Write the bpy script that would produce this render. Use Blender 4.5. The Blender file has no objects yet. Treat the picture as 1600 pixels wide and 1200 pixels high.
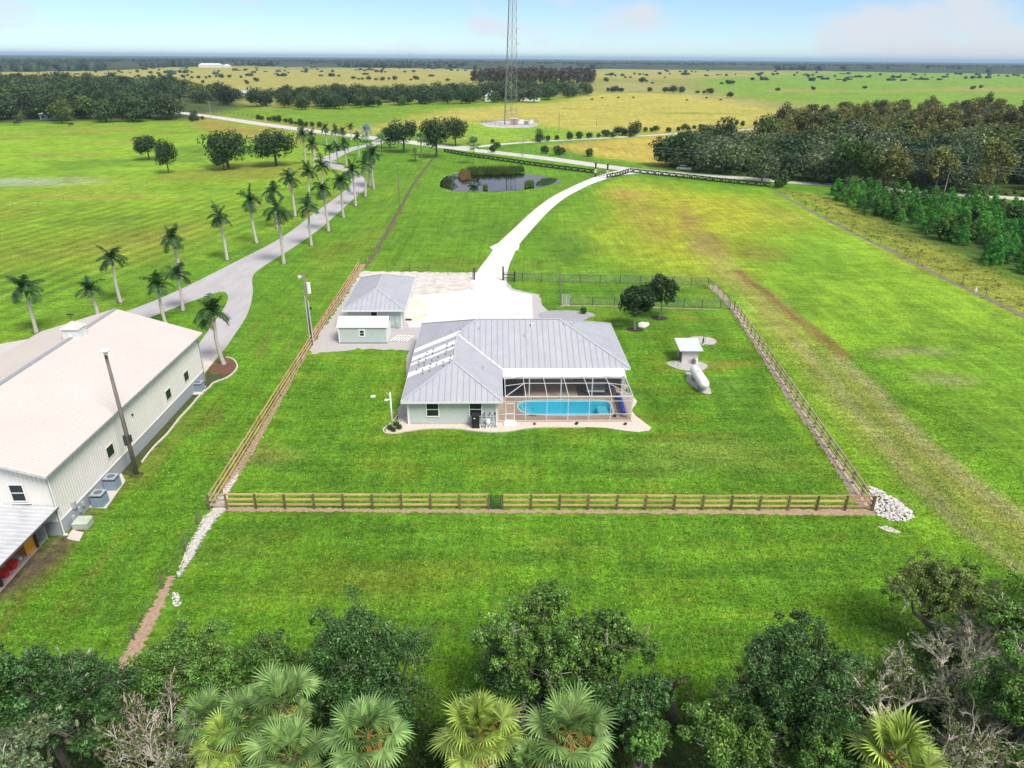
import bpy, math, random
import numpy as np
from mathutils import Matrix, Vector

scene = bpy.context.scene
COL = scene.collection
R = math.radians
random.seed(7)
rng = np.random.default_rng(7)

# ------------------------------------------------------------------ camera
FPX = 1110.0                       # focal length in pixels of a 1600 px wide frame
PITCH = math.atan(509 / FPX)
ROLL = 0.0081
CAM_H = 33.0
cam_data = bpy.data.cameras.new("camera")
cam = bpy.data.objects.new("camera", cam_data)
COL.objects.link(cam)
cam_data.sensor_width = 36.0
cam_data.lens = FPX / 1600 * 36.0
cam_data.clip_start = 0.5
cam_data.clip_end = 60000
HAZE = 0.75e-4                      # density of the air volume
cam.matrix_world = (Matrix.Translation((0, 0, CAM_H)) @ Matrix.Rotation(math.pi / 2 - PITCH, 4, 'X')
                    @ Matrix.Rotation(ROLL, 4, 'Z'))
scene.camera = cam
scene.render.resolution_x = 1024
scene.render.resolution_y = 768

# ------------------------------------------------------------------ light
SUN_EL, SUN_AZ = 54.0, 140.0       # degrees; azimuth clockwise from +Y (the view direction)
world = bpy.data.worlds.new("World")
scene.world = world
world.use_nodes = True
nt = world.node_tree
nt.nodes.clear()
wo = nt.nodes.new('ShaderNodeOutputWorld')
bg = nt.nodes.new('ShaderNodeBackground')
sky = nt.nodes.new('ShaderNodeTexSky')
sky.sky_type = 'NISHITA'
sky.sun_disc = False
sky.sun_elevation = R(SUN_EL)
sky.sun_rotation = R(SUN_AZ)
sky.altitude = 0
sky.air_density = 0.75
sky.dust_density = 0.0
sky.ozone_density = 4.0
bg.inputs['Strength'].default_value = 0.125
tc = nt.nodes.new('ShaderNodeTexCoord')
mp = nt.nodes.new('ShaderNodeMapping')
mp.inputs['Scale'].default_value = (1.0, 1.0, 2.6)
nz = nt.nodes.new('ShaderNodeTexNoise')
nz.inputs['Scale'].default_value = 5.2
nz.inputs['Detail'].default_value = 7
nz.inputs['Roughness'].default_value = 0.55
nz.inputs['Distortion'].default_value = 0.15
rmp = nt.nodes.new('ShaderNodeMapRange')
rmp.interpolation_type = 'SMOOTHSTEP'
rmp.inputs['From Min'].default_value = 0.515
rmp.inputs['From Max'].default_value = 0.70
# a cumulus bank low to the right of the view: direction-based lobe added to the cloud noise
lobe = nt.nodes.new('ShaderNodeVectorMath'); lobe.operation = 'DISTANCE'
lobe.inputs[1].default_value = (math.sin(R(33)), math.cos(R(33)), 0.02)
sep0 = nt.nodes.new('ShaderNodeVectorMath'); sep0.operation = 'MULTIPLY'
sep0.inputs[1].default_value = (1, 1, 3.0)
lr = nt.nodes.new('ShaderNodeMapRange')
lr.inputs['From Min'].default_value = 0.05
lr.inputs['From Max'].default_value = 0.22
lr.inputs['To Min'].default_value = 0.20
lr.inputs['To Max'].default_value = 0.0
ad = nt.nodes.new('ShaderNodeMath'); ad.operation = 'ADD'
ad2 = nt.nodes.new('ShaderNodeMath'); ad2.operation = 'ADD'
mix = nt.nodes.new('ShaderNodeMix'); mix.data_type = 'RGBA'
sc = nt.nodes.new('ShaderNodeMath'); sc.operation = 'MULTIPLY'; sc.inputs[1].default_value = 0.8
wk = nt.links.new
wk(tc.outputs['Generated'], mp.inputs['Vector']); wk(mp.outputs['Vector'], nz.inputs['Vector'])
wk(tc.outputs['Generated'], sep0.inputs[0]); wk(sep0.outputs[0], lobe.inputs[0])
wk(lobe.outputs['Value'], lr.inputs['Value'])
wk(nz.outputs['Fac'], ad.inputs[0]); wk(lr.outputs['Result'], ad.inputs[1])
wk(ad.outputs[0], ad2.inputs[0]); wk(ad2.outputs[0], rmp.inputs['Value']); wk(rmp.outputs['Result'], sc.inputs[0])
wk(sc.outputs[0], mix.inputs['Factor'])
hsv = nt.nodes.new('ShaderNodeHueSaturation'); hsv.inputs['Saturation'].default_value = 0.95; hsv.inputs['Value'].default_value = 0.95
tint = nt.nodes.new('ShaderNodeMix'); tint.data_type = 'RGBA'; tint.blend_type = 'MULTIPLY'; tint.inputs['Factor'].default_value = 1.0; tint.inputs['B'].default_value = (0.84, 0.93, 1.0, 1)
wk(sky.outputs['Color'], hsv.inputs['Color']); wk(hsv.outputs['Color'], tint.inputs['A']); wk(tint.outputs['Result'], mix.inputs['A'])
# broken cloud thickens with height above the horizon, as the soft light and the bright pond imply
sxyz = nt.nodes.new('ShaderNodeSeparateXYZ'); wk(tc.outputs['Generated'], sxyz.inputs[0])
hi = nt.nodes.new('ShaderNodeMapRange'); hi.interpolation_type = 'SMOOTHSTEP'; hi.inputs['From Min'].default_value = 0.055; hi.inputs['From Max'].default_value = 0.16; hi.inputs['To Max'].default_value = 0.18
wk(sxyz.outputs['Z'], hi.inputs['Value']); wk(hi.outputs['Result'], ad2.inputs[1])
mix.inputs['B'].default_value = (5.6, 5.5, 5.75, 1)
wk(mix.outputs['Result'], bg.inputs['Color']); wk(bg.outputs[0], wo.inputs[0])

sun_d = bpy.data.lights.new("sun", 'SUN')
sun_d.energy = 3.7
sun_d.angle = R(22)
sun_d.color = (1.0, 0.95, 0.85)
sun = bpy.data.objects.new("sun", sun_d)
COL.objects.link(sun)
_dir = Vector((math.sin(R(SUN_AZ)) * math.cos(R(SUN_EL)), math.cos(R(SUN_AZ)) * math.cos(R(SUN_EL)), math.sin(R(SUN_EL))))
sun.rotation_euler = _dir.to_track_quat('Z', 'Y').to_euler()
sun.location = (60, -60, 120)

scene.view_settings.view_transform = 'Standard'
scene.view_settings.look = 'None'
scene.view_settings.exposure = 0.24
scene.view_settings.gamma = 1.0
scene.view_settings.use_curve_mapping = False
scene.render.engine = 'CYCLES'

# ------------------------------------------------------------------ photo survey: pixel of the photograph -> point of the place
_cp, _sp = math.cos(PITCH), math.sin(PITCH)
_r0 = np.array([1, 0, 0.]); _u0 = np.array([0, _sp, _cp]); _f = np.array([0, _cp, -_sp])
_r = _r0 * math.cos(ROLL) + _u0 * math.sin(ROLL)
_u = _u0 * math.cos(ROLL) - _r0 * math.sin(ROLL)
def P(x, y, h=0.0):
    """point at height h seen at survey pixel x, y"""
    d = _f * FPX + _r * (x - 800) + _u * (600 - y)
    t = (h - CAM_H) / d[2]
    return np.array([0, 0, CAM_H]) + d * t
def P2(x, y, h=0.0): return tuple(P(x, y, h)[:2])
def Q(p):
    d = np.array(p, float) - np.array([0, 0, CAM_H]); z = d @ _f
    return (800 + FPX * (d @ _r) / z, 600 - FPX * (d @ _u) / z)
def height_of(bx, by, ty):
    b = P(bx, by); lo, hi = 0, 200
    for _ in range(40):
        m = (lo + hi) / 2
        if Q(b + np.array([0, 0, m]))[1] > ty: lo = m
        else: hi = m
    return b, lo

# ------------------------------------------------------------------ materials
MATS = {}
def mat(name, col, rough=0.7, metal=0.0, var=0.15, vscale=3.0, bump=0.0, bscale=20.0, spec=0.5, col2=None, stretch=None, attr=None, transl=0.0, inst=0.0, detail=4):
    if name in MATS: return MATS[name]
    m = bpy.data.materials.new(name); m.use_nodes = True
    n = m.node_tree.nodes; l = m.node_tree.links
    n.clear()
    out = n.new('ShaderNodeOutputMaterial'); b = n.new('ShaderNodeBsdfPrincipled')
    b.inputs['Roughness'].default_value = rough; b.inputs['Metallic'].default_value = metal
    b.inputs['Specular IOR Level'].default_value = spec
    tcn = n.new('ShaderNodeTexCoord')
    vec = tcn.outputs['Object']
    if stretch:
        mpn = n.new('ShaderNodeMapping'); mpn.inputs['Scale'].default_value = stretch
        l.new(vec, mpn.inputs['Vector']); vec = mpn.outputs['Vector']
    noi = n.new('ShaderNodeTexNoise'); noi.inputs['Scale'].default_value = vscale; noi.inputs['Detail'].default_value = detail
    noi.inputs['Roughness'].default_value = 0.6
    l.new(vec, noi.inputs['Vector'])
    mr = n.new('ShaderNodeMapRange'); mr.inputs['From Min'].default_value = 0.3; mr.inputs['From Max'].default_value = 0.7
    l.new(noi.outputs['Fac'], mr.inputs['Value'])
    mx = n.new('ShaderNodeMix'); mx.data_type = 'RGBA'
    c1 = [c * (1 - var) for c in col]; c2 = col2 if col2 else [min(1, c * (1 + var)) for c in col]
    mx.inputs['A'].default_value = (*c1, 1); mx.inputs['B'].default_value = (*c2, 1)
    l.new(mr.outputs['Result'], mx.inputs['Factor'])
    cout = mx.outputs['Result']
    if attr:
        at = n.new('ShaderNodeAttribute'); at.attribute_name = attr
        mm = n.new('ShaderNodeMix'); mm.data_type = 'RGBA'; mm.blend_type = 'MULTIPLY'; mm.inputs['Factor'].default_value = 1
        l.new(cout, mm.inputs['A']); l.new(at.outputs['Color'], mm.inputs['B']); cout = mm.outputs['Result']
    if inst:
        oi = n.new('ShaderNodeObjectInfo')
        hs = n.new('ShaderNodeHueSaturation')
        m1 = n.new('ShaderNodeMapRange'); m1.inputs['To Min'].default_value = 1 - inst; m1.inputs['To Max'].default_value = 1 + inst
        l.new(oi.outputs['Random'], m1.inputs['Value']); l.new(m1.outputs['Result'], hs.inputs['Value'])
        m2 = n.new('ShaderNodeMath'); m2.operation = 'MULTIPLY'; m2.inputs[1].default_value = 7.31
        m3 = n.new('ShaderNodeMath'); m3.operation = 'FRACT'
        m4 = n.new('ShaderNodeMapRange'); m4.inputs['To Min'].default_value = 0.5 - inst * 0.05; m4.inputs['To Max'].default_value = 0.5 + inst * 0.07
        l.new(oi.outputs['Random'], m2.inputs[0]); l.new(m2.outputs[0], m3.inputs[0]); l.new(m3.outputs[0], m4.inputs['Value'])
        l.new(m4.outputs['Result'], hs.inputs['Hue'])
        l.new(cout, hs.inputs['Color']); cout = hs.outputs['Color']
    l.new(cout, b.inputs['Base Color'])
    if bump:
        bn = n.new('ShaderNodeTexNoise'); bn.inputs['Scale'].default_value = bscale; bn.inputs['Detail'].default_value = 3
        l.new(vec, bn.inputs['Vector'])
        bp = n.new('ShaderNodeBump'); bp.inputs['Strength'].default_value = bump; bp.inputs['Distance'].default_value = 0.05
        l.new(bn.outputs['Fac'], bp.inputs['Height']); l.new(bp.outputs['Normal'], b.inputs['Normal'])
    if transl:
        tr = n.new('ShaderNodeBsdfTranslucent'); l.new(cout, tr.inputs['Color'])
        ms = n.new('ShaderNodeMixShader'); ms.inputs[0].default_value = transl
        l.new(b.outputs[0], ms.inputs[1]); l.new(tr.outputs[0], ms.inputs[2]); l.new(ms.outputs[0], out.inputs[0])
    else:
        l.new(b.outputs[0], out.inputs[0])
    MATS[name] = m
    return m

def see_through(name, col, opacity, rough=0.5):
    if name in MATS: return MATS[name]
    m = bpy.data.materials.new(name); m.use_nodes = True
    n = m.node_tree.nodes; l = m.node_tree.links; n.clear()
    out = n.new('ShaderNodeOutputMaterial'); b = n.new('ShaderNodeBsdfPrincipled'); t = n.new('ShaderNodeBsdfTransparent')
    b.inputs['Base Color'].default_value = (*col, 1); b.inputs['Roughness'].default_value = rough
    ms = n.new('ShaderNodeMixShader'); ms.inputs[0].default_value = opacity
    l.new(t.outputs[0], ms.inputs[1]); l.new(b.outputs[0], ms.inputs[2]); l.new(ms.outputs[0], out.inputs[0])
    MATS[name] = m
    return m

def water_mat(name, tint, rough=0.02, bumpd=0.02, bscale=2.0, ior=1.33):
    m = bpy.data.materials.new(name); m.use_nodes = True
    n = m.node_tree.nodes; l = m.node_tree.links; n.clear()
    out = n.new('ShaderNodeOutputMaterial'); t = n.new('ShaderNodeBsdfTransparent'); g = n.new('ShaderNodeBsdfGlossy')
    t.inputs['Color'].default_value = (*tint, 1); g.inputs['Roughness'].default_value = rough
    fr = n.new('ShaderNodeFresnel'); fr.inputs['IOR'].default_value = ior
    bn = n.new('ShaderNodeTexNoise'); bn.inputs['Scale'].default_value = bscale
    tcn = n.new('ShaderNodeTexCoord'); l.new(tcn.outputs['Object'], bn.inputs['Vector'])
    bp = n.new('ShaderNodeBump'); bp.inputs['Strength'].default_value = 0.3; bp.inputs['Distance'].default_value = bumpd
    l.new(bn.outputs['Fac'], bp.inputs['Height']); l.new(bp.outputs['Normal'], g.inputs['Normal']); l.new(bp.outputs['Normal'], fr.inputs['Normal'])
    ms = n.new('ShaderNodeMixShader'); l.new(fr.outputs[0], ms.inputs[0]); l.new(t.outputs[0], ms.inputs[1]); l.new(g.outputs[0], ms.inputs[2])
    l.new(ms.outputs[0], out.inputs[0])
    MATS[name] = m
    return m

# ------------------------------------------------------------------ mesh building
class MB:
    """collects boxes, beams, tubes and polygons into one mesh"""
    def __init__(s): s.v = []; s.f = []; s.m = []
    def add(s, vs, fs, mi=0):
        o = len(s.v); s.v += [tuple(map(float, p)) for p in vs]
        s.f += [tuple(i + o for i in f) for f in fs]; s.m += [mi] * len(fs); return s
    def box(s, a, b, mi=0):
        x0, y0, z0 = a; x1, y1, z1 = b
        return s.add([(x0, y0, z0), (x1, y0, z0), (x1, y1, z0), (x0, y1, z0), (x0, y0, z1), (x1, y0, z1), (x1, y1, z1), (x0, y1, z1)],
                     [(0, 3, 2, 1), (4, 5, 6, 7), (0, 1, 5, 4), (1, 2, 6, 5), (2, 3, 7, 6), (3, 0, 4, 7)], mi)
    def beam(s, a, b, w, h, mi=0, up=(0, 0, 1)):
        a = Vector(a); b = Vector(b); d = (b - a).normalized(); upv = Vector(up)
        if abs(d.dot(upv)) > 0.98: upv = Vector((0, 1, 0))
        x = d.cross(upv).normalized() * (w / 2); y = x.cross(d).normalized() * (h / 2)
        vs = [a - x - y, a + x - y, a + x + y, a - x + y, b - x - y, b + x - y, b + x + y, b - x + y]
        return s.add(vs, [(0, 1, 2, 3), (7, 6, 5, 4), (0, 4, 5, 1), (1, 5, 6, 2), (2, 6, 7, 3), (3, 7, 4, 0)], mi)
    def tube(s, pts, rad, n=8, mi=0, caps=True):
        pts = [Vector(p) for p in pts]
        if not hasattr(rad, '__len__'): rad = [rad] * len(pts)
        vs = []; fs = []
        for i, p in enumerate(pts):
            d = (pts[min(i + 1, len(pts) - 1)] - pts[max(i - 1, 0)])
            d = d.normalized() if d.length > 1e-9 else Vector((0, 0, 1))
            x = d.cross(Vector((0.13, 0.07, 1))); 
            if x.length < 0.05: x = d.cross(Vector((1, 0, 0)))
            x.normalize(); y = d.cross(x)
            for k in range(n):
                a = 2 * math.pi * k / n
                vs.append(p + (x * math.cos(a) + y * math.sin(a)) * rad[i])
        for i in range(len(pts) - 1):
            for k in range(n):
                k2 = (k + 1) % n
                fs.append((i * n + k, i * n + k2, (i + 1) * n + k2, (i + 1) * n + k))
        if caps:
            fs.append(tuple(range(n))[::-1]); fs.append(tuple((len(pts) - 1) * n + k for k in range(n)))
        return s.add(vs, fs, mi)
    def cyl(s, c, r, z0, z1, n=16, mi=0, r2=None):
        return s.tube([(c[0], c[1], z0), (c[0], c[1], z1)], [r, r if r2 is None else r2], n, mi)
    def prism(s, poly, z0, z1, mi=0):
        n = len(poly)
        area = sum(poly[i][0] * poly[(i + 1) % n][1] - poly[(i + 1) % n][0] * poly[i][1] for i in range(n))
        if area < 0: poly = poly[::-1]
        vs = [(p[0], p[1], z0) for p in poly] + [(p[0], p[1], z1) for p in poly]
        fs = [tuple(range(n))[::-1], tuple(range(n, 2 * n))] + [(i, (i + 1) % n, n + (i + 1) % n, n + i) for i in range(n)]
        return s.add(vs, fs, mi)
    def ell(s, c, rx, ry, rz, n=10, m=6, mi=0):
        vs = [(c[0], c[1], c[2] - rz)]; fs = []
        for j in range(1, m):
            ph = -math.pi / 2 + math.pi * j / m
            for k in range(n):
                a = 2 * math.pi * k / n
                vs.append((c[0] + rx * math.cos(ph) * math.cos(a), c[1] + ry * math.cos(ph) * math.sin(a), c[2] + rz * math.sin(ph)))
        vs.append((c[0], c[1], c[2] + rz)); last = len(vs) - 1
        for k in range(n):
            k2 = (k + 1) % n
            fs.append((0, 1 + k2, 1 + k))
            for j in range(m - 2):
                a = 1 + j * n; fs.append((a + k, a + k2, a + n + k2, a + n + k))
            a = 1 + (m - 2) * n; fs.append((a + k, a + k2, last))
        return s.add(vs, fs, mi)
    def mesh(s, name, mats, smooth=False):
        me = bpy.data.meshes.new(name); me.from_pydata(s.v, [], s.f)
        for m in (mats if isinstance(mats, (list, tuple)) else [mats]): me.materials.append(m)
        if any(s.m): me.polygons.foreach_set('material_index', s.m)
        if smooth: me.polygons.foreach_set('use_smooth', [True] * len(me.polygons))
        me.update(); return me
    def build(s, name, mats, parent=None, smooth=False, loc=None, **kw):
        return link(name, s.mesh(name, mats, smooth), parent, loc, **kw)

def link(name, me, parent=None, loc=None, rz=0, label=None, cat=None, group=None, kind=None, scale=None):
    o = bpy.data.objects.new(name, me); COL.objects.link(o)
    if parent is not None: o.parent = parent
    if loc is not None: o.location = loc
    if rz: o.rotation_euler = (0, 0, rz)
    if scale is not None: o.scale = scale if hasattr(scale, '__len__') else (scale,) * 3
    if label: o['label'] = label
    if cat: o['category'] = cat
    if group: o['group'] = group
    if kind: o['kind'] = kind
    return o
def thing(name, label, cat, loc=(0, 0, 0), rz=0, group=None, kind=None):
    return link(name, None, None, loc, rz, label, cat, group, kind)

def arrays_mesh(name, V, F, mats, col=None, mi=None, smooth=False):
    """fast mesh from numpy arrays; F is (n,3) or (n,4); col = per-face colour"""
    me = bpy.data.meshes.new(name)
    V = np.asarray(V, np.float32); F = np.asarray(F, np.int32); k = F.shape[1]
    me.vertices.add(len(V)); me.vertices.foreach_set('co', V.ravel())
    me.loops.add(F.size); me.loops.foreach_set('vertex_index', F.ravel())
    me.polygons.add(len(F)); me.polygons.foreach_set('loop_start', np.arange(0, F.size, k, dtype=np.int32))
    me.polygons.foreach_set('loop_total', np.full(len(F), k, np.int32))
    for m in (mats if isinstance(mats, (list, tuple)) else [mats]): me.materials.append(m)
    if mi is not None: me.polygons.foreach_set('material_index', np.asarray(mi, np.int32))
    if smooth: me.polygons.foreach_set('use_smooth', np.ones(len(F), bool))
    me.update(calc_edges=True)
    if col is not None:
        a = me.color_attributes.new('tone', 'FLOAT_COLOR', 'CORNER')
        c = np.repeat(np.concatenate([col, np.ones((len(col), 1))], 1), k, axis=0).astype(np.float32)
        a.data.foreach_set('color', c.ravel())
    return me

def ordinal(i):
    w = ['first', 'second', 'third', 'fourth', 'fifth', 'sixth', 'seventh', 'eighth', 'ninth', 'tenth', 'eleventh', 'twelfth',
         'thirteenth', 'fourteenth', 'fifteenth', 'sixteenth', 'seventeenth', 'eighteenth', 'nineteenth', 'twentieth']
    return w[i] if i < len(w) else str(i + 1) + 'th'

# ------------------------------------------------------------------ numpy value noise and polygon tools
def _h(ix, iy, seed):
    n = (ix * 374761393 + iy * 668265263 + seed * 1442695041) & 0xffffffff
    n = ((n ^ (n >> 13)) * 1274126177) & 0xffffffff
    return ((n ^ (n >> 16)) & 0xffff) / 65535.0
def vnoise(x, y, seed=0):
    ix = np.floor(x).astype(np.int64); iy = np.floor(y).astype(np.int64)
    fx = x - ix; fy = y - iy; fx = fx * fx * (3 - 2 * fx); fy = fy * fy * (3 - 2 * fy)
    a = _h(ix, iy, seed); b = _h(ix + 1, iy, seed); c = _h(ix, iy + 1, seed); d = _h(ix + 1, iy + 1, seed)
    return (a * (1 - fx) + b * fx) * (1 - fy) + (c * (1 - fx) + d * fx) * fy
def fbm(x, y, seed=0, octs=4):
    s = 0; a = 0.5; t = 0
    for i in range(octs):
        s = s + a * vnoise(x * 2 ** i + 17 * i, y * 2 ** i - 9 * i, seed + i); t += a; a *= 0.55
    return s / t
def inside(poly, X, Y):
    r = np.zeros(X.shape, bool); n = len(poly)
    for i in range(n):
        x0, y0 = poly[i]; x1, y1 = poly[(i + 1) % n]
        if y0 == y1: continue
        c = ((y0 > Y) != (y1 > Y)) & (X < (x1 - x0) * (Y - y0) / (y1 - y0) + x0)
        r ^= c
    return r
def dist_line(pts, X, Y):
    d = np.full(X.shape, 1e9)
    for (x0, y0), (x1, y1) in zip(pts[:-1], pts[1:]):
        dx, dy = x1 - x0, y1 - y0; L2 = dx * dx + dy * dy + 1e-9
        t = np.clip(((X - x0) * dx + (Y - y0) * dy) / L2, 0, 1)
        d = np.minimum(d, np.hypot(X - x0 - t * dx, Y - y0 - t * dy))
    return d
def dist_poly(poly, X, Y):
    d = dist_line(list(poly) + [poly[0]], X, Y)
    return np.where(inside(poly, X, Y), -d, d)
def PX(pts): return [P2(*p) for p in pts]
def smooth_line(pts, sub=6):
    pts = [np.array(p, float) for p in pts]; out = []
    for i in range(len(pts) - 1):
        p0 = pts[max(i - 1, 0)]; p1 = pts[i]; p2 = pts[i + 1]; p3 = pts[min(i + 2, len(pts) - 1)]
        for k in range(sub):
            t = k / sub
            out.append(0.5 * ((2 * p1) + (-p0 + p2) * t + (2 * p0 - 5 * p1 + 4 * p2 - p3) * t * t + (-p0 + 3 * p1 - 3 * p2 + p3) * t ** 3))
    out.append(pts[-1]); return [tuple(o) for o in out]
# ------------------------------------------------------------------ the ground, one sheet to the horizon
HO = np.array([-10.73, 61.6]); HYAW = R(1.6)
def HG(X, Y):
    c, s = math.cos(HYAW), math.sin(HYAW)
    return (HO[0] + X * c - Y * s, HO[1] + X * s + Y * c)

def ground_colour(X, Y):
    """grass types of the place as albedo; patches of lush, dry and bare growth"""
    wx = X + 3.0 * (fbm(X / 9, Y / 9, 3) - .5) * 2; wy = Y + 3.0 * (fbm(X / 9, Y / 9, 8) - .5) * 2
    D = np.hypot(X, Y)
    k = np.clip(D / 300, 1, 12)
    wx = wx + (fbm(X / 60, Y / 60, 13) - .5) * 14 * k; wy = wy + (fbm(X / 60, Y / 60, 14) - .5) * 14 * k
    lush = np.array([.104, .238, .015]); deep = np.array([.054, .132, .012]); lime = np.array([.195, .33, .022])
    straw = np.array([.36, .33, .085]); olive = np.array([.21, .235, .05]); ochre = np.array([.31, .23, .055]); tan = np.array([.34, .29, .15]); rust = np.array([.22, .12, .05])
    c = np.broadcast_to(lush, X.shape + (3,)).copy()
    def lay(col, a):
        nonlocal c
        a = np.clip(a, 0, 1)[..., None]; c = c * (1 - a) + np.asarray(col) * a
    def region(pts, col, soft=1.0, amt=1.0, warp=True, px=True):
        poly = PX(pts) if px else pts
        d = dist_poly(poly, wx if warp else X, wy if warp else Y)
        lay(col, amt * (0.5 - d / (2 * soft)))
    def line(pts, col, w, soft=1.0, amt=1.0):
        d = dist_line(PX(pts), X + (wx - X) * .35, Y + (wy - Y) * .35)
        lay(col, amt * (0.5 - (d - w) / (2 * soft)))
    def spot(px, py, rx, ry, col, amt=1.0):
        x0, y0 = P2(px, py)
        d = np.hypot((wx - x0) / rx, (wy - y0) / ry); lay(col, amt * np.clip(1.25 - d, 0, 1))
    # far country: straw and olive ranges
    far = np.clip((Y - 330) / 60, 0, 1)
    m = fbm(X / 420, Y / 900, 21, 5)
    lay(straw * .93, far); lay(olive, far * np.clip((m - .45) * 7, 0, 1) * .7)
    lay(lush * 1.15, far * np.clip((fbm(X / 300, Y / 1500, 31) - .62) * 8, 0, 1) * .6)
    # left pasture and the paddocks around it
    region([(-900, 190), (300, 184), (420, 195), (520, 232), (575, 290), (470, 340), (330, 415), (200, 480), (-60, 590), (-900, 900)], lime * .98, 4)
    pm = fbm(X / 40, Y / 22, 41)
    region([(-900, 210), (330, 215), (380, 235), (200, 300), (-900, 330)], lime * 1.15, 12, .7)
    inleft = np.clip(.5 - dist_poly(PX([(-900, 190), (300, 184), (560, 300), (200, 480), (-900, 900)]), wx, wy) / 6, 0, 1)
    lay(ochre * .8, inleft * np.clip((pm - .6) * 4, 0, .45)); lay(deep * 1.35, inleft * np.clip((.45 - pm) * 5, 0, .6))
    region([(-200, 470), (-200, 400), (150, 345), (330, 330), (420, 330), (300, 380), (120, 430)], np.array([.15, .20, .02]), 7, .40)
    region([(-60, 545), (60, 520), (200, 462), (330, 398), (470, 325), (540, 285), (500, 275), (420, 315), (300, 372), (150, 440), (-60, 500)], lush * np.array([1.25, 1.12, 1.2]), 3, .85)
    region([(200, 372), (300, 350), (330, 372), (260, 405), (210, 415)], ochre * .8, 7, .45)
    spot(30, 285, 20, 10, np.array([.32, .38, .27]), .8); spot(75, 270, 26, 9, lush * .9, .5)
    spot(120, 310, 30, 5, ochre, .5); spot(420, 200, 26, 18, ochre, .7); spot(330, 190, 40, 10, ochre * .9, .35)
    region([(305, 182), (460, 215), (500, 230), (430, 222), (300, 196)], ochre * .95, 6, .8)
    # centre: green band then ochre hay field behind the road
    region([(310, 165), (400, 170), (900, 150), (930, 156), (830, 172), (700, 186), (600, 200), (480, 195), (330, 178)], lush * np.array([1.5, 1.15, 1.3]), 10)
    region([(700, 172), (850, 160), (940, 145), (1100, 145), (1260, 178), (1300, 188), (1130, 200), (960, 210), (760, 222), (560, 205), (620, 190)], np.array([.40, .36, .075]), 14, .9)
    region([(590, 203), (760, 190), (830, 192), (880, 198), (900, 214), (760, 224)], lime * 1.1, 10, .75)
    region([(790, 196), (870, 204), (1010, 206), (900, 214), (820, 216)], lush * 1.3, 8, .5)
    region([(860, 227), (1030, 211), (1060, 212), (1050, 262), (930, 246)], np.array([.42, .34, .065]), 5, .95)
    spot(1085, 177, 34, 12, lush, .7)
    region([(1080, 124), (1330, 112), (1700, 112), (1900, 200), (1420, 178), (1150, 150)], np.array([.17, .29, .03]), 22, .95)
    region([(1180, 139), (1370, 141), (1500, 136), (1700, 139), (1700, 143), (1200, 144)], straw * .8, 8, .55)
    region([(940, 128), (1050, 133), (1290, 178), (1260, 180), (1050, 143), (930, 143)], np.array([.30, .29, .10]), 12, .8)
    # big field to the right of the drive
    fieldR = [(800, 420), (850, 330), (985, 276), (1200, 296), (1600, 500), (1900, 800), (1900, 1000), (1500, 900), (1380, 790), (1110, 440), (790, 436)]
    region(fieldR, lush * np.array([1.35, 1.2, 1.2]), 3)
    inR = np.clip(.5 - dist_poly(PX(fieldR), wx, wy) / 3, 0, 1)
    pr = fbm(X / 14, Y / 26, 51); pr2 = fbm(X / 5, Y / 9, 57)
    lay(lime * 1.08, inR * np.clip((pr - .42) * 3.5, 0, .85)); lay(deep * 1.3, inR * np.clip((.45 - pr2) * 3, 0, .35))
    region([(935, 300), (990, 285), (1080, 300), (1190, 310), (1260, 350), (1180, 380), (1150, 425), (1090, 440), (990, 405), (930, 360)], np.array([.32, .34, .028]), 9, .78)
    region([(1180, 300), (1400, 330), (1500, 430), (1380, 450), (1250, 370)], lime * 1.15, 10, .55)
    spot(975, 305, 6, 13, ochre, .9); spot(1060, 345, 3.5, 18, ochre * .9, .9); spot(1010, 360, 5, 12, ochre, .6); spot(1180, 400, 5, 9, ochre * .8, .5); spot(1105, 385, 3, 12, rust * 1.3, .7); spot(985, 330, 5, 14, ochre, .5); spot(1215, 340, 6, 14, ochre, .35)
    spot(860, 380, 8, 22, deep * 1.25, .6); spot(900, 330, 6, 20, lush, .7)
    line([(1090, 370), (1130, 425), (1190, 470), (1250, 545), (1330, 620), (1400, 690), (1470, 750), (1600, 838), (1700, 900)], np.array([.30, .27, .075]), 2.0, 2.4, .85)
    line([(1150, 425), (1200, 462), (1260, 510), (1310, 556)], rust, .75, .9, .95)
    line([(1300, 560), (1360, 605), (1400, 650), (1450, 700), (1520, 755), (1640, 830)], tan, .5, 1.0, .85)
    line([(1240, 535), (1290, 585), (1350, 650), (1420, 735), (1500, 820), (1580, 880)], tan * .9, .45, .9, .7)
    line([(1260, 545), (1330, 622), (1400, 690), (1480, 765), (1600, 850)], deep * 1.9, .5, .7, .45)
    spot(1400, 550, 6, 1.6, tan * .9, .7); spot(1450, 590, 5, 2, tan * .8, .5); spot(1395, 780, 2, 1, tan, .6)
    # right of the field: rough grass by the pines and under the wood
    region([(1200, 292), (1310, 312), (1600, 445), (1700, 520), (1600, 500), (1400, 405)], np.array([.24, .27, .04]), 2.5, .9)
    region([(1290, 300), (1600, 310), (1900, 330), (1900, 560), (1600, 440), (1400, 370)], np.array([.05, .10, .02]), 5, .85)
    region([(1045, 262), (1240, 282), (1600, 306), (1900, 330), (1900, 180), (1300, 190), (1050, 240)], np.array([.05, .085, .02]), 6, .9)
    region([(20, 192), (300, 186), (380, 166), (380, 150), (-900, 140), (-900, 195)], np.array([.06, .09, .025]), 8, .85)
    # paddock by the pond and strip by the lane
    region([(640, 330), (690, 255), (760, 245), (930, 285), (800, 390), (780, 425), (580, 418)], lush * np.array([1.1, 1.05, 1.]), 3, .8)
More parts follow.
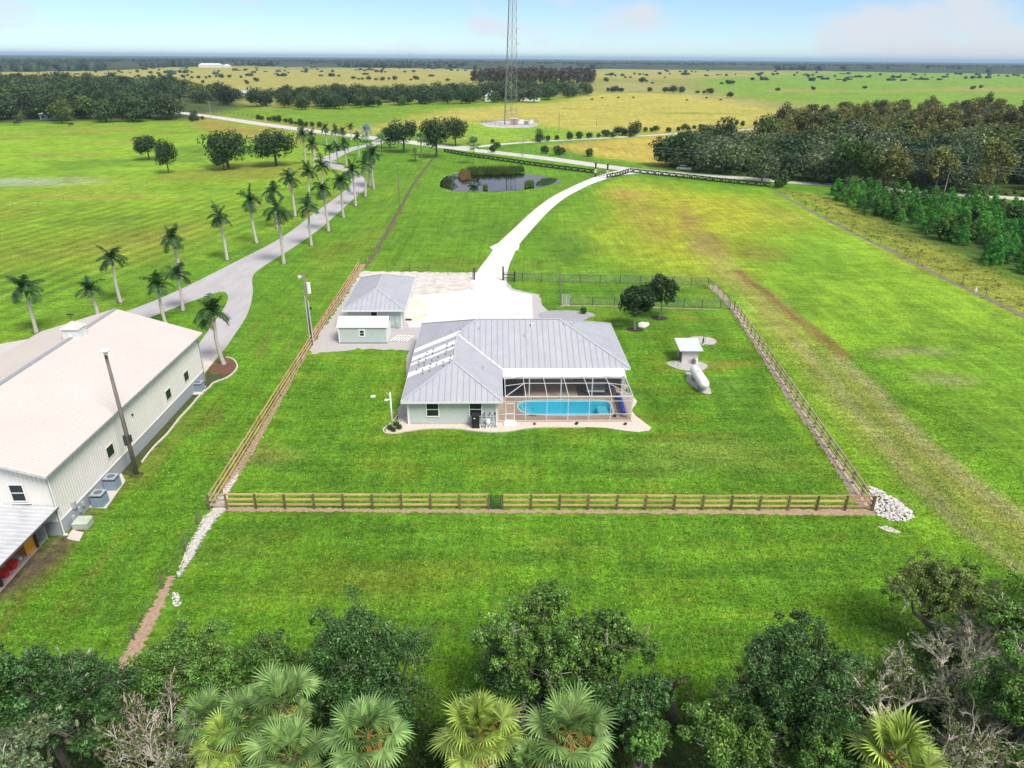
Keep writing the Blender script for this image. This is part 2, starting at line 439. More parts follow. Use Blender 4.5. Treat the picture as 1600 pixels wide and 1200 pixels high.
    spot(700, 405, 14, 5, np.array([.12, .17, .02]), .6); spot(740, 360, 12, 12, deep * 1.4, .35)
    region([(480, 420), (560, 330), (640, 240), (680, 240), (560, 425), (460, 560)], lush * np.array([1.25, 1.05, 1.2]), 3, .6)
    spot(600, 300, 3, 16, lime, .5); spot(545, 380, 4, 20, np.array([.16, .2, .02]), .5)
    # fenced yard and the front paddock
    yard = [(345, 770), (560, 430), (1110, 440), (1350, 770)]
    iny = np.clip(.5 - dist_poly(PX(yard), wx, wy) / 2, 0, 1)
    py_ = fbm(X / 6, Y / 3.2, 61); lay(deep * 1.5, iny * np.clip((.5 - py_) * 4, 0, .6)); lay(np.array([.17, .24, .02]), iny * np.clip((py_ - .55) * 4, 0, .5))
    spot(1180, 720, 9, 4, np.array([.20, .27, .05]), .6); spot(500, 690, 4, 1.6, np.array([.19, .19, .05]), .7); spot(1130, 580, 7, 1.0, ochre * .8, .5); spot(1120, 690, 8, .7, ochre * .7, .35)
    spot(480, 640, 10, 5, lush, .5)
    spot(1110, 500, 5, .8, ochre * .8, .5)
    for q in ((420, 850, 3), (700, 900, 4), (930, 850, 3), (590, 915, 5)): spot(q[0], q[1], q[2] * 1.6, q[2] * .5, np.array([.14, .19, .02]), .55)
    front = [(230, 1000), (345, 805), (1360, 805), (1450, 900), (1300, 1100), (400, 1100)]
    inf_ = np.clip(.5 - dist_poly(PX(front), wx, wy) / 2, 0, 1)
    pf = fbm(X / 5, Y / 1.5, 71); lay(deep * 1.35, inf_ * np.clip((.48 - pf) * 4, 0, .6)); lay(lime * .8, inf_ * np.clip((pf - .6) * 4, 0, .4))
    # strip between the barn and the left fence
    ps = fbm((X + Y * .05) / 1.6, Y / 9, 81)
    ins = np.clip(.5 - dist_poly(PX([(-60, 960), (160, 780), (380, 560), (480, 420), (560, 430), (330, 780), (160, 1080), (-60, 1100)]), wx, wy) / 2, 0, 1)
    lay(np.array([.15, .16, .03]), ins * np.clip((ps - .58) * 4, 0, .6)); lay(deep * 1.5, ins * np.clip((.42 - ps) * 4, 0, .6))
    region([(70, 855), (120, 820), (150, 812), (200, 745), (240, 690), (300, 610), (318, 600), (322, 620), (250, 715), (215, 740), (215, 752), (130, 860), (20, 935), (0, 935)], np.array([.12, .095, .06]), .5, .8)
    # under the foreground trees: ground of a darker green
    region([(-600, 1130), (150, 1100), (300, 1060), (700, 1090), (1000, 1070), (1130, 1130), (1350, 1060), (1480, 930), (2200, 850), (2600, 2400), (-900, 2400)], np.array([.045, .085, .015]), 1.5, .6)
    # general unevenness
    b = fbm(X / 2.2, Y / 2.2, 91) * .4 + fbm(X / 11, Y / 11, 92) * .6
    # swaths left by the mower in the left pasture
    a0 = np.array(P2(0, 440)); a1 = np.array(P2(330, 335)); dv = (a1 - a0) / np.linalg.norm(a1 - a0); s_ = (X - a0[0]) * -dv[1] + (Y - a0[1]) * dv[0]
    mow = np.sin((s_ + 1.2 * fbm(X / 15, Y / 15, 95)) * 1.75) * inleft * np.clip(.5 - dist_poly(PX([(-300, 330), (100, 330), (400, 300), (470, 330), (330, 400), (100, 480), (-300, 560)]), wx, wy) / 8, 0, 1)
    c = c * (1 + .24 * mow)[..., None]
    rows = np.sin((X * .03 + Y + 2.0 * fbm(X / 12, Y / 12, 96)) * 1.9) * np.maximum(iny, inf_)
    c = c * (1 + .06 * rows)[..., None]
    c = c * (0.62 + 0.78 * b)[..., None]
    return np.clip(c, 0.004, .8)

import bmesh
def ring_sheet(outer, inner, z, name, m, parent=None, kind=None):
    """a flat sheet with one opening"""
    bm = bmesh.new(); es = []
    for poly in (outer, inner):
        vv = [bm.verts.new((p[0], p[1], z)) for p in poly]
        es += [bm.edges.new((vv[i], vv[(i + 1) % len(vv)])) for i in range(len(vv))]
    bmesh.ops.triangle_fill(bm, use_beauty=True, edges=es)
    bm.normal_update()
    for f in list(bm.faces):
        cc_ = f.calc_center_median()
        if float(dist_poly(inner, np.array([cc_.x]), np.array([cc_.y]))[0]) < -1e-4: bm.faces.remove(f)
        elif f.normal.z < 0: f.normal_flip()
    me = bpy.data.meshes.new(name); bm.to_mesh(me); bm.free(); me.materials.append(m)
    return link(name, me, parent, kind=kind)
def build_ground():
    th = np.concatenate([np.linspace(-180, -52, 28)[:-1], np.linspace(-50, 50, 440), np.linspace(52, 180, 28)[1:]])
    th = R(1) * th
    r = [0.0, 6.0]
    while r[-1] < 32000: r.append(r[-1] * (1.0088 if r[-1] < 240 else 1.0115 if r[-1] < 450 else 1.02) if r[-1] > 18 else r[-1] + 1.5)
    r = np.array(r[1:])
    T, Rr = np.meshgrid(th, r)
    X = Rr * np.sin(T); Y = Rr * np.cos(T)
    Z = np.zeros(X.shape)
    # the pool basin needs a hollow under the deck; the pond its bed
    c, s = math.cos(HYAW), math.sin(HYAW)
    lx = (X - HO[0]) * c + (Y - HO[1]) * s; ly = -(X - HO[0]) * s + (Y - HO[1]) * c
    dp = dist_poly(POND, X, Y)
    Z = np.where(dp < 0, np.maximum(-1.0, dp * .35), 0)
    Z = np.where((lx > 10.0) & (lx < 22.2) & (ly > 1.6) & (ly < 9.5), -2.0, Z)
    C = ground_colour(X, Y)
    n, k = X.shape
    V = np.stack([X, Y, Z], -1).reshape(-1, 3)
    i = np.arange(n - 1)[:, None] * k + np.arange(k - 1)[None]
    F = np.stack([i, i + 1, i + k + 1, i + k], -1).reshape(-1, 4)[:, ::-1]
    V = np.concatenate([V, [[0, 0, 0]]])
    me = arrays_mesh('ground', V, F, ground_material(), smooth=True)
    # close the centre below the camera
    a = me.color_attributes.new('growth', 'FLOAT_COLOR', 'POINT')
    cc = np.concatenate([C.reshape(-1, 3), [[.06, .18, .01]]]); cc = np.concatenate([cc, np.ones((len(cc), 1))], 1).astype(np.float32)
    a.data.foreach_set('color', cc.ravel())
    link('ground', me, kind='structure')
    cen = MB(); cen.add([(math.sin(t) * 6.2, math.cos(t) * 6.2, -.01) for t in np.linspace(0, 2 * math.pi, 25)[:-1]], [tuple(range(24))[::-1]])
    cen.build('grass_circle', mat('plain_grass', (.05, .16, .01)), kind='structure')

def ground_material():
    m = bpy.data.materials.new('grassland'); m.use_nodes = True
    n = m.node_tree.nodes; l = m.node_tree.links; n.clear()
    out = n.new('ShaderNodeOutputMaterial'); b = n.new('ShaderNodeBsdfPrincipled'); b.inputs['Roughness'].default_value = .9
    b.inputs['Specular IOR Level'].default_value = .15
    at = n.new('ShaderNodeAttribute'); at.attribute_name = 'growth'
    tcn = n.new('ShaderNodeTexCoord')
    geo = n.new('ShaderNodeNewGeometry')
    def noise(scale, sx=1, sy=1, rot=0, detail=4, rough=.6):
        mp_ = n.new('ShaderNodeMapping'); mp_.inputs['Scale'].default_value = (sx, sy, 1); mp_.inputs['Rotation'].default_value = (0, 0, rot)
        mp_.vector_type = 'TEXTURE' if False else 'POINT'
        l.new(tcn.outputs['Object'], mp_.inputs['Vector'])
        t = n.new('ShaderNodeTexNoise'); t.inputs['Scale'].default_value = scale; t.inputs['Detail'].default_value = detail; t.inputs['Roughness'].default_value = rough
        l.new(mp_.outputs['Vector'], t.inputs['Vector']); return t.outputs['Fac']
    def rng_(v, a, b_, c, d):
        r_ = n.new('ShaderNodeMapRange'); r_.inputs['From Min'].default_value = a; r_.inputs['From Max'].default_value = b_
        r_.inputs['To Min'].default_value = c; r_.inputs['To Max'].default_value = d; l.new(v, r_.inputs['Value']); return r_.outputs['Result']
    def mul(a, b_):
        q = n.new('ShaderNodeMath'); q.operation = 'MULTIPLY'; l.new(a, q.inputs[0]); l.new(b_, q.inputs[1]); return q.outputs[0]
    tuft = rng_(noise(2.2, detail=6, rough=.75), .32, .68, .50, 1.52)
    fine = rng_(noise(8.0, detail=4), .3, .7, .62, 1.38)
    patch = rng_(noise(.35, detail=5), .3, .7, .76, 1.24)
    sx = rng_(noise(.9, .18, 1.6, .03, 4), .3, .7, .80, 1.20)        # swaths along x
    sy = rng_(noise(.6, 1.9, .09, .10, 3), .32, .68, .84, 1.16)     # swaths along the lane
    v = mul(mul(mul(tuft, fine), patch), mul(sx, sy))
    mm = n.new('ShaderNodeMix'); mm.data_type = 'RGBA'; mm.blend_type = 'MULTIPLY'; mm.inputs['Factor'].default_value = 1
    cmb = n.new('ShaderNodeCombineColor'); l.new(v, cmb.inputs[0]); l.new(v, cmb.inputs[1]); l.new(v, cmb.inputs[2])
    l.new(at.outputs['Color'], mm.inputs['A']); l.new(cmb.outputs[0], mm.inputs['B'])
    # dry blades mixed in
    dry = n.new('ShaderNodeMix'); dry.data_type = 'RGBA'; dry.inputs['B'].default_value = (.22, .24, .035, 1)
    l.new(rng_(noise(1.3, .6, 1.0, .4, 5, .7), .52, .74, 0, .55), dry.inputs['Factor']); l.new(mm.outputs['Result'], dry.inputs['A'])
    l.new(dry.outputs['Result'], b.inputs['Base Color'])
    bp = n.new('ShaderNodeBump'); bp.inputs['Strength'].default_value = .8; bp.inputs['Distance'].default_value = .15
    l.new(noise(5.5, detail=4, rough=.7), bp.inputs['Height']); l.new(bp.outputs['Normal'], b.inputs['Normal'])
    l.new(b.outputs[0], out.inputs[0])
    return m

POND = smooth_line(PX([(686, 292), (690, 281), (703, 273), (735, 269), (800, 269), (850, 275), (877, 282), (864, 288), (820, 296), (770, 299), (715, 299), (686, 292)]), 4)[:-1]
build_ground()

# ---- flat sheets laid on it
def sheet(name, pts, z, m, kind='structure', px=True, ragged=0, thick=None, label=None, cat=None, seg=None, seed=1):
    poly = PX(pts) if px else list(pts)
    if ragged:
        out = []; rr = random.Random(seed)
        for i in range(len(poly)):
            a = np.array(poly[i]); b_ = np.array(poly[(i + 1) % len(poly)]); L = np.linalg.norm(b_ - a); k = max(1, int(L / (seg or .5)))
            nrm = np.array([-(b_ - a)[1], (b_ - a)[0]]) / (L + 1e-9)
            for j in range(k): out.append(tuple(a + (b_ - a) * j / k + nrm * rr.uniform(-ragged, ragged)))
        poly = out
    mb = MB()
    if thick: mb.prism(poly, z - thick, z)
    else:
        n_ = len(poly); area = sum(poly[i][0] * poly[(i + 1) % n_][1] - poly[(i + 1) % n_][0] * poly[i][1] for i in range(n_))
        if area < 0: poly = poly[::-1]
        mb.add([(p[0], p[1], z) for p in poly], [tuple(range(n_))])
    me = mb.mesh(name, m)
    # triangulate concave outlines robustly
    import bmesh
    bm = bmesh.new(); bm.from_mesh(me); bmesh.ops.triangulate(bm, faces=[f for f in bm.faces if len(f.verts) > 4]); bm.to_mesh(me); bm.free()
    return link(name, me, None, kind=kind, label=label, cat=cat)
def ribbon(name, pts, w, z, m, px=True, sub=8, kind='structure', rag=0.0, seed=1):
    """a road or strip of varying width along a centre line"""
    pp = PX(pts) if px else pts
    c3 = smooth_line([(*p, (w[i] if hasattr(w, '__len__') else w)) for i, p in enumerate(pp)], sub)
    rr = random.Random(seed); vs = []; fs = []
    for i, p in enumerate(c3):
        a = np.array(c3[max(i - 1, 0)][:2]); b_ = np.array(c3[min(i + 1, len(c3) - 1)][:2]); d = (b_ - a) / np.linalg.norm(b_ - a); nn = np.array([-d[1], d[0]])
        l_ = np.array(p[:2]) + nn * (p[2] / 2 + rr.uniform(-rag, rag)); r_ = np.array(p[:2]) - nn * (p[2] / 2 + rr.uniform(-rag, rag))
        vs += [(l_[0], l_[1], z), (r_[0], r_[1], z)]
        if i: fs.append((2 * i - 1, 2 * i + 1, 2 * i, 2 * i - 2))
    return MB().add(vs, fs).build(name, m, kind=kind)

asphalt = mat('pale_asphalt', (.43, .41, .42), .9, var=.10, vscale=.6, bump=.3, bscale=30, stretch=(1, .3, 1))
road_m = mat('shell_rock_road', (.54, .52, .48), .95, var=.12, vscale=.25, bump=.2, bscale=8)
concrete = mat('new_concrete', (.68, .655, .64), .85, var=.07, vscale=.5, detail=7)
gravel = mat('grey_gravel', (.46, .43, .43), .95, var=.30, vscale=9, bump=.8, bscale=14, detail=8)
sand = mat('white_shell_sand', (.46, .41, .37), .95, var=.10, vscale=.9, bump=.5, bscale=6, detail=9, col2=(.72, .68, .64))
dirt = mat('trodden_dirt', (.36, .25, .17), .95, var=.3, vscale=4, bump=.6, bscale=9, detail=7)
mulch = mat('red_mulch', (.16, .07, .05), .95, var=.4, vscale=7, bump=.9, bscale=14)
slab_m = mat('plain_concrete_slab', (.62, .55, .52), .85, var=.06, vscale=2)

# public road and its branch
ribbon('road', [(180, 165), (306, 179), (400, 192.5), (500, 206), (570, 214), (640, 222), (700, 230), (850, 247), (1000, 266.5), (1200, 281.5), (1450, 300), (1700, 318)], [9, 9, 9, 9, 9, 9, 8.5, 8, 7.5, 6.5, 5.5, 5.5], .012, road_m, sub=10, rag=.15)
ribbon('side_road', [(690, 229), (745, 229), (800, 224), (900, 218), (1000, 212.5), (1060, 208.5), (1150, 203.5), (1290, 195), (1420, 186)], [6, 6, 4.5, 4, 4, 4, 4, 4, 4], .016, road_m, rag=.1)
# concrete drive from the gate to the yard
ribbon('concrete_drive', [(1000, 267), (960, 272), (925, 283), (900, 294), (872, 309), (845, 330), (815, 360), (795, 381), (783, 400), (771, 421), (762, 445)], [11, 6, 4, 3.6, 3.6, 3.7, 3.9, 4.2, 4.4, 5.0, 6.0], .022, concrete, sub=8)
sheet('concrete_pad', [(765, 386), (778, 380), (812, 383), (810, 391), (795, 391), (770, 391)], .018, concrete)
sheet('parking_apron', [(632, 498), (640, 462), (700, 458), (738, 452), (748, 434), (787, 434), (788, 445), (800, 455), (831, 461), (833, 505), (640, 512)], .026, concrete, thick=.1)
sheet('rust_stain', [(634, 503), (640, 470), (652, 466), (672, 478), (668, 494), (650, 503)], .031, mat('rusty_concrete', (.72, .52, .38), .85, var=.0, vscale=.5, col2=(.78, .74, .70)), ragged=.3)
sheet('sand_lot', [(566, 424), (745, 426), (749, 436), (738, 453), (700, 459), (642, 463), (600, 470), (556, 436)], .014, sand, ragged=.35)
sheet('gravel_yard', [(566, 424), (600, 440), (640, 500), (660, 505), (652, 547), (600, 546), (560, 545), (487, 553), (483, 546), (503, 515), (535, 470)], .010, gravel, ragged=.3)
sheet('gravel_edge', [(784, 440), (790, 439), (803, 452), (835, 459), (843, 461), (848, 478), (858, 486), (848, 503), (826, 503), (829, 464), (800, 458), (788, 450)], .020, gravel, ragged=.12)
sheet('gravel_bed', [(840, 492), (852, 486), (880, 485), (905, 486), (925, 489), (929, 494), (912, 500), (900, 503), (850, 505)], .024, mat('blue_grey_gravel', (.34, .34, .37), .95, var=.25, vscale=8, bump=.8, bscale=14), ragged=.15)
# asphalt lane lined by palms, with its loop in front of the barn
up_edge = smooth_line(PX([(-160, 655), (-20, 562), (60, 535), (205, 484), (282, 452), (360, 413), (440, 371), (490, 334), (534, 302), (547, 290), (549, 279), (538, 268), (515, 262), (498, 253)]), 5)
loop_out = smooth_line(PX([(503, 247), (522, 252), (548, 266), (566, 276), (573, 285), (570, 296), (550, 313), (504, 354), (458, 387), (412, 416), (395, 432), (395, 457), (387, 490), (362, 530), (343, 556)]), 5)
loop_in = smooth_line(PX([(305, 556), (311, 538), (330, 510), (352, 478), (356, 462), (345, 456), (307, 468), (240, 494), (120, 540), (40, 568), (-60, 620), (-160, 700)]), 5)
sheet('lane', up_edge + loop_out + loop_in, .014, asphalt, px=False)
ribbon('lane', [(510, 250), (530, 240), (556, 231), (582, 226), (600, 219)], [6, 5, 5, 5.5, 7], .018, asphalt, sub=8)
ribbon('lane_edge', [(495, 249), (503, 247), (513, 247)], [2.5, 5, 4], .0225, asphalt, sub=4)
sheet('barn_apron', [(311, 553), (344, 553), (317, 586), (312, 590)], .028, slab_m, thick=.08)
# mulch, landscape strip and its kerb beside the barn
sheet('mulch_bed', [(341, 560), (349, 556), (366, 562), (371, 572), (366, 582), (350, 586), (330, 580), (322, 581)], .032, mulch, ragged=.12)
sheet('weedy_bed', [(318, 600), (322, 581), (350, 586), (368, 580), (352, 592), (335, 598), (316, 612), (280, 650), (250, 690), (222, 722), (205, 745), (190, 742), (190, 725)], .020, mat('weedy_soil', (.10, .075, .035), .95, var=.4, vscale=2, bump=.8, bscale=9, col2=(.06, .10, .02)), ragged=.15)
kb = MB()
kp = [P(*q) for q in ((353, 559), (364, 562), (371, 572), (366, 582), (352, 592), (335, 598), (327, 606), (313, 618), (296, 638), (280, 655), (262, 678), (240, 700), (222, 723))]
kp = smooth_line(kp, 3)
for a, b_ in zip(kp[:-1], kp[1:]): kb.beam((a[0], a[1], .06), (b_[0], b_[1], .06), .16, .14)
kb.build('kerb_edging', mat('cream_kerb', (.60, .54, .46), .9), kind='structure')
sheet('slab_by_corner', [(104, 842), (113, 828), (131, 832), (124, 846)], .03, slab_m, thick=.05, ragged=.05)
sheet('equipment_pad', [(136, 793), (158, 768), (190, 740), (196, 752), (166, 795)], .06, slab_m, thick=.1)
sheet('equipment_pad', [(296, 617), (312, 600), (322, 604), (317, 617)], .06, slab_m, thick=.1)
# dirt along the fences
FL0, FL1 = P2(341, 795), P2(565, 413); FR0, FR1 = P2(1362, 797), P2(1145, 481)
ribbon('fence_line_dirt', [(333, 795), (520, 797), (800, 799), (1100, 800), (1366, 800)], [.7, .5, .5, .55, 1.0], .012, dirt, sub=60, rag=.13)
ribbon('fence_line_dirt', [(352, 765), (400, 690), (455, 590), (500, 510), (568, 413)], [.9, .7, .7, 1.0, 1.0], .016, dirt, sub=60, rag=.14, seed=3)
ribbon('fence_line_dirt', [(1352, 790), (1290, 700), (1220, 598), (1148, 486), (1112, 446)], [1.2, .8, .8, .9, 1.5], .016, mat('pale_dirt', (.44, .34, .29), .95, var=.25, vscale=4, bump=.6), sub=50, rag=.14, seed=4)
ribbon('fence_line_dirt', [(268, 900), (245, 950), (215, 1005), (185, 1060), (160, 1100)], [.4, .8, .9, 1.0, .8], .012, dirt, sub=30, rag=.16, seed=5)
ribbon('ditch_line', [(1212, 300), (1260, 326), (1330, 362), (1400, 396), (1470, 432), (1540, 465), (1620, 505)], [1.2, 1.2, 1.4, 1.2, 1.0, 1.3, 1.3], .012, mat('grey_ditch', (.20, .17, .11), .95, var=.35, vscale=1.5, bump=.8), sub=50, rag=.3, seed=6)
ribbon('fence_line_dirt', [(570, 418), (590, 390), (626, 326), (645, 290), (680, 243)], [.8, .9, .9, .8, .8], .012, mat('dark_soil', (.13, .11, .05), .95, var=.4, vscale=1.0), sub=14, rag=.2, seed=7)
ribbon('fence_line_dirt', [(875, 478), (960, 478), (1040, 481), (1128, 484)], [.6, .5, .4, .4], .012, dirt, sub=14, rag=.12, seed=8)
ribbon('white_rock_strip', [(372, 738), (352, 772), (342, 795), (322, 822), (305, 850), (290, 880), (280, 902)], [.2, .4, .95, .8, .7, .4, .1], .020, mat('crushed_rock', (.50, .46, .43), .95, var=.4, vscale=6, bump=1, bscale=12), sub=40, rag=.18, seed=9)
ring_sheet([HG(-.6, .3), HG(-1.0, 1.2), HG(-1.6, -.5), HG(-1.4, -1.1), HG(-.5, -1.2), HG(.6, -.8), HG(2.5, -.35), HG(5.2, -.35), HG(7, -.8), HG(8.6, -1.05), HG(10.4, -.95), HG(12, -.4), HG(14, -.15), HG(18, -.2), HG(20, -.4), HG(21.7, -1.0), HG(23, -1.3), HG(24.2, -1.0), HG(24.5, -.4), HG(23.9, 1.0), HG(23.4, 2.2), HG(23.2, 3.4), HG(23.9, 4.8), HG(24.2, 5.6), HG(23.9, 7), HG(23.2, 8.2), HG(23.9, 9.2), HG(23.4, 11), HG(24.6, 15.2), HG(23.2, 15.8), HG(10, 15.2), HG(8.0, 11.0), HG(.6, 3)], [HG(9.6, 1.15), HG(22.5, 1.15), HG(22.5, 10.8), HG(9.6, 10.8)], .024, 'house_bed',
      mat('shell_mulch', (.66, .55, .49), .95, var=.28, vscale=6, bump=.8, bscale=14, detail=8), kind='structure')
sheet('side_bed', [HG(-.5, .5), HG(-.9, 4), HG(-.6, 9), HG(-1.2, 14), HG(-1.6, 18), HG(-1.2, 22.3), HG(-.2, 22.6), HG(.4, 22), HG(.4, .5)], .021, gravel, px=False, ragged=.06)
kb = MB(); ke = smooth_line([HG(-.75, 2.5), HG(-1.15, .9), HG(-1.75, -.4), HG(-1.5, -1.2), HG(-.5, -1.32), HG(.6, -.92), HG(2.5, -.45), HG(5.2, -.45), HG(7, -.9), HG(8.6, -1.15), HG(10.4, -1.05), HG(12, -.5), HG(14, -.25), HG(18, -.3)], 5)
for a, b_ in zip(ke[:-1], ke[1:]): kb.beam((*a, .05), (*b_, .05), .12, .1)
kb.build('kerb_edging', mat('cream_kerb', (.60, .54, .46)), kind='structure')
for nm, cx, cy, rx, ry in (('wellhouse_gravel', 1075, 571, 2.3, 1.7), ('tank_gravel', 1092, 601, .95, 2.5), ('tank_gravel', 1082, 586, .7, .8), ('well_gravel', 1099, 532, 1.7, 1.5)):
    c0 = P2(cx, cy); sheet(nm, [(c0[0] + rx * math.cos(a) * (1 + .1 * math.sin(3 * a)) + (.35 * ry * math.sin(a) * -.5), c0[1] + ry * math.sin(a)) for a in np.linspace(0, 2 * math.pi, 26)[:-1]], .02 if cy != 586 else .024, gravel if nm != 'x' else sand, px=False, ragged=.04)
sheet('white_sand_spot', [(996, 506), (1003, 503), (1014, 504), (1015, 508), (1008, 512), (997, 511)], .02, concrete, ragged=.12)
sheet('white_sand_spot', [(1370, 822), (1385, 822), (1408, 831), (1405, 834), (1385, 830)], .012, sand, ragged=.1)
# tower compound ground
sheet('gravel_compound', [(748, 193), (780, 189), (838, 191), (842, 195), (828, 199), (788, 200), (762, 198)], .014, mat('compound_gravel', (.50, .47, .47), .95, var=.15, vscale=.4), ragged=.5)
# pond
sheet('pond_water', POND, -.06, water_mat('pond_surface', (.10, .12, .10), .03, .004, .8, 2.6), px=False)
for nm, pts in (('swamp_water', [(215, 163), (250, 165), (262, 168), (225, 168)]),): pass
for pts in ([(372, 142), (400, 141.5), (414, 143), (414, 145.5), (375, 146)],):
    sheet('far_pond', pts, .3, mat('pale_water', (.55, .6, .62), .2))
# ------------------------------------------------------------------ buildings
siding = mat('sage_siding', (.47, .54, .52), .7, var=.05, vscale=1.5)
white_p = mat('white_trim_paint', (.80, .80, .80), .5, var=.03)
soffit_m = mat('white_soffit', (.70, .70, .70), .6, var=.03)
galv = mat('galvanised_roof_metal', (.44, .45, .495), .5, .15, var=.07, vscale=.6, stretch=(1, 1, 1))
galv2 = mat('fresh_roof_metal', (.80, .80, .84), .5, .0, var=.04, vscale=.8)
white_roof = mat('white_metal_roof', (.80, .79, .78), .5, .0, var=.03, vscale=.5)
dark_glass = mat('window_glass', (.015, .028, .03), .15, var=.3, vscale=2, spec=.35)
black_p = mat('black_metal', (.02, .02, .022), .5)
alu = mat('white_aluminium', (.74, .74, .76), .45, .1, var=.03)

def clip_poly(poly, axis, lim, keep_less):
    out = []
    for i in range(len(poly)):
        a, b = poly[i], poly[(i + 1) % len(poly)]
        ia = (a[axis] <= lim) == keep_less or a[axis] == lim; ib = (b[axis] <= lim) == keep_less or b[axis] == lim
        if ia: out.append(a)
        if ia != ib:
            t = (lim - a[axis]) / (b[axis] - a[axis]); out.append(tuple(a[k] + (b[k] - a[k]) * t for k in range(2)))
    return out
def roof_face(parent, pts, e, m, w=.6, name='roof_panel', rib=.035, special=None, phase=0.0, joined=None, ribw=.05, thick=.03, ribmat=None):
    """split one plane of a roof into standing-seam panels, each lying up the slope; e = direction of its eave"""
    pts = [Vector(p) for p in pts]; o = pts[0]; e = Vector(e).normalized()
    nrm = Vector((0, 0, 0))
    for i in range(len(pts)): nrm += (pts[i] - o).cross(pts[(i + 1) % len(pts)] - o)
    nrm.normalize()
    if nrm.z < 0: nrm = -nrm
    s = nrm.cross(e).normalized()
    if s.z < 0: s = -s
    P2d = [((p - o).dot(e), (p - o).dot(s)) for p in pts]
    a0 = min(p[0] for p in P2d); a1 = max(p[0] for p in P2d); k = 0; a = a0 - phase
    while a < a1 - 1e-4:
        poly = clip_poly(clip_poly(P2d, 0, a, False), 0, a + w, True)
        if len(poly) >= 3 and max(q[0] for q in poly) - min(q[0] for q in poly) > .02:
            mb = joined if joined is not None else MB()
            top = [o + e * q[0] + s * q[1] + nrm * thick for q in poly]; bot = [t - nrm * thick * .9 for t in top]
            n = len(top); vs = top + bot
            fs = [tuple(range(n)), tuple(range(n, 2 * n))[::-1]] + [(i, n + i, n + (i + 1) % n, (i + 1) % n) for i in range(n)]
            # orient upward
            cr = (top[1] - top[0]).cross(top[2] - top[0])
            if cr.dot(nrm) < 0: fs = [f[::-1] for f in fs]
            mb.add(vs, fs, 0)
            # standing seam along the right edge
            xs = [q for q in poly if abs(q[0] - (a + w)) < 1e-5]
            if len(xs) >= 2:
                b0 = min(q[1] for q in xs); b1 = max(q[1] for q in xs)
                if b1 - b0 > .05:
                    c0 = o + e * (a + w) + s * b0 + nrm * (thick + rib / 2); c1 = o + e * (a + w) + s * b1 + nrm * (thick + rib / 2)
                    mb.beam(c0, c1, ribw, rib, 1 if (ribmat and joined is None) else 0, up=nrm)
            if joined is None:
                mm = m
                if special: 
                    sp = special(a + w / 2)
                    if sp: mm = sp
                mb.build(name, ([mm, mm] if special and mm is not m else [mm, ribmat]) if ribmat else mm, parent)
        a += w; k += 1
def window(parent, c, w, h, face='front', frame=.1, sash=True, glass=None, depth=.08, vert=False, fm=None):
    """double-hung window as frame > pane; face = side of the wall it looks out of"""
    x, y, z = c
    f = MB(); g = MB()
    def bx(mb, u0, u1, z0, z1, d0, d1):
        if face == 'front': mb.box((x + u0, y - d1, z + z0), (x + u1, y - d0, z + z1))
        else: mb.box((x + d0, y + u0, z + z0), (x + d1, y + u1, z + z1))
    bx(f, -w / 2 - frame, w / 2 + frame, -frame, 0, 0, depth); bx(f, -w / 2 - frame, w / 2 + frame, h, h + frame, 0, depth)
    bx(f, -w / 2 - frame, -w / 2, 0, h, 0, depth); bx(f, w / 2, w / 2 + frame, 0, h, 0, depth)
    if sash: bx(f, -w / 2, w / 2, h / 2 - .03, h / 2 + .03, .01, depth - .02)
    if vert: bx(f, -.03, .03, 0, h, .012, depth - .022)
    fo = f.build('window', fm or white_p, parent)
    if sash: 
        bx(g, -w / 2, w / 2, 0, h / 2 - .03, .002, .03); g.build('pane', glass or dark_glass, fo)
        g = MB(); bx(g, -w / 2, w / 2, h / 2 + .03, h, .002, .04); g.build('pane', glass or dark_glass, fo)
    else: bx(g, -w / 2, w / 2, 0, h, .002, .03); g.build('pane', glass or dark_glass, fo)
    return fo

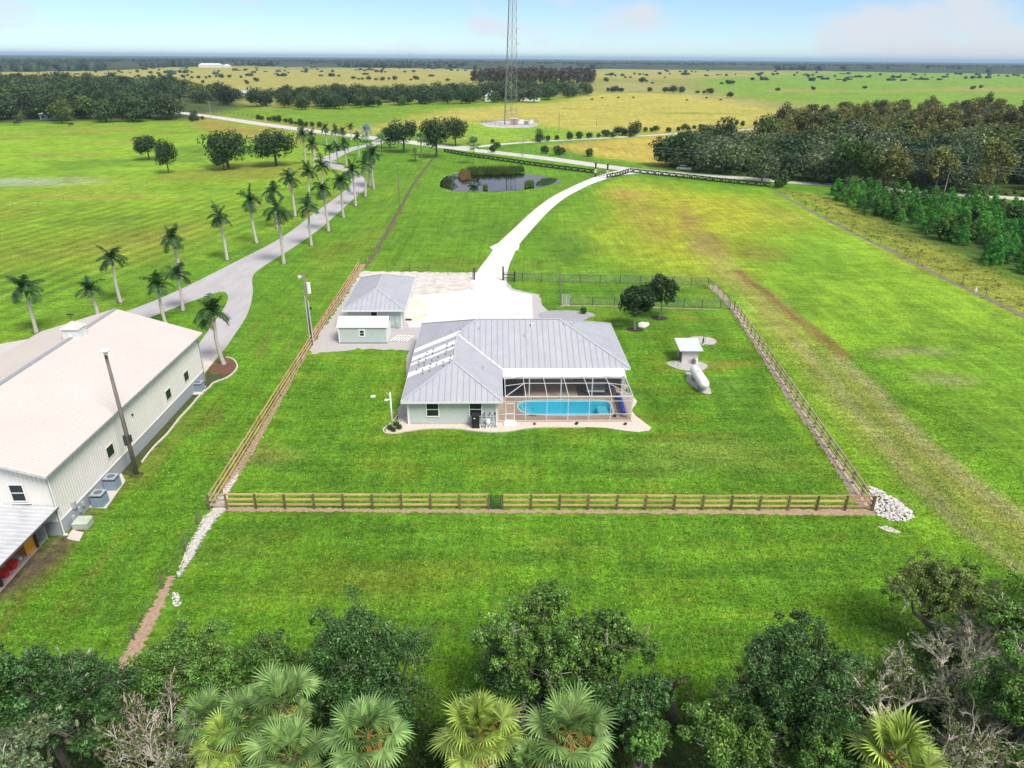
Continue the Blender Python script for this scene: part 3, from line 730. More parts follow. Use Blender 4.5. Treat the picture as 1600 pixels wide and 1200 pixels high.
def build_house():
    t = thing('house', 'sage sided ranch house with grey standing seam hip roof beside the pool', 'house', (HO[0], HO[1], 0), HYAW)
    ez = 2.72; k = .43
    W = 9.85; X1 = 23.7; Y0 = 8.0; Y1 = 22.3; dm = (Y1 - Y0) / 2; h1 = ez + k * W / 2; h2 = ez + k * dm
    A = (0, 0, ez); B = (W, 0, ez); ap = (W / 2, W / 2, h1); V = (W, Y0, ez); RT = (W / 2, Y0 + W / 2, h1)
    RL = (dm, Y0 + dm, h2); RR = (X1 - dm, Y0 + dm, h2); ER = (X1, Y0, ez); BR = (X1, Y1, ez); BL = (0, Y1, ez)
    # walls
    wl = MB(); wl.box((.55, .55, 0), (9.3, 11.0, 2.62)); wl.build('wing_wall', siding, t)
    wl = MB(); wl.box((.551, 11.0, 0), (23.2, 21.8, 2.62)); wl.build('main_wall', siding, t)
    for (x, y) in ((.50, .50), (9.16, .50)):
        c = MB(); c.box((x, y, 0), (x + .18, y + .18, 2.62)); c.build('corner_board', white_p, t)
    for (x, y) in ((22.9, 21.55), (23.06, 11.02)):
        c = MB(); c.box((x, y, 0), (x + .18, y + .18, 2.62)); c.build('corner_board', white_p, t)
    fd = MB()
    fd.box((.56, .52, 0), (9.15, .549, .22)); fd.build('foundation', mat('grey_stucco', (.42, .45, .45), .9), t)
    rf = MB()   # soffit ring under the eaves
    rf.box((.02, .02, ez - .14), (W - .02, Y0, ez - .06)); rf.box((.021, Y0, ez - .141), (X1 - .02, Y1 - .02, ez - .06))
    roof = rf.build('roof', soffit_m, t)
    fa = MB(); fa.box((-.02, -.03, ez - .17), (W + .02, .0, ez + .03)); fa.box((-.03, 0, ez - .17), (0, Y1, ez + .03)); fa.box((W, 0, ez - .17), (W + .03, Y0 - .04, ez + .03))
    fa.box((W + .03, Y0 - .03, ez - .17), (X1, Y0, ez + .03)); fa.box((X1, Y0, ez - .17), (X1 + .03, Y1, ez + .03)); fa.box((0, Y1, ez - .17), (X1, Y1 + .03, ez + .03))
    fa.build('fascia', white_p, roof)
    def left_sp(a):
        # replaced bright panels on the left slope (distance from the front corner)
        y = a
        for y0, y1 in ((5.5, 6.8), (8.9, 9.6), (10.2, 11.0), (12.7, 13.9)):
            if y0 <= y <= y1: return galv2
        return None
    ribm = mat('seam_metal', (.34, .35, .39), .45, .3)
    roof_face(roof, [A, B, ap], (1, 0, 0), galv, special=lambda a: None, ribmat=ribm)
    roof_face(roof, [A, ap, RT, RL, BL], (0, 1, 0), galv, w=.62, special=left_sp, ribmat=galv)
    roof_face(roof, [B, V, RT, ap], (0, 1, 0), galv, ribmat=galv)
    roof_face(roof, [V, ER, RR, RL, RT], (1, 0, 0), galv, w=.64, special=lambda a: galv2 if 18.6 - W + 4.9 < a < 19.9 - W + 4.9 else None, ribmat=ribm)
    roof_face(roof, [ER, BR, RR], (0, 1, 0), galv, ribmat=galv)
    roof_face(roof, [BL, RL, RR, BR], (1, 0, 0), galv, ribmat=ribm)
    for a, b in ((A, ap), (B, ap), (ap, RT), (RT, RL), (BL, RL), (RL, RR), (RR, ER), (RR, BR)):
        c = MB(); c.beam((a[0], a[1], a[2] + .06), (b[0], b[1], b[2] + .06), .22, .05); c.build('ridge_cap', mat('cap_metal', (.52, .53, .58), .45, .2), roof)
    c = MB(); c.beam((V[0], V[1], V[2] + .045), (RT[0], RT[1], RT[2] + .045), .26, .03); c.build('valley_flashing', galv2, roof)
    # vents, pipes and the solar mounts
    for (x, y, z) in ((18.2, 14.6, 0), (17.0, 14.3, 0), (13.6, 14.4, 0), (5.4, 13.9, 1), (7.4, 13.6, 0), (4.3, 14.6, 1), (7.9, 6.0, 2), (12.5, 12.6, 0)):
        zz = ez + k * (min(y - Y0, Y1 - y) if z == 0 else (x if z == 1 else W - x))
        c = MB(); c.cyl((x, y), .07, zz, zz + .38, 8); c.cyl((x, y), .13, zz + .03, zz + .1, 8); c.build('vent_pipe', mat('vent_grey', (.5, .5, .52), .5), roof)
    c = MB(); zz = ez + k * (14.4 - Y0); c.box((13.2, 13.9, zz - .2), (13.7, 14.4, zz + .22)); c.build('roof_vent', mat('vent_pale', (.6, .6, .62), .5), roof)
    c = MB(); zz = ez + k * 4.0; c.box((5.95 + .9, 6.9, zz - .75), (6.3 + .9, 7.2, zz - .35)); c.build('roof_vent', mat('vent_grey', (.5, .5, .52), .5), roof)
    mk = MB(); rr = random.Random(4)
    for i in range(6):
        for j in range(7):
            if rr.random() < .25: continue
            x = .95 + i * .72 + rr.uniform(-.08, .08); y = 4.9 + j * .98 + rr.uniform(-.1, .1)
            if x > min(y, 4.7) : continue
            z = ez + k * x + .05; mk.box((x - .06, y - .05, z - .02), (x + .06, y + .05, z + .13))
    mk.build('mount_bracket', mat('bracket', (.12, .12, .13), .5), roof, kind='stuff')
    # windows of the wing front
    window(t, (2.98, .55, .95), 1.12, 1.42); window(t, (7.2, .55, .95), 1.12, 1.42)
    # side window and door toward the left
    for y in (4.0, 9.0, 15.5): window(t, (.47, y, 1.0), 1.0, 1.3, face='side', depth=.08)
    for y in (14, 18.5): window(t, (23.2, y, 1.0), 1.0, 1.3, face='side')
    # lanai: glazed back wall, posts, ceiling and white pan roof
    g = MB(); g.box((10.4, 10.93, .1), (13.0, 10.999, 2.3)); gd = g.build('sliding_door', dark_glass, t)
    for x in (10.4, 11.7, 13.0):
        f = MB(); f.box((x - .05, 10.88, .1), (x + .05, 10.925, 2.35)); f.build('door_frame', white_p, gd)
    g = MB(); g.box((17.9, 10.93, .1), (19.9, 10.999, 2.25)); gd = g.build('sliding_door', dark_glass, t)
    for x in (17.8, 19.95):
        f = MB(); f.box((x - .09, 10.86, .1), (x + .09, 10.925, 2.35)); f.build('door_frame', white_p, gd)
    g = MB(); g.box((14.0, 10.93, .9), (17.0, 10.999, 2.2)); g.build('window', dark_glass, t)
    pw = mat('light_blue_door', (.45, .55, .58), .6)
    g = MB(); g.box((13.2, 10.9, .1), (14.1, 10.99, 2.2)); g.build('door', pw, t)
    c = MB(); c.box((22.86, 8.0, 0), (23.2, 11.0, 2.6)); c.build('lanai_end_wall', siding, t)
    c = MB(); c.box((9.302, .6, 0), (9.36, 10.99, 2.6)); c.build('wing_side_wall', siding, t)
    c = MB()
    z0, z1 = 2.78, 2.56
    c.add([(W + .08, Y0 + .12, z0), (22.95, Y0 + .12, z0), (22.95, 6.2, z1), (W + .08, 6.2, z1), (W + .08, Y0 + .12, z0 - .12), (22.95, Y0 + .12, z0 - .12), (22.95, 6.2, z1 - .12), (W + .08, 6.2, z1 - .12)],
          [(0, 3, 2, 1), (4, 5, 6, 7), (3, 7, 6, 2), (0, 4, 7, 3), (2, 6, 5, 1), (1, 5, 4, 0)])
    c.build('lanai_roof', white_roof, t)
    c = MB(); c.beam((W + .1, 6.12, 2.50), (22.95, 6.12, 2.50), .12, .14); c.build('gutter', alu, t)
    for x in (12.74, 16.1, 19.4):
        c = MB(); c.box((x - .06, 6.02, .13), (x + .06, 6.14, 2.44)); c.build('lanai_post', white_p, t)
    # deck around the pool
    pts = smooth_line([(11.35, 4.1), (11.5, 5.1), (12.3, 5.62), (14, 5.8), (16, 5.85), (18, 5.8), (20.2, 5.7), (20.95, 5.45), (21.3, 4.9), (21.35, 3.9), (21.3, 2.8), (20.9, 2.2), (18.5, 2.0), (16, 1.95), (14, 2.05), (12.6, 2.3), (11.7, 3.0), (11.35, 4.1)], 4)[:-1]
    deckm = mat('tan_pool_deck', (.48, .36, .27), .85, var=.10, vscale=1.2, bump=.2, bscale=20)
    d = ring_sheet([(9.37, .92), (22.72, .92), (22.72, 10.99), (9.37, 10.99)], pts, .13, 'pool_deck', deckm, t)
    e = MB(); e.box((9.37, .86, -.02), (22.78, .919, .128)); e.box((22.721, .92, -.02), (22.78, 8, .128)); e.build('deck_edge', deckm, d)
    # pool
    pt = thing('swimming_pool', 'light blue swimming pool with rounded ends inside the screened enclosure', 'pool', (HO[0], HO[1], 0), HYAW)
    n = len(pts); cx = sum(p[0] for p in pts) / n; cy = sum(p[1] for p in pts) / n
    inn = [(cx + (p[0] - cx) * .965, cy + (p[1] - cy) * .90) for p in pts]
    poolm = mat('pool_shell', (.30, .76, .88), .5, var=.06, vscale=1.5)
    ring_sheet([(p[0], p[1]) for p in pts], inn, .145, 'coping', mat('pool_coping', (.66, .74, .74), .6), pt)
    b = MB(); b.add([(p[0], p[1], .144) for p in inn] + [(cx + (p[0] - cx) * .97, cy + (p[1] - cy) * .95, -1.45) for p in inn],
                    [(i, (i + 1) % n, n + (i + 1) % n, n + i) for i in range(n)] + [tuple(range(n, 2 * n))])
    b.build('basin', poolm, pt)
    s1 = MB()
    for i, (zz, xx) in enumerate(((-.25, 12.6), (-.6, 12.95), (-1.0, 13.3))): s1.box((11.75, 3.1, -1.4), (xx, 4.9, zz + i * .001))
    s1.build('steps', mat('step_shell', (.52, .76, .82), .5), pt)
    s1 = MB(); s1.box((19.9, 2.4, -1.4), (21.05, 5.3, -.45)); s1.build('bench', mat('step_shell', (.52, .76, .82), .5), pt)
    wt = MB(); wt.add([(p[0], p[1], .02) for p in inn], [tuple(range(n))[::-1]])
    wo_ = wt.build('water', water_mat('pool_water', (.50, .92, 1.0), .02, .02, 2.5), pt)
    hr = MB(); hr.tube([(11.15, 3.6, .13), (11.15, 3.6, .85), (11.5, 3.6, .95), (11.9, 3.6, .5), (12.0, 3.6, .05)], .025, 6); hr.tube([(11.15, 4.3, .13), (11.15, 4.3, .85), (11.5, 4.3, .95), (11.9, 4.3, .5), (12.0, 4.3, .05)], .025, 6)
    hr.build('handrail', mat('pale_rail', (.75, .7, .62), .3, .3), pt)
    # screened enclosure
    c = thing('pool_screen_enclosure', 'white aluminium screen enclosure with mansard top over the pool', 'pool cage', (HO[0], HO[1], 0), HYAW)
    x0, x1, yf, yl, zb = 10.12, 22.72, .98, 6.18, 2.78
    kx0, kx1, ky, kz = 12.05, 20.65, 3.55, 3.05
    def bar(name, a, b, w=.055, h=.055, par=c): m_ = MB(); m_.beam(a, b, w * .8, h * .8); return m_.build(name, alu, par)
    z = .13
    fx = [x0, 12.15, 14.25, 16.35, 18.45, 20.6, x1]
    kn = [None, kx0] + [14.15, 16.2, 18.3, kx1] 
    for x in fx: bar('post', (x, yf, z), (x, yf, zb), .06, .06)
    for x in (9.4,): bar('post', (x, yf, z), (x, yf, 2.5), .05, .05)
    bar('eave_beam', (x0, yf, zb), (x1, yf, zb), .08, .13); bar('eave_beam', (x0, yf, zb), (x0, yl, zb), .07, .12); bar('eave_beam', (x1, yf, zb), (x1, yl, zb), .07, .12)
    for zz in (2.28, .85): bar('rail', (9.4 if zz < 1 else x0, yf, zz), (x1, yf, zz), .05, .05); bar('rail', (x1, yf, zz), (x1, yl, zz), .05, .05)
    bar('rail', (9.4, yf, 2.28), (x0, yf, 2.28), .05, .05); bar('rail', (9.4, yf, z + .03), (x1, yf, z + .03), .04, .04)
    for i, x in enumerate((kx0, 14.15, 16.25, 18.35, kx1)):
        xf = fx[i + 1]; bar('rafter', (xf, yf, zb), (x, ky, kz), .06, .08); bar('rafter', (x, ky, kz), (x - .0, yl, 2.66), .06, .08)
    bar('rafter', (x0, yf, zb), (kx0, ky, kz), .06, .08); bar('rafter', (x1, yf, zb), (kx1, ky, kz), .06, .08)
    bar('purlin', (kx0, ky, kz), (kx1, ky, kz), .06, .07)
    for a_, b_ in (((x0, ky, zb), (kx0, ky, kz)), ((x0, 5.2, zb), (kx0, yl, 2.68)), ((x1, ky, zb), (kx1, ky, kz)), ((x1, 5.2, zb), (kx1, yl, 2.68))): bar('purlin', a_, b_, .05, .06)
    for y in (2.4, 3.7, 4.95, yl): bar('post', (x1, y, z), (x1, y, zb), .05, .05)
    for y in (3.55, yl): bar('post', (x0, y, 2.1), (x0, y, zb), .05, .05)
    bar('brace', (x1, yf, .9), (x1, 2.4, zb), .03, .03); bar('brace', (x1, 3.7, .9), (x1, 2.4, zb), .03, .03)
    scr = see_through('insect_screen', (.05, .05, .055), .24)
    def panel(pl): m_ = MB(); m_.add(pl, [tuple(range(len(pl)))]); m_.build('screen_panel', scr, c)
    for i in range(6):
        if i == 0: panel([(fx[0], yf, 2.3), (fx[1], yf, 2.3), (fx[1], yf, zb), (fx[0], yf, zb)]); panel([(11.05, yf, z), (fx[1], yf, z), (fx[1], yf, 2.26), (11.05, yf, 2.26)])
        else: panel([(fx[i], yf, z), (fx[i + 1], yf, z), (fx[i + 1], yf, zb), (fx[i], yf, zb)])
    ks = [kx0, 14.15, 16.25, 18.35, kx1]
    for i in range(4):
        panel([(fx[i + 1], yf, zb), (fx[i + 2], yf, zb), (ks[i + 1], ky, kz), (ks[i], ky, kz)])
        panel([(ks[i], ky, kz), (ks[i + 1], ky, kz), (ks[i + 1], yl, 2.66), (ks[i], yl, 2.66)])
    panel([(x0, yf, zb), (fx[1], yf, zb), (kx0, ky, kz)]); panel([(fx[5], yf, zb), (x1, yf, zb), (kx1, ky, kz)])
    panel([(x0, yf, zb), (kx0, ky, kz), (kx0, yl, 2.66), (x0, yl, zb)]); panel([(x1, yf, zb), (x1, yl, zb), (kx1, yl, 2.66), (kx1, ky, kz)])
    for ya, yb in ((yf, 2.4), (2.4, 3.7), (3.7, 4.95), (4.95, yl)): panel([(x1, ya, z), (x1, yb, z), (x1, yb, zb), (x1, ya, zb)])
    dr = MB(); dx0, dx1 = 10.17, 11.02
    for a_, b_ in (((dx0, .92, z), (dx0, .92, 2.12)), ((dx1, .92, z), (dx1, .92, 2.12)), ((dx0, .92, 2.08), (dx1, .92, 2.08)), ((dx0, .92, .95), (dx1, .92, .95)), ((dx0, .92, z + .12), (dx1, .92, z + .12))): dr.beam(a_, b_, .08, .08)
    dob = dr.build('screen_door', alu, c)
    st = MB(); st.box((9.95, .12, 0), (11.2, .9, .2)); link('door_step', st.mesh('door_step', white_roof), None, (HO[0], HO[1], 0), HYAW, 'white concrete step in front of the screen door', 'step')
    # furniture under the lanai
    wick = mat('dark_wicker', (.03, .03, .032), .8, var=.3, vscale=20); cush = mat('grey_cushion', (.30, .31, .34), .9, var=.1, vscale=8)
    so = thing('outdoor_sofa', 'dark wicker sofa with three grey back cushions on the dark lanai rug', 'sofa', tuple(HG(20.05, 7.9)) + (.15,), HYAW)
    m_ = MB(); m_.box((-1.25, -.45, 0), (1.25, .45, .34)); m_.build('base', wick, so)
    m_ = MB(); m_.box((-1.25, .3, .34), (1.25, .46, .82)); m_.build('back', wick, so)
    for s_ in (-1, 1): m_ = MB(); m_.box((s_ * 1.18 - .09, -.45, .34), (s_ * 1.18 + .09, .3, .62)); m_.build('armrest', wick, so)
    for i in range(3):
        m_ = MB(); m_.box((-1.06 + i * .72, -.42, .345), (-1.06 + i * .72 + .68, .12, .48)); m_.build('seat_cushion', cush, so)
        m_ = MB(); m_.box((-1.06 + i * .72, .13, .5), (-1.06 + i * .72 + .68, .29, .95)); m_.build('back_cushion', cush, so)
    tb = thing('coffee_table', 'low pale topped table in front of the outdoor sofa', 'table', tuple(HG(19.95, 7.05)) + (.15,), HYAW)
    m_ = MB(); m_.box((-.95, -.22, .34), (.95, .2, .40)); m_.build('table_top', mat('pale_top', (.6, .6, .62), .3), tb)
    for sx in (-1, 1):
        for sy in (-1, 1): m_ = MB(); m_.box((sx * .85 - .03, sy * .16 - .03, 0), (sx * .85 + .03, sy * .16 + .03, .34)); m_.build('leg', wick, tb)
    m_ = MB(); m_.box((18.0, 6.4, .134), (22.3, 9.6, .146)); link('outdoor_rug', m_.mesh('rug', mat('charcoal_rug', (.06, .06, .065), .95, var=.2, vscale=9)), None, (HO[0], HO[1], 0), HYAW, 'charcoal rug under the outdoor sofa', 'rug')
    m_ = MB(); m_.box((9.6, 6.6, .134), (12.2, 10.2, .146)); link('outdoor_rug', m_.mesh('rug2', mat('navy_rug', (.022, .027, .045), .9, var=.3, vscale=6)), None, (HO[0], HO[1], 0), HYAW, 'navy blue rug in the left bay of the lanai', 'rug')
    # a dark counter / cabinet in the left bay
    ct = thing('outdoor_bar', 'dark outdoor bar counter against the lanai wall left of the sliding door', 'bar counter', tuple(HG(10.5, 9.6)) + (.15,), HYAW)
    m_ = MB(); m_.box((-.9, -.35, 0), (.9, .35, .95)); m_.build('cabinet', mat('navy_cabinet', (.03, .035, .05), .5), ct); m_ = MB(); m_.box((-.96, -.4, .952), (.96, .4, 1.0)); m_.build('counter_top', mat('dark_stone', (.05, .05, .06), .25), ct)
    for i, (x, y) in enumerate(((12.2, 7.5), (12.2, 8.4))):
        ch = thing('bar_stool', 'black high stool ' + ('nearer the pool' if i == 0 else 'farther from the pool') + ' beside the navy rug', 'stool', tuple(HG(x, y)) + (.15,), HYAW, group='stools by the bar')
        m_ = MB(); m_.box((-.2, -.2, .68), (.2, .2, .74)); m_.build('seat', wick, ch); m_ = MB(); m_.box((.17, -.2, .74), (.21, .2, 1.1)); m_.build('backrest', wick, ch)
        for sx in (-1, 1):
            for sy in (-1, 1): m_ = MB(); m_.beam((sx * .16, sy * .16, .68), (sx * .2, sy * .2, 0), .035, .035); m_.build('leg', black_p, ch)
    gr = thing('kettle_grill', 'black round covered grill beside the house wall in the lanai', 'grill', tuple(HG(14.7, 9.9)) + (.13,), HYAW)
    m_ = MB(); m_.ell((0, 0, .85), .36, .36, .26, 14, 8); m_.build('kettle', black_p, gr, smooth=True)
    for a in (0, 2.1, 4.2): m_ = MB(); m_.beam((.2 * math.cos(a), .2 * math.sin(a), .66), (.3 * math.cos(a), .3 * math.sin(a), 0), .03, .03); m_.build('leg', black_p, gr)
    # pool cover roller
    rl = thing('pool_cover_roller', 'royal blue solar pool cover rolled on its reel at the right end of the deck', 'pool cover', tuple(HG(22.12, 3.9)) + (.13,), HYAW - .03)
    m_ = MB(); pr_ = [(.0, -2.1, .48), (0, -1, .48), (0, 0, .48), (0, 1, .48), (0, 2.1, .48)]; m_.tube(pr_, [.24, .27, .27, .26, .23], 14); m_.build('rolled_cover', mat('royal_blue_cover', (.012, .06, .42), .45, var=.25, vscale=4, bump=.3, bscale=6), rl, smooth=True)
    for s_ in (-1, 1):
        m_ = MB(); m_.beam((-.3, s_ * 2.2, 0), (0, s_ * 2.2, .5), .04, .04); m_.beam((.3, s_ * 2.2, 0), (0, s_ * 2.2, .5), .04, .04); m_.beam((-.3, s_ * 2.2, .02), (.3, s_ * 2.2, .02), .05, .04); m_.build('reel_stand', mat('reel_dark', (.06, .06, .07), .4), rl)
    for (x, y, lb) in ((21.2, 1.75, 'small black planter on the deck near the pool front right corner'),):
        p_ = thing('planter', lb, 'planter', tuple(HG(x, y)) + (.13,)); m_ = MB(); m_.cyl((0, 0), .13, 0, .28, 10, r2=.18); m_.build('pot', black_p, p_); m_ = MB(); m_.cyl((0, 0), .02, .28, .7, 6); m_.build('stem', black_p, p_)
    sk = MB(); sk.box((-.35, -.16, 0), (.35, .16, .05)); sk.cyl((0, 0), .13, .05, .09, 10); link('pool_skimmer', sk.mesh('sk', mat('grey_lid', (.22, .24, .24), .6)), None, tuple(HG(12.9, 2.1)) + (.15,), HYAW - .2, 'grey skimmer lid at the front left edge of the pool', 'pool skimmer')
    # equipment in front of the wing
    bl = thing('equipment_cabinet', 'tall black cabinet standing on the bed below the right window of the wing', 'equipment cabinet', tuple(HG(7.2, .0)) + (.02,), HYAW)
    m_ = MB(); m_.box((-.36, -.4, 0), (.36, .33, 1.28)); m_.build('body', mat('black_plastic', (.018, .018, .02), .45), bl)
    m_ = MB(); m_.box((-.39, -.43, 1.281), (.39, .36, 1.38)); m_.build('lid', mat('black_lid', (.03, .03, .032), .4), bl); m_ = MB(); m_.box((-.2, -.41, 1.05), (-.02, -.401, 1.15)); m_.build('badge', white_p, bl)
    pe = thing('pool_pump_set', 'pool pump, filter and grey pipework against the wing wall', 'pool equipment', tuple(HG(8.35, .2)) + (.02,), HYAW)
    pw_ = mat('pvc_pipe', (.62, .64, .66), .4); pg = mat('pump_grey', (.28, .33, .38), .5)
    m_ = MB(); m_.cyl((.05, -.15), .22, .12, .72, 14); m_.ell((.05, -.15, .72), .22, .22, .15, 14, 6); m_.build('filter_tank', mat('filter_white', (.6, .68, .74), .4), pe, smooth=True)
    m_ = MB(); m_.tube([(-.65, -.35, .25), (-.25, -.35, .25)], .12, 10); m_.box((-.7, -.48, .02), (-.2, -.22, .14)); m_.build('pump', pg, pe)
    m_ = MB(); m_.tube([(.5, -.35, .28), (.85, -.35, .28)], .12, 10); m_.box((.45, -.46, .02), (.9, -.24, .16)); m_.build('pump', pg, pe)
    m_ = MB()
    for a_ in ([(-.45, -.3, .3), (-.45, -.3, .75), (-.1, 0.1, .75), (-.1, .1, 1.3)], [(-.6, .15, .1), (-.6, .15, 1.2), (-.3, .15, 1.35), (-.1, .15, 1.1)], [(.3, .1, .1), (.3, .1, 1.3), (.55, .1, 1.35), (.55, .1, .1)], [(.7, .12, 1.35), (.7, .12, .3), (.2, -.1, .45)], [(-.2, .2, .9), (.75, .2, .9)], [(.85, .2, .1), (.85, .2, 1.4)]):
        m_.tube(a_, .035, 6)
    m_.build('pipework', pw_, pe)
    for x in (-.3, .25, .7): m_ = MB(); m_.box((x - .05, .05, 1.2), (x + .07, .2, 1.36)); m_.build('valve', black_p, pe)
    for i in range(3): m_ = MB(); m_.box((-.75 + i * .62, -.65, 0), (-.66 + i * .62, -.1, .22)); m_.build('support_block', white_p, pe)
    m_ = MB(); m_.box((-.45, -.3, 0), (.45, .3, .08)); 
build_house()

def build_garage():
    a = P2(536, 484.7, 2.7); x0, y0 = -22.45, 88.75
    t = thing('garage', 'detached sage garage with grey hip roof and one small window facing the shed', 'garage', (x0, y0, 0), R(2.2))
    W, D, ez, k = 8.25, 15.3, 2.7, .42; h = ez + k * W / 2
    A = (0, 0, ez); B = (W, 0, ez); C_ = (W, D, ez); D_ = (0, D, ez); a1 = (W / 2, W / 2, h); a2 = (W / 2, D - W / 2, h)
    m = MB(); m.box((.5, .5, 0), (W - .5, D - .5, 2.6)); m.build('wall', siding, t)
    m = MB(); m.box((.02, .02, ez - .14), (W - .02, D - .02, ez - .05)); rf = m.build('roof', soffit_m, t)
    m = MB(); m.box((-.03, -.03, ez - .16), (W + .03, 0, ez + .03)); m.box((-.03, 0, ez - .16), (0, D, ez + .03)); m.box((W, 0, ez - .16), (W + .03, D, ez + .03)); m.build('fascia', white_p, rf)
    rib = mat('seam_metal', (.34, .35, .39), .45, .3)
    roof_face(rf, [A, B, a1], (1, 0, 0), galv, .62, ribmat=rib); roof_face(rf, [A, a1, a2, D_], (0, 1, 0), galv, .62, ribmat=galv); roof_face(rf, [B, C_, a2, a1], (0, 1, 0), galv, .62, ribmat=galv); roof_face(rf, [D_, a2, C_], (1, 0, 0), galv, .62, ribmat=galv)
    for p, q in ((A, a1), (B, a1), (a1, a2), (a2, C_), (a2, D_)): m = MB(); m.beam((p[0], p[1], p[2] + .06), (q[0], q[1], q[2] + .06), .2, .05); m.build('ridge_cap', mat('cap_metal', (.5, .5, .5)), rf)
    for x, y in ((.46, .46), (W - .64, .46), (W - .64, D - .64)): m = MB(); m.box((x, y, 0), (x + .18, y + .18, 2.6)); m.build('corner_board', white_p, t)
    window(t, (4.1, .5, 1.5), .8, .85, sash=False)
    for y in (3.0, 8.2): # two wide garage doors facing the apron
        m = MB(); m.box((W - .5, y, .02), (W - .44, y + 4.2, 2.25)); gd = m.build('garage_door', white_p, t)
        for z in (.55, 1.1, 1.65): m = MB(); m.box((W - .438, y + .02, z), (W - .43, y + 4.18, z + .02)); m.build('door_seam', mat('seam_grey', (.3, .3, .3)), gd)  # grey joint strips across the door
    for y in (2.4, 7.7, 12.9): m = MB(); m.box((W - .5, y, 1.9), (W - .3, y + .15, 2.15)); m.build('wall_lamp', black_p, t)
    m = MB(); m.box((6.9, .36, .2), (7.35, .499, 1.0)); m.build('meter_box', mat('pale_box', (.42, .52, .5), .5), t)
    m = MB(); m.box((6.95, .42, 1.0), (7.02, .499, 1.9)); m.box((6.2, .40, .3), (6.7, .499, .75)); m.build('conduit_box', mat('pale_box', (.42, .52, .5), .5), t)
    m = MB(); m.box((-.45, -.2, 0), (.45, .2, .16)); link('door_mat', m.mesh('dm', black_p), None, (P2(638, 500.5)[0], P2(638, 500.5)[1], .03), 0.0, 'black mat on the gravel at the corner of the garage', 'mat')
build_garage()

def build_shed():
    t = thing('shed', 'small sage shed with white metal gable roof in front of the garage', 'shed', (-21.9, 83.85, 0), R(1.3))
    W, D, h = 6.1, 3.1, 2.25; hr = 3.05
    m = MB(); m.box((0, 0, .12), (W, D, h)); m.add([(W, 0, h), (W, D, h), (W, D / 2, hr - .1), (0, 0, h), (0, D, h), (0, D / 2, hr - .1)], [(0, 1, 2), (3, 5, 4)]); m.build('wall', siding, t)
    m = MB(); m.box((0.02, .02, 0), (W - .02, D - .02, .12)); m.build('skid_base', black_p, t)
    rf = None
    for s_ in (0, 1):
        y0 = -.18 if s_ == 0 else D + .18; m = MB()
        pts = [(-.15, y0, h - .06), (W + .15, y0, h - .06), (W + .15, D / 2, hr), (-.15, D / 2, hr)]
        if rf is None: rf = MB().beam((-.15, D / 2, hr + .03), (W + .15, D / 2, hr + .03), .2, .05).build('roof', white_roof, t)
        roof_face(rf, pts, (1, 0, 0), white_roof, .62, rib=.02)
    for x in (-.02, W - .12):
        m = MB(); m.box((x, -.03, .12), (x + .14, 0, h)); m.build('corner_board', white_p, t)
    m = MB(); m.box((W, -.02, .12), (W + .03, .12, h)); m.box((W, D - .12, .12), (W + .03, D + .02, h)); m.box((W + .001, .5, .15), (W + .05, D - .5, 2.05)); m.build('side_door', white_p, t)
    window(t, (2.95, 0, 1.05), .5, .7, frame=.16, depth=.05)
    m = MB(); m.box((5.2, -.05, h - .14), (5.5, -.001, h - .08)); m.build('gable_vent', black_p, t)
    # stacked white boards on bearers
    s = thing('board_stack', 'row of white boards laid on the gravel between the shed and the house', 'boards', (P2(610, 534)[0], P2(610, 534)[1], .02), R(-6))
    for i in range(7):
        m = MB(); m.beam((i * .34, 0, .08), (i * .34 + .5, 2.3, .08), .15, .05); m.build('board', white_p, s)
    for y in (.4, 1.9): m = MB(); m.beam((-.1 + y * .24, y, .03), (2.0 + y * .24, y, .03), .08, .05); m.build('bearer', black_p, s)
build_shed()

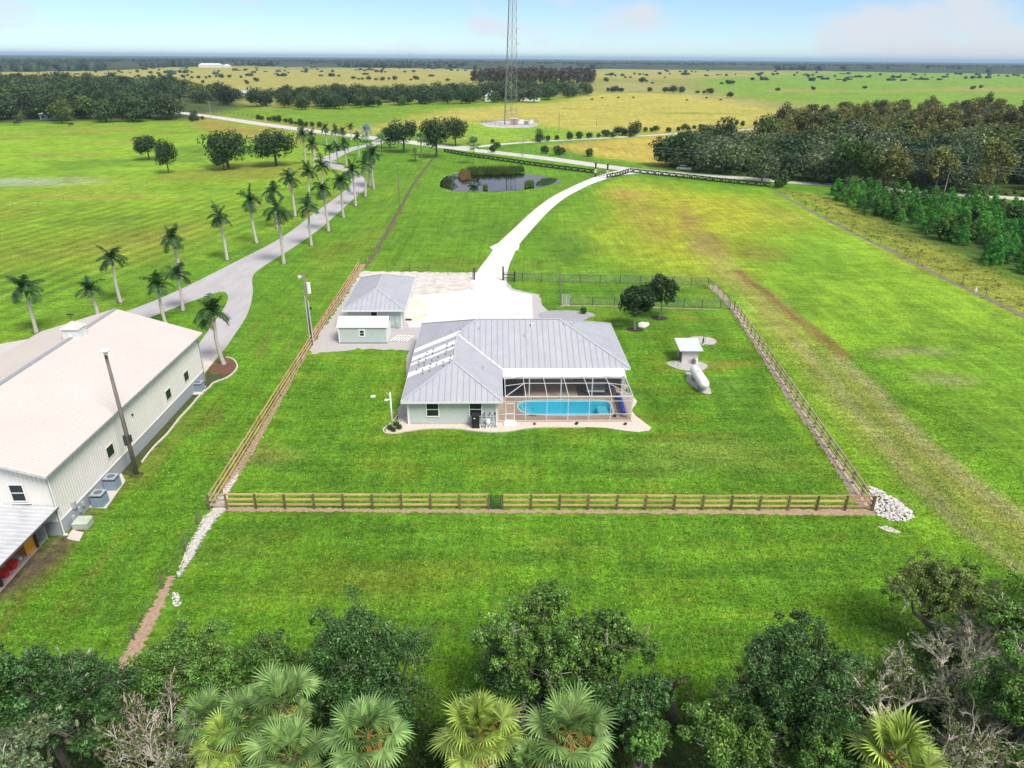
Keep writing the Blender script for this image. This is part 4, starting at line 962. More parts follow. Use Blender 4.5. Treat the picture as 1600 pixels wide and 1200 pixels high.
def build_barn():
    x0, x1 = -50.4, -33.75; y0, y1 = 43.9, 72.1; ez = 5.6; rx = -41.85; rz = 8.2; dz = .0
    bw = mat('white_ribbed_siding', (.76, .725, .705), .6, var=.03, vscale=.6); bg_ = mat('grey_ribbed_siding', (.36, .38, .42), .6, var=.05, vscale=.6)
    wr = mat('white_ribbed_roof', (.60, .555, .525), .5, .0, var=.03, vscale=.15)
    gt = mat('grey_trim', (.30, .31, .34), .5)
    t = thing('barn', 'large white metal barn with grey wainscot and two ridge cupolas on the left', 'barn', (x1, y0, 0), R(1.0))
    ox, oy = x1, y0
    W = x1 - x0; D = y1 - y0; rX = rx - ox - .3
    # walls in local frame: right wall at x=0, extends to -W
    m = MB(); m.box((-W, 0, 0), (-.02, D, ez - .05))
    m.add([(-W, 0, ez - .05), (-.02, 0, ez - .05), (rX, 0, rz - .1), (-W, D, ez - .05), (-.02, D, ez - .05), (rX, D, rz - .1)], [(0, 1, 2), (3, 5, 4)])
    m.build('wall', bw, t)
    ws = MB(); wn = 1.25
    y = 0
    while y < D - .01:      # ribs of the right wall, white above, grey wainscot below
        ws.box((-.02, y + .02, wn), (.012, y + .06, ez - .08), 0); ws.box((-.02, y + .02, 0), (.017, y + .06, wn - .03), 1); y += .305
    ws.build('wall_ribs', [bw, bg_], t, kind='stuff')
    m = MB(); m.box((-.019, -.004, 0), (.0, D, wn - .02)); m.box((-W, -.03, 0), (-.0195, -.004, wn - .02)); m.build('wainscot', bg_, t)
    m = MB(); m.box((-.0185, 0, wn - .02), (.03, D, wn + .03)); m.build('wainscot_trim', mat('white_trim_paint', (.8, .8, .8)), t)
    ws = MB(); x = -W
    while x < -.05:
        top = rz - abs(x - rX) * (rz - ez) / abs(rX) - .15
        ws.box((x, -.035, wn), (x + .04, 0, max(top, 3)), 0); x += .305
    ws.build('gable_ribs', bw, t, kind='stuff')
    m = MB(); m.box((-.03, -.05, 0), (.03, .0, ez)); m.build('corner_trim', gt, t)
    m = MB(); m.tube([(.08, -.02, ez - .1), (.08, -.02, .1)], .05, 6); m.box((.02, -.1, .02), (.3, .05, .14)); m.build('downspout', mat('white_trim_paint', (.8, .8, .8)), t)
    m = MB(); m.tube([(.08, D - .1, ez - .1), (.08, D - .1, .1)], .05, 6); m.build('downspout', gt, t)
    # roof
    rr = MB(); rr.beam((rX, -.55, rz + .05), (rX, D + .55, rz + .05), .42, .06); rf = rr.build('roof', gt, t)
    oh = .42; ze = ez - oh * (rz - ez) / abs(rX)
    for side in (0, 1):
        xe = oh if side == 0 else -W - oh
        ze_ = ze if side == 0 else rz - (rX - xe) * (rz - ez) / abs(rX)
        j = MB(); roof_face(rf, [(xe, -.55, ze_), (xe, D + .55, ze_), (rX + (.01 if side == 0 else -.01), D + .55, rz), (rX + (.01 if side == 0 else -.01), -.55, rz)], (0, 1, 0), wr, .305, rib=.035, ribw=.05, joined=j, thick=.05)
        j.build('roof_slope', wr, rf)
    m = MB(); m.beam((oh + .03, -.55, ze - .03), (oh + .03, D + .55, ze - .03), .10, .12); m.build('gutter', gt, rf)
    for y in (-.57, D + .57):
        m = MB(); m.beam((oh, y, ze - .05), (rX, y, rz - .06), .04, .2); m.beam((-W - oh, y, rz - (rX + W + oh) * (rz - ez) / abs(rX) - .05), (rX, y, rz - .06), .04, .2); m.build('rake_trim', mat('pale_rake', (.62, .61, .60)), rf)
    # lower side roof on the far left
    j = MB(); zl = rz - (rX + W + oh) * (rz - ez) / abs(rX)
    roof_face(rf, [(-W - oh - .01, 1, zl - .05), (-W - oh - .01, D - 1.2, zl - .05), (-W - 5, D - 1.2, zl - .9), (-W - 5, 1, zl - .9)], (0, 1, 0), wr, .305, rib=.02, joined=j); j.build('side_roof', wr, rf)
    # cupolas
    for yy in (20.9, 7.2):
        c = MB(); c.box((rX - .75, yy - .75, rz - .35), (rX + .75, yy + .75, rz + .85)); cu = c.build('cupola', mat('cupola_white', (.74, .74, .75), .5), t)
        m = MB(); m.add([(rX - .9, yy - .9, rz + .86), (rX + .9, yy - .9, rz + .86), (rX + .9, yy + .9, rz + .86), (rX - .9, yy + .9, rz + .86), (rX, yy, rz + 1.5)], [(0, 1, 4), (1, 2, 4), (2, 3, 4), (3, 0, 4), (3, 2, 1, 0)]); m.build('cupola_roof', wr, cu)
        m = MB(); m.tube([(rX, yy, rz + 1.45), (rX, yy, rz + 2.3)], .025, 6); m.beam((rX - .35, yy, rz + 2.1), (rX + .35, yy, rz + 2.1), .03, .12); m.beam((rX, yy - .25, rz + 1.85), (rX, yy + .25, rz + 1.85), .03, .03); m.build('weathervane', black_p, cu)
        m = MB(); m.box((rX - .8, yy - .8, rz - .5), (rX + .8, yy + .8, rz - .28)); m.build('cupola_base', gt, cu)
    # windows on the right wall
    for yy in (8.15, 19.6, 24.0):
        window(t, (.0, yy, 2.0 if yy > 10 else 2.15), 1.05, .95, face='side', frame=.05, sash=False, vert=True, fm=bw, depth=.05)
    window(t, (-2.35, -.03, 3.15), .95, 1.35, frame=.07)
    for xx in (-4.6, -2.3): window(t, (xx, -.03, 2.75), 1.5, .12, frame=.05, sash=False)
    m = MB(); m.box((.0, 12.5, 3.7), (.12, 12.65, 3.85)); m.build('wall_lamp', black_p, t)
    # meter boxes
    mg = mat('meter_grey', (.42, .44, .47), .5)
    for yy, z0_, z1_, w_ in ((1.7, 1.2, 1.75, .35), (2.2, .5, .95, .25), (1.3, .3, .8, .2), (2.75, .7, 1.1, .2)): m = MB(); m.box((.03, yy, z0_), (.2, yy + w_, z1_)); m.build('meter_box', mg, t)
    # air conditioners and transformer
    acb = mat('condenser_blue_grey', (.22, .30, .38), .5, var=.1, vscale=6)
    n_ = 0
    for (px, py, lb) in ((156, 792, 'blue grey air conditioner nearest the front corner of the barn'), (176, 766, 'blue grey air conditioner beside the tall light pole'), (310.5, 612, 'blue grey air conditioner at the far end of the barn wall')):
        c = P2(px, py); a = thing('air_conditioner', lb, 'air conditioner', (c[0] - .05, c[1] + .3, .062), R(1), group='air conditioners along the barn wall')
        w = .46; hh = 1.12 if n_ < 2 else .95
        m = MB(); m.box((-w, -w, 0), (w, w, hh * .78)); m.build('body', acb, a)
        m = MB(); 
        for z in np.arange(.06, hh * .76, .09):
            m.box((-w - .012, -w - .012, z), (w + .012, w + .012, z + .03))
        m.build('louvre', mat('louvre_grey', (.26, .34, .42), .5), a)
        m = MB(); m.box((-w + .02, -w + .02, hh * .781), (w - .02, w - .02, hh * .92)); m.build('vent_band', black_p, a)
        m = MB(); m.box((-w - .02, -w - .02, hh * .921), (w + .02, w + .02, hh)); m.build('top', mat('condenser_top', (.33, .38, .43), .5), a)
        m = MB(); m.cyl((0, 0), .3, hh + .001, hh + .03, 16); m.build('fan_grille', mat('grille_dark', (.12, .14, .16), .5), a); n_ += 1
        m = MB(); m.tube([(-w, 0, .3), (-w - .25, 0, .3), (-w - .25, 0, 1.0)], .03, 6); m.build('pipe', black_p, a)
    c = P2(131, 822); a = thing('transformer_box', 'low pale green electrical transformer box on the soil by the barn corner', 'transformer', (c[0], c[1], .02), R(4))
    pgm = mat('transformer_green', (.38, .46, .36), .5, var=.08, vscale=3)
    m = MB(); m.box((-.55, -.5, 0), (.55, .5, .5)); m.build('body', pgm, a)
    m = MB(); m.add([(-.58, -.53, .5), (.58, -.53, .5), (.58, .53, .5), (-.58, .53, .5), (-.5, -.3, .62), (.5, -.3, .62), (.5, .45, .62), (-.5, .45, .62)], [(4, 5, 6, 7), (0, 1, 5, 4), (1, 2, 6, 5), (2, 3, 7, 6), (3, 0, 4, 7), (3, 2, 1, 0)]); m.build('lid', mat('transformer_lid', (.48, .54, .45), .5), a)
    # lean-to at the front left
    l = thing('lean_to', 'open lean-to with silver metal roof attached to the front of the barn', 'lean-to', (-33.45, 42.75, 0), R(0))
    lm = mat('silver_lean_roof', (.56, .57, .60), .4, .2, var=.1, vscale=.8)
    base = MB(); base.beam((0, 1.05, 2.56), (0.15, -10, 2.56), .1, .12); lr = base.build('roof', mat('dark_eave', (.10, .10, .11)), l)
    roof_face(lr, [(0, 1.05, 2.6), (.15, -10, 2.6), (-8, -10, 3.05), (-8, 1.05, 3.05)], (0, 1, 0), lm, .45, rib=.03, ribmat=mat('lean_rib', (.74, .75, .78), .4, .2))
    for x, y in ((-1.35, -.35), (-1.2, -4.6)):
        m = MB(); m.box((x - .09, y - .09, 0), (x + .09, y + .09, 2.6)); m.build('post', mat('dark_post', (.04, .03, .03), .8), l)
    m = MB(); m.box((-2.3, .50, .04), (-1.1, .56, 1.25)); m.build('partition', mat('grey_panel', (.40, .42, .47), .6), l)
    sheet('lean_slab', [(-34.75, 43.6), (-34.4, 37.6), (-34.1, 31), (-42, 31), (-42, 43.6)], .034, mat('lean_slab', (.42, .35, .33), .9, var=.15, vscale=1.5), px=False, thick=.05)
    c = thing('orange_cabinet', 'orange yellow metal cabinet standing under the lean-to roof', 'cabinet', (-35.3, 41.95, .035), R(-8))
    m = MB(); m.box((-.4, -.45, 0), (.4, .45, 1.15)); m.build('body', mat('orange_enamel', (.80, .36, .03), .45, var=.08), c)
    m = MB(); m.box((-.38, -.47, .04), (.38, -.452, 1.12)); m.build('door', mat('rust_brown', (.42, .14, .03), .6), c)
    m = MB(); m.cyl((0, 0), .12, .0, .16, 12); link('white_bucket', m.mesh('b', white_p), None, (-35.2, 41.0, .036), 0, 'small white bucket on the slab below the orange cabinet', 'bucket')
    for (x, y, s_, lb) in ((-35.15, 40.1, .36, 'round red plastic tub at the edge of the lean-to slab'), (-35.1, 39.2, .34, 'dark red tub nearest the front of the lean-to')):
        c = thing('red_tub', lb, 'tub', (x, y, .036), 0, group='red tubs under the lean-to'); m = MB(); m.cyl((0, 0), s_ * .8, 0, .45, 16, r2=s_); m.build('body', mat('red_plastic', (.62, .02, .02), .45), c); m = MB(); m.cyl((0, 0), s_ + .03, .451, .49, 16); m.build('lid', mat('red_lid', (.70, .03, .02), .4), c)
build_barn()
# ------------------------------------------------------------------ fences
wood_new = mat('new_fence_pine', (.62, .41, .19), .8, var=.22, vscale=1.2, stretch=(1, 1, 6), inst=.18)
wood_grey = mat('weathered_fence_pine', (.46, .37, .28), .85, var=.22, vscale=1.2, inst=.2)
wood_post = mat('fence_post_wood', (.17, .12, .075), .9, var=.3, vscale=4, inst=.3)
wood_old = mat('old_grey_wood', (.16, .13, .11), .9, var=.3, vscale=3)
wire_m = mat('galvanised_wire', (.25, .25, .25), .5, .4)
black_w = mat('black_fence_paint', (.018, .018, .017), .7, var=.2)

def unit_rail(L, w, h, m, name):
    mb = MB(); mb.box((0, -w / 2, -h / 2), (L, w / 2, h / 2)); return mb.mesh(name, m)
def plank_fence(name, label, pts, n, rail_m, top=1.42, rails=(1.33, .86, .38), rail_h=.17, skip=None, side=.09, rjit=.012, post_off=0):
    """posts and every rail as parts; pts = ends in world; n bays"""
    a = np.array(pts[0]); b = np.array(pts[-1]); L = np.linalg.norm(b - a); ang = math.atan2(b[1] - a[1], b[0] - a[0])
    t = thing(name, label, 'fence', (a[0], a[1], 0), ang)
    bay = L / n; pm = MB(); pm.box((-.065, -.065, -.05), (.065, .065, top)); pme = pm.mesh('post', wood_post); rme = unit_rail(bay - .01, .035, rail_h, rail_m, 'rail')
    rr = random.Random(hash(label) % 1000 if False else len(label))
    for i in range(n + 1):
        link('post', pme, t, (i * bay, 0, rr.uniform(-.03, .0)))
    for i in range(n):
        if skip and i in skip: continue
        for z in rails:
            o = link('rail', rme, t, (i * bay + .005, side, z + rr.uniform(-rjit, rjit))); o.rotation_euler = (0, rr.uniform(-.006, .006), rr.uniform(-.003, .003))
    return t, bay, a, ang
# front run with the small green gate between its two halves
gx0, gx1 = P2(764, 796), P2(785, 796)
plank_fence('plank_fence', 'three rail wooden fence along the front of the yard, left of the small gate', [P2(355, 795), gx0], 9, wood_new)
plank_fence('plank_fence', 'three rail wooden fence along the yard front, from the gate to the rock pile', [gx1, P2(1320, 798)], 12, wood_new)
plank_fence('plank_fence', 'short run of bright boards closing the right front corner of the yard', [P2(1320, 798), P2(1363, 798)], 1, mat('orange_boards', (.46, .27, .14), .8, var=.2))
plank_fence('plank_fence', 'short grey run of rails over the white rock strip at the left corner', [P2(328, 796), P2(355, 796)], 1, wood_grey)
plank_fence('plank_fence', 'long wooden rail fence on the left of the yard up to the garage', [P2(328, 796), P2(562, 418)], 31, wood_new, side=-.09)
plank_fence('plank_fence', 'long pinkish rail fence on the right side of the yard above the rock pile', [P2(1361, 798), P2(1147, 484)], 25, mat('pinkish_rail', (.62, .46, .36), .85, var=.2, vscale=1.5, inst=.2), side=.09)
g = thing('garden_gate', 'small dark green metal gate in the middle of the front wooden fence', 'gate', (*gx0, 0), math.atan2(gx1[1] - gx0[1], gx1[0] - gx0[0]))
gl = np.linalg.norm(np.array(gx1) - np.array(gx0)); gm_ = mat('dark_green_paint', (.012, .07, .03), .5)
m = MB()
for a_, b_ in (((.12, 0, .12), (gl - .12, 0, .12)), ((.12, 0, 1.3), (gl - .12, 0, 1.3)), ((.12, 0, .12), (.12, 0, 1.3)), ((gl - .12, 0, .12), (gl - .12, 0, 1.3))): m.beam(a_, b_, .05, .05)
m.build('gate_frame', gm_, g)
for z in (.35, .6, .85, 1.08): m = MB(); m.beam((.12, 0, z), (gl - .12, 0, z), .03, .03); m.build('gate_bar', gm_, g)
m = MB(); m.add([(.14, .01, .14), (gl - .14, .01, .14), (gl - .14, .01, 1.28), (.14, .01, 1.28)], [(0, 1, 2, 3)]); m.build('mesh_infill', see_through('green_mesh', (.01, .05, .02), .45), g)

def wire_fence(label, pts, spacing=4.0, h=1.25, wires=(.35, .7, 1.05), pm=None, mesh_m=None, r=.05, name='wire_fence', wr=.008, top=False, jit=.08):
    pts = PX(pts); t = thing(name, label, 'fence', (*pts[0], 0)); o = np.array(pts[0]); rr = random.Random(len(label))
    c = MB(); c.cyl((0, 0), r, -.05, h, 6); me = c.mesh('post', pm or wood_old); W_ = MB(); M_ = MB(); s = [0]
    for a, b in zip(pts[:-1], pts[1:]):
        a = np.array(a) - o; b = np.array(b) - o; L = np.linalg.norm(b - a); n = max(1, round(L / spacing))
        for i in range(n + (1 if b is not None and np.allclose(b + o, pts[-1]) else 0)):
            p = a + (b - a) * i / n
            ob = link('post', me, t, (p[0], p[1], 0)); ob.rotation_euler = (rr.uniform(-jit, jit), rr.uniform(-jit, jit), 0)
        for z in wires: W_.beam((*a, z), (*b, z), wr, wr)
        if top: W_.beam((*a, h - .03), (*b, h - .03), .045, .045)
        if mesh_m: M_.add([(*a, .03), (*b, .03), (*b, h - .05), (*a, h - .05)], [(0, 1, 2, 3)])
    W_.build('wires', wire_m, t)
    if mesh_m: M_.build('mesh', mesh_m, t)
    return t
wire_fence('wire fence on thin wooden posts running from the left corner down to the trees', [(328, 797), (310, 820), (290, 860), (255, 920), (210, 1000), (172, 1075), (140, 1140)], 4.6, 1.35, jit=.04, r=.055)
wire_fence('old wire fence beside the lane from the garage toward the oaks', [(572, 412), (600, 372), (626, 327), (650, 284), (684, 240)], 3.0, 1.2)
wire_fence('wire fence at the back edge of the sand lot', [(572, 420), (640, 424), (700, 429), (738, 435)], 4.5, 1.3, pm=mat('steel_post', (.08, .09, .07), .6), r=.04)
wire_fence('wire fence and ditch line on the right edge of the big field', [(1212, 298), (1258, 322), (1330, 360), (1400, 394), (1470, 430), (1540, 463), (1600, 495), (1700, 545)], 7, 1.3, jit=.1)
wire_fence('leaning wire fence crossing the left pasture', [(20, 325), (60, 322), (100, 314), (140, 307), (180, 299), (230, 290)], 6.0, 1.2)
wire_fence('wire fence below the left wood', [(0, 204), (110, 199), (240, 193), (300, 188)], 9, 1.2)
wire_fence('wire fence at the road edge of the hay field', [(770, 242), (860, 244), (960, 258), (1040, 262)], 6, 1.2)
chain = see_through('chain_link', (.16, .18, .17), .30)
pm_ = mat('black_steel_post', (.03, .04, .035), .5)
wire_fence('black chain link fence along the back of the yard', [(787, 438), (875, 442), (1000, 444), (1106, 447)], 3.0, 1.45, wires=(), pm=pm_, mesh_m=chain, r=.04, name='chain_link_fence', top=True, jit=0)
wire_fence('black chain link fence along the near side of the back run', [(891, 477), (960, 478), (1040, 480), (1125, 482), (1140, 484)], 3.0, 1.3, wires=(), pm=pm_, mesh_m=chain, r=.04, name='chain_link_fence', top=True, jit=0)
wire_fence('grey chain link fence closing the right end of the back run', [(1106, 447), (1147, 486)], 2.4, 1.45, wires=(), pm=mat('grey_steel_post', (.2, .2, .2), .5, .3), mesh_m=chain, r=.04, name='chain_link_fence', top=True, jit=0)
wire_fence('grey chain link fence between the back run and the drive side lawn', [(875, 442), (876, 477)], 2.4, 1.45, wires=(), pm=mat('grey_steel_post', (.2, .2, .2), .5, .3), mesh_m=chain, r=.05, name='chain_link_fence', top=True, jit=0)
# white gate of the run
a = P2(878, 477); b = P2(891, 477); gt_ = thing('chain_link_gate', 'pale double chain link gate at the left end of the back run', 'gate', (*a, 0), math.atan2(b[1] - a[1], b[0] - a[0])); L = np.linalg.norm(np.array(b) - np.array(a))
pg_ = mat('pale_galvanised', (.60, .62, .60), .4, .3)
for i in range(2):
    m = MB(); x0 = i * L / 2 + .03; x1 = (i + 1) * L / 2 - .03
    for p, q in (((x0, 0, .05), (x1, 0, .05)), ((x0, 0, 1.6), (x1, 0, 1.6)), ((x0, 0, .05), (x0, 0, 1.6)), ((x1, 0, .05), (x1, 0, 1.6))): m.beam(p, q, .06, .06)
    lf = m.build('gate_leaf', pg_, gt_); m = MB(); m.add([(x0, 0.01, .05), (x1, .01, .05), (x1, .01, 1.6), (x0, .01, 1.6)], [(0, 1, 2, 3)]); m.build('mesh', see_through('pale_mesh', (.5, .55, .5), .35), lf)
# dark posts where the drive enters the yard
for i, (px, py, hh, lb) in enumerate(((741, 437, 2.0, 'thick dark gate post on the left of the concrete drive at the sand lot'), (786, 438, 2.3, 'tall thin dark gate post on the right of the concrete drive'), (804, 440, 1.7, 'short dark post at the end of the two rail panel by the drive'))):
    c = P2(px, py); m = MB(); m.box((-.13, -.13, -.05), (.13, .13, hh)); p_ = link('gate_post', m.mesh('p', mat('dark_timber', (.045, .03, .025), .85, var=.3)), None, (*c, 0), 0, lb, 'post')
a = P2(787, 439); b = P2(803, 440); t = thing('rail_panel', 'two dark rails beside the concrete drive', 'fence', (*a, 0), math.atan2(b[1] - a[1], b[0] - a[0])); L = np.linalg.norm(np.array(b) - np.array(a))
for z in (.55, 1.1): m = MB(); m.beam((0, 0, z), (L, 0, z), .05, .12); m.build('rail', mat('dark_timber', (.04, .03, .02)), t)

# black board fence along the road, with a crossed motif in every bay
def black_fence(label, pts, h=1.4, bay=2.5):
    pts = PX(pts); t = thing('board_fence', label, 'fence', (*pts[0], 0)); o = np.array(pts[0])
    pmh = MB(); pmh.box((-.1, -.1, -.05), (.1, .1, h + .12)); pme = pmh.mesh('post', black_w); cache = {}
    for a, b in zip(pts[:-1], pts[1:]):
        a = np.array(a) - o; b = np.array(b) - o; L = np.linalg.norm(b - a); n = max(1, round(L / bay)); w = L / n; ang = math.atan2(b[1] - a[1], b[0] - a[0])
        m = MB()
        for z in (.32, h - .12): m.beam((0, -.1, z), (w, -.1, z), .04, .30)
        m.beam((.1, -.12, .35), (w - .1, -.12, h - .15), .03, .2); m.beam((.1, -.145, h - .15), (w - .1, -.145, .35), .03, .2)
        m.box((w * .36, -.165, .52), (w * .64, -.14, .66)); m.box((w * .36, -.165, .90), (w * .64, -.14, 1.04))
        me = m.mesh('fence_panel', black_w)
        for i in range(n):
            p = a + (b - a) * i / n; link('post', pme, t, (p[0], p[1], 0)); link('fence_panel', me, t, (p[0], p[1], 0), ang)
    link('post', pme, t, (*(np.array(pts[-1]) - o), 0))
black_fence('black crossbuck board fence beside the road behind the pond', [(694, 238), (720, 243), (760, 249), (850, 262), (929, 272)])
black_fence('black crossbuck board fence beside the road right of the gateway', [(984, 270), (1040, 276), (1120, 285), (1202, 293)])
black_fence('short black board fence curving from the right gate post to the road', [(949, 278.5), (965, 276), (982, 270.5)])
wg = []
for i, (px, py, lb) in enumerate(((930, 276.5, 'left timber post of the drive gateway by the road'), (948.5, 278.5, 'right timber post of the drive gateway by the road'))):
    c = P2(px, py); p_ = thing('gateway_post', lb, 'gate post', (*c, 0)); m = MB(); m.box((-.22, -.22, 0), (.22, .22, 3.9)); m.build('column', mat('dark_timber', (.04, .03, .02)), p_); m = MB(); m.box((-.34, -.34, 3.901), (.34, .34, 4.15)); m.build('cap', black_w, p_); m = MB(); m.box((-.3, -.3, 1.2), (.3, .3, 2.4)); m.build('pale_collar', mat('pale_collar', (.5, .5, .45)), p_); wg.append(c)
gx = thing('drive_gate', 'black open farm gate swung in beside the left gateway post', 'gate', (wg[0][0] + .3, wg[0][1], 0), R(38))
m = MB()
for z in (.3, .62, .94, 1.26, 1.58): m.beam((0, 0, z), (4.4, 0, z), .06, .08)
m.build('gate_bars', black_w, gx); 
for x in (0, 1.1, 2.2, 3.3, 4.4): m = MB(); m.beam((x, .04, .2), (x, .04, 1.7), .12, .06); m.build('gate_upright', black_w, gx)
# fence beside the far road on the left
wire_fence('grey post fence along the far road beyond the left pasture', [(306, 172), (340, 176), (372, 180), (402, 184)], 6, 1.6, wires=(.4, .8, 1.2, 1.5), wr=.06, r=.12, name='road_fence')

# ------------------------------------------------------------------ poles and wires
conc = mat('weathered_pole', (.20, .17, .14), .9, var=.25, vscale=2, stretch=(3, 3, .4))
pale_pole = mat('pale_pole', (.40, .38, .34), .85, var=.15)
b0, hh = height_of(214, 742, 547)
t = thing('light_pole', 'tall wooden pole with round white yard lamp in front of the barn', 'light pole', (b0[0], b0[1], 0))
m = MB(); m.tube([(0, 0, -.1), (-.05, 0, hh * .5), (-.12, 0, hh)], [.19, .16, .12], 12); m.build('pole', conc, t, smooth=True)
m = MB(); m.tube([(-.1, 0, hh - .3), (.0, -.2, hh - .1), (.18, -.45, hh - .05)], .04, 6); m.build('lamp_arm', pale_pole, t)
m = MB(); m.cyl((.15, -.35), .12, hh - .25, hh - .02, 12); m.ell((.15, -.35, hh + .12), .38, .38, .16, 18, 6); m.build('lamp_head', white_p, t)
m = MB(); m.box((-.3, -.22, 3.0), (-.05, .1, 3.9)); m.box((.12, -.2, 3.3), (.3, .1, 3.9)); m.build('control_box', mat('dark_box', (.05, .05, .055), .5), t)
m = MB(); m.cyl((0, 0), .55, 0, .12, 14, r2=.3); m.build('soil_mound', mat('weedy_soil', (.1, .07, .03)), t)
b0, hh = height_of(488, 539, 425)
t = thing('utility_pole', 'utility pole with white transformer and conduits at the left fence by the garage', 'utility pole', (b0[0], b0[1], 0))
m = MB(); m.tube([(0, 0, -.1), (-.06, 0, hh)], [.16, .11], 10); m.build('pole', conc, t, smooth=True)
m = MB(); m.tube([(.2, -.12, 0), (.14, -.12, hh * .62)], .06, 6); m.tube([(-.19, -.1, 0), (-.2, -.1, hh * .68)], .05, 6); m.build('conduit', mat('pvc_pipe', (.6, .6, .6)), t)
m = MB(); m.cyl((.38, -.05), .24, hh * .72, hh * .86, 12); m.build('transformer', white_p, t); m = MB(); m.box((-.75, -.1, hh - .75), (-.4, .1, hh - .45)); m.beam((-.6, 0, hh - .6), (0, 0, hh - .5), .05, .05); m.build('lamp_head', white_p, t)
m = MB(); m.box((.2, -.1, hh * .5), (.42, .12, hh * .53)); m.build('bracket', black_p, t)
b0, hh = height_of(613.5, 672, 613)
t = thing('yard_lamp', 'white lamp post at the left front corner of the house', 'lamp post', (b0[0], b0[1], 0))
m = MB(); m.tube([(0, 0, 0), (0, 0, hh)], [.09, .075], 10); m.build('pole', white_p, t, smooth=True); m = MB(); m.beam((0, 0, hh - .75), (-.3, -.1, hh - .7), .06, .06); m.cyl((-.38, -.12), .2, hh - .74, hh - .66, 14, r2=.08); m.build('lamp_head', white_p, t); m = MB(); m.tube([(-.05, 0, hh - .3), (-.3, 0, hh - .1), (-.42, 0, hh + .05)], .02, 5); m.build('camera_arm', white_p, t)
pole_tops = {}
def pole(label, px, py, ty, cross=False, r=.13, m_=None, lamp=False, name='utility_pole', hset=None):
    b0, hh = height_of(px, py, ty)
    if hset: hh = hset
    t = thing(name, label, 'utility pole', (b0[0], b0[1], 0), group='poles along the roads')
    m = MB(); m.tube([(0, 0, -.1), (0, 0, hh)], [r, r * .65], 8); m.build('pole', m_ or conc, t)
    if cross: 
        m = MB(); m.beam((-1.3, 0, hh - .6), (1.3, 0, hh - .6), .12, .14); ca = m.build('crossarm', m_ or conc, t)
        for x in (-1.2, 0, 1.2): m = MB(); m.cyl((x, 0), .05, hh - .53, hh - .3, 6); m.build('insulator', white_p, ca)
    if lamp: m = MB(); m.box((-.2, -.2, hh - .1), (.2, .2, hh + .1)); m.build('lamp_head', mat('pale_pole', (.4, .4, .4)), t)
    return (b0[0], b0[1], hh)
pole('thin grey pole with a lamp beside the old wire fence left of the pond', 625, 327, 256, lamp=True)
w1 = pole('leaning pale pole in front of the right wood', 1475, 302, 252, m_=pale_pole)
pole('pole standing in the ochre field right of the tower', 873, 208, 174); pole('thin pole in the ochre field farthest right of the tower', 932, 197, 178)
w3 = pole('pale pole with crossarm at the far end of the road on the left', 330, 184, 158, True, m_=pale_pole)
w2 = pole('pole at the roadside between the pond and the tower field', 817, 245, 213)
w25 = pole('pole with crossarm beside the large oak near the pond', 667, 214, 190, True, m_=pale_pole)
pole('pole in the field left of the tower', 738, 206, 186)
for a, b_, lb in ((w1, w2, 'overhead wires crossing in front of the right wood'), (w2, w25, 'overhead wires from the roadside pole to the large oak'), (w1, (w1[0] + 75, w1[1] - 45, w1[2]), 'overhead wires running out of the right edge')):
    t = thing('power_lines', lb, 'wires', (a[0], a[1], 0))
    for k_ in range(3):
        m = MB(); pts_ = []
        for i in range(9):
            u_ = i / 8; pts_.append(((b_[0] - a[0]) * u_, (b_[1] - a[1]) * u_, a[2] + (b_[2] - a[2]) * u_ - k_ * .75 - 4 * u_ * (1 - u_) * 1.3))
        m.tube(pts_, .02, 4, caps=False); m.build('wire', mat('wire_grey', (.30, .32, .34), .5, .2), t)

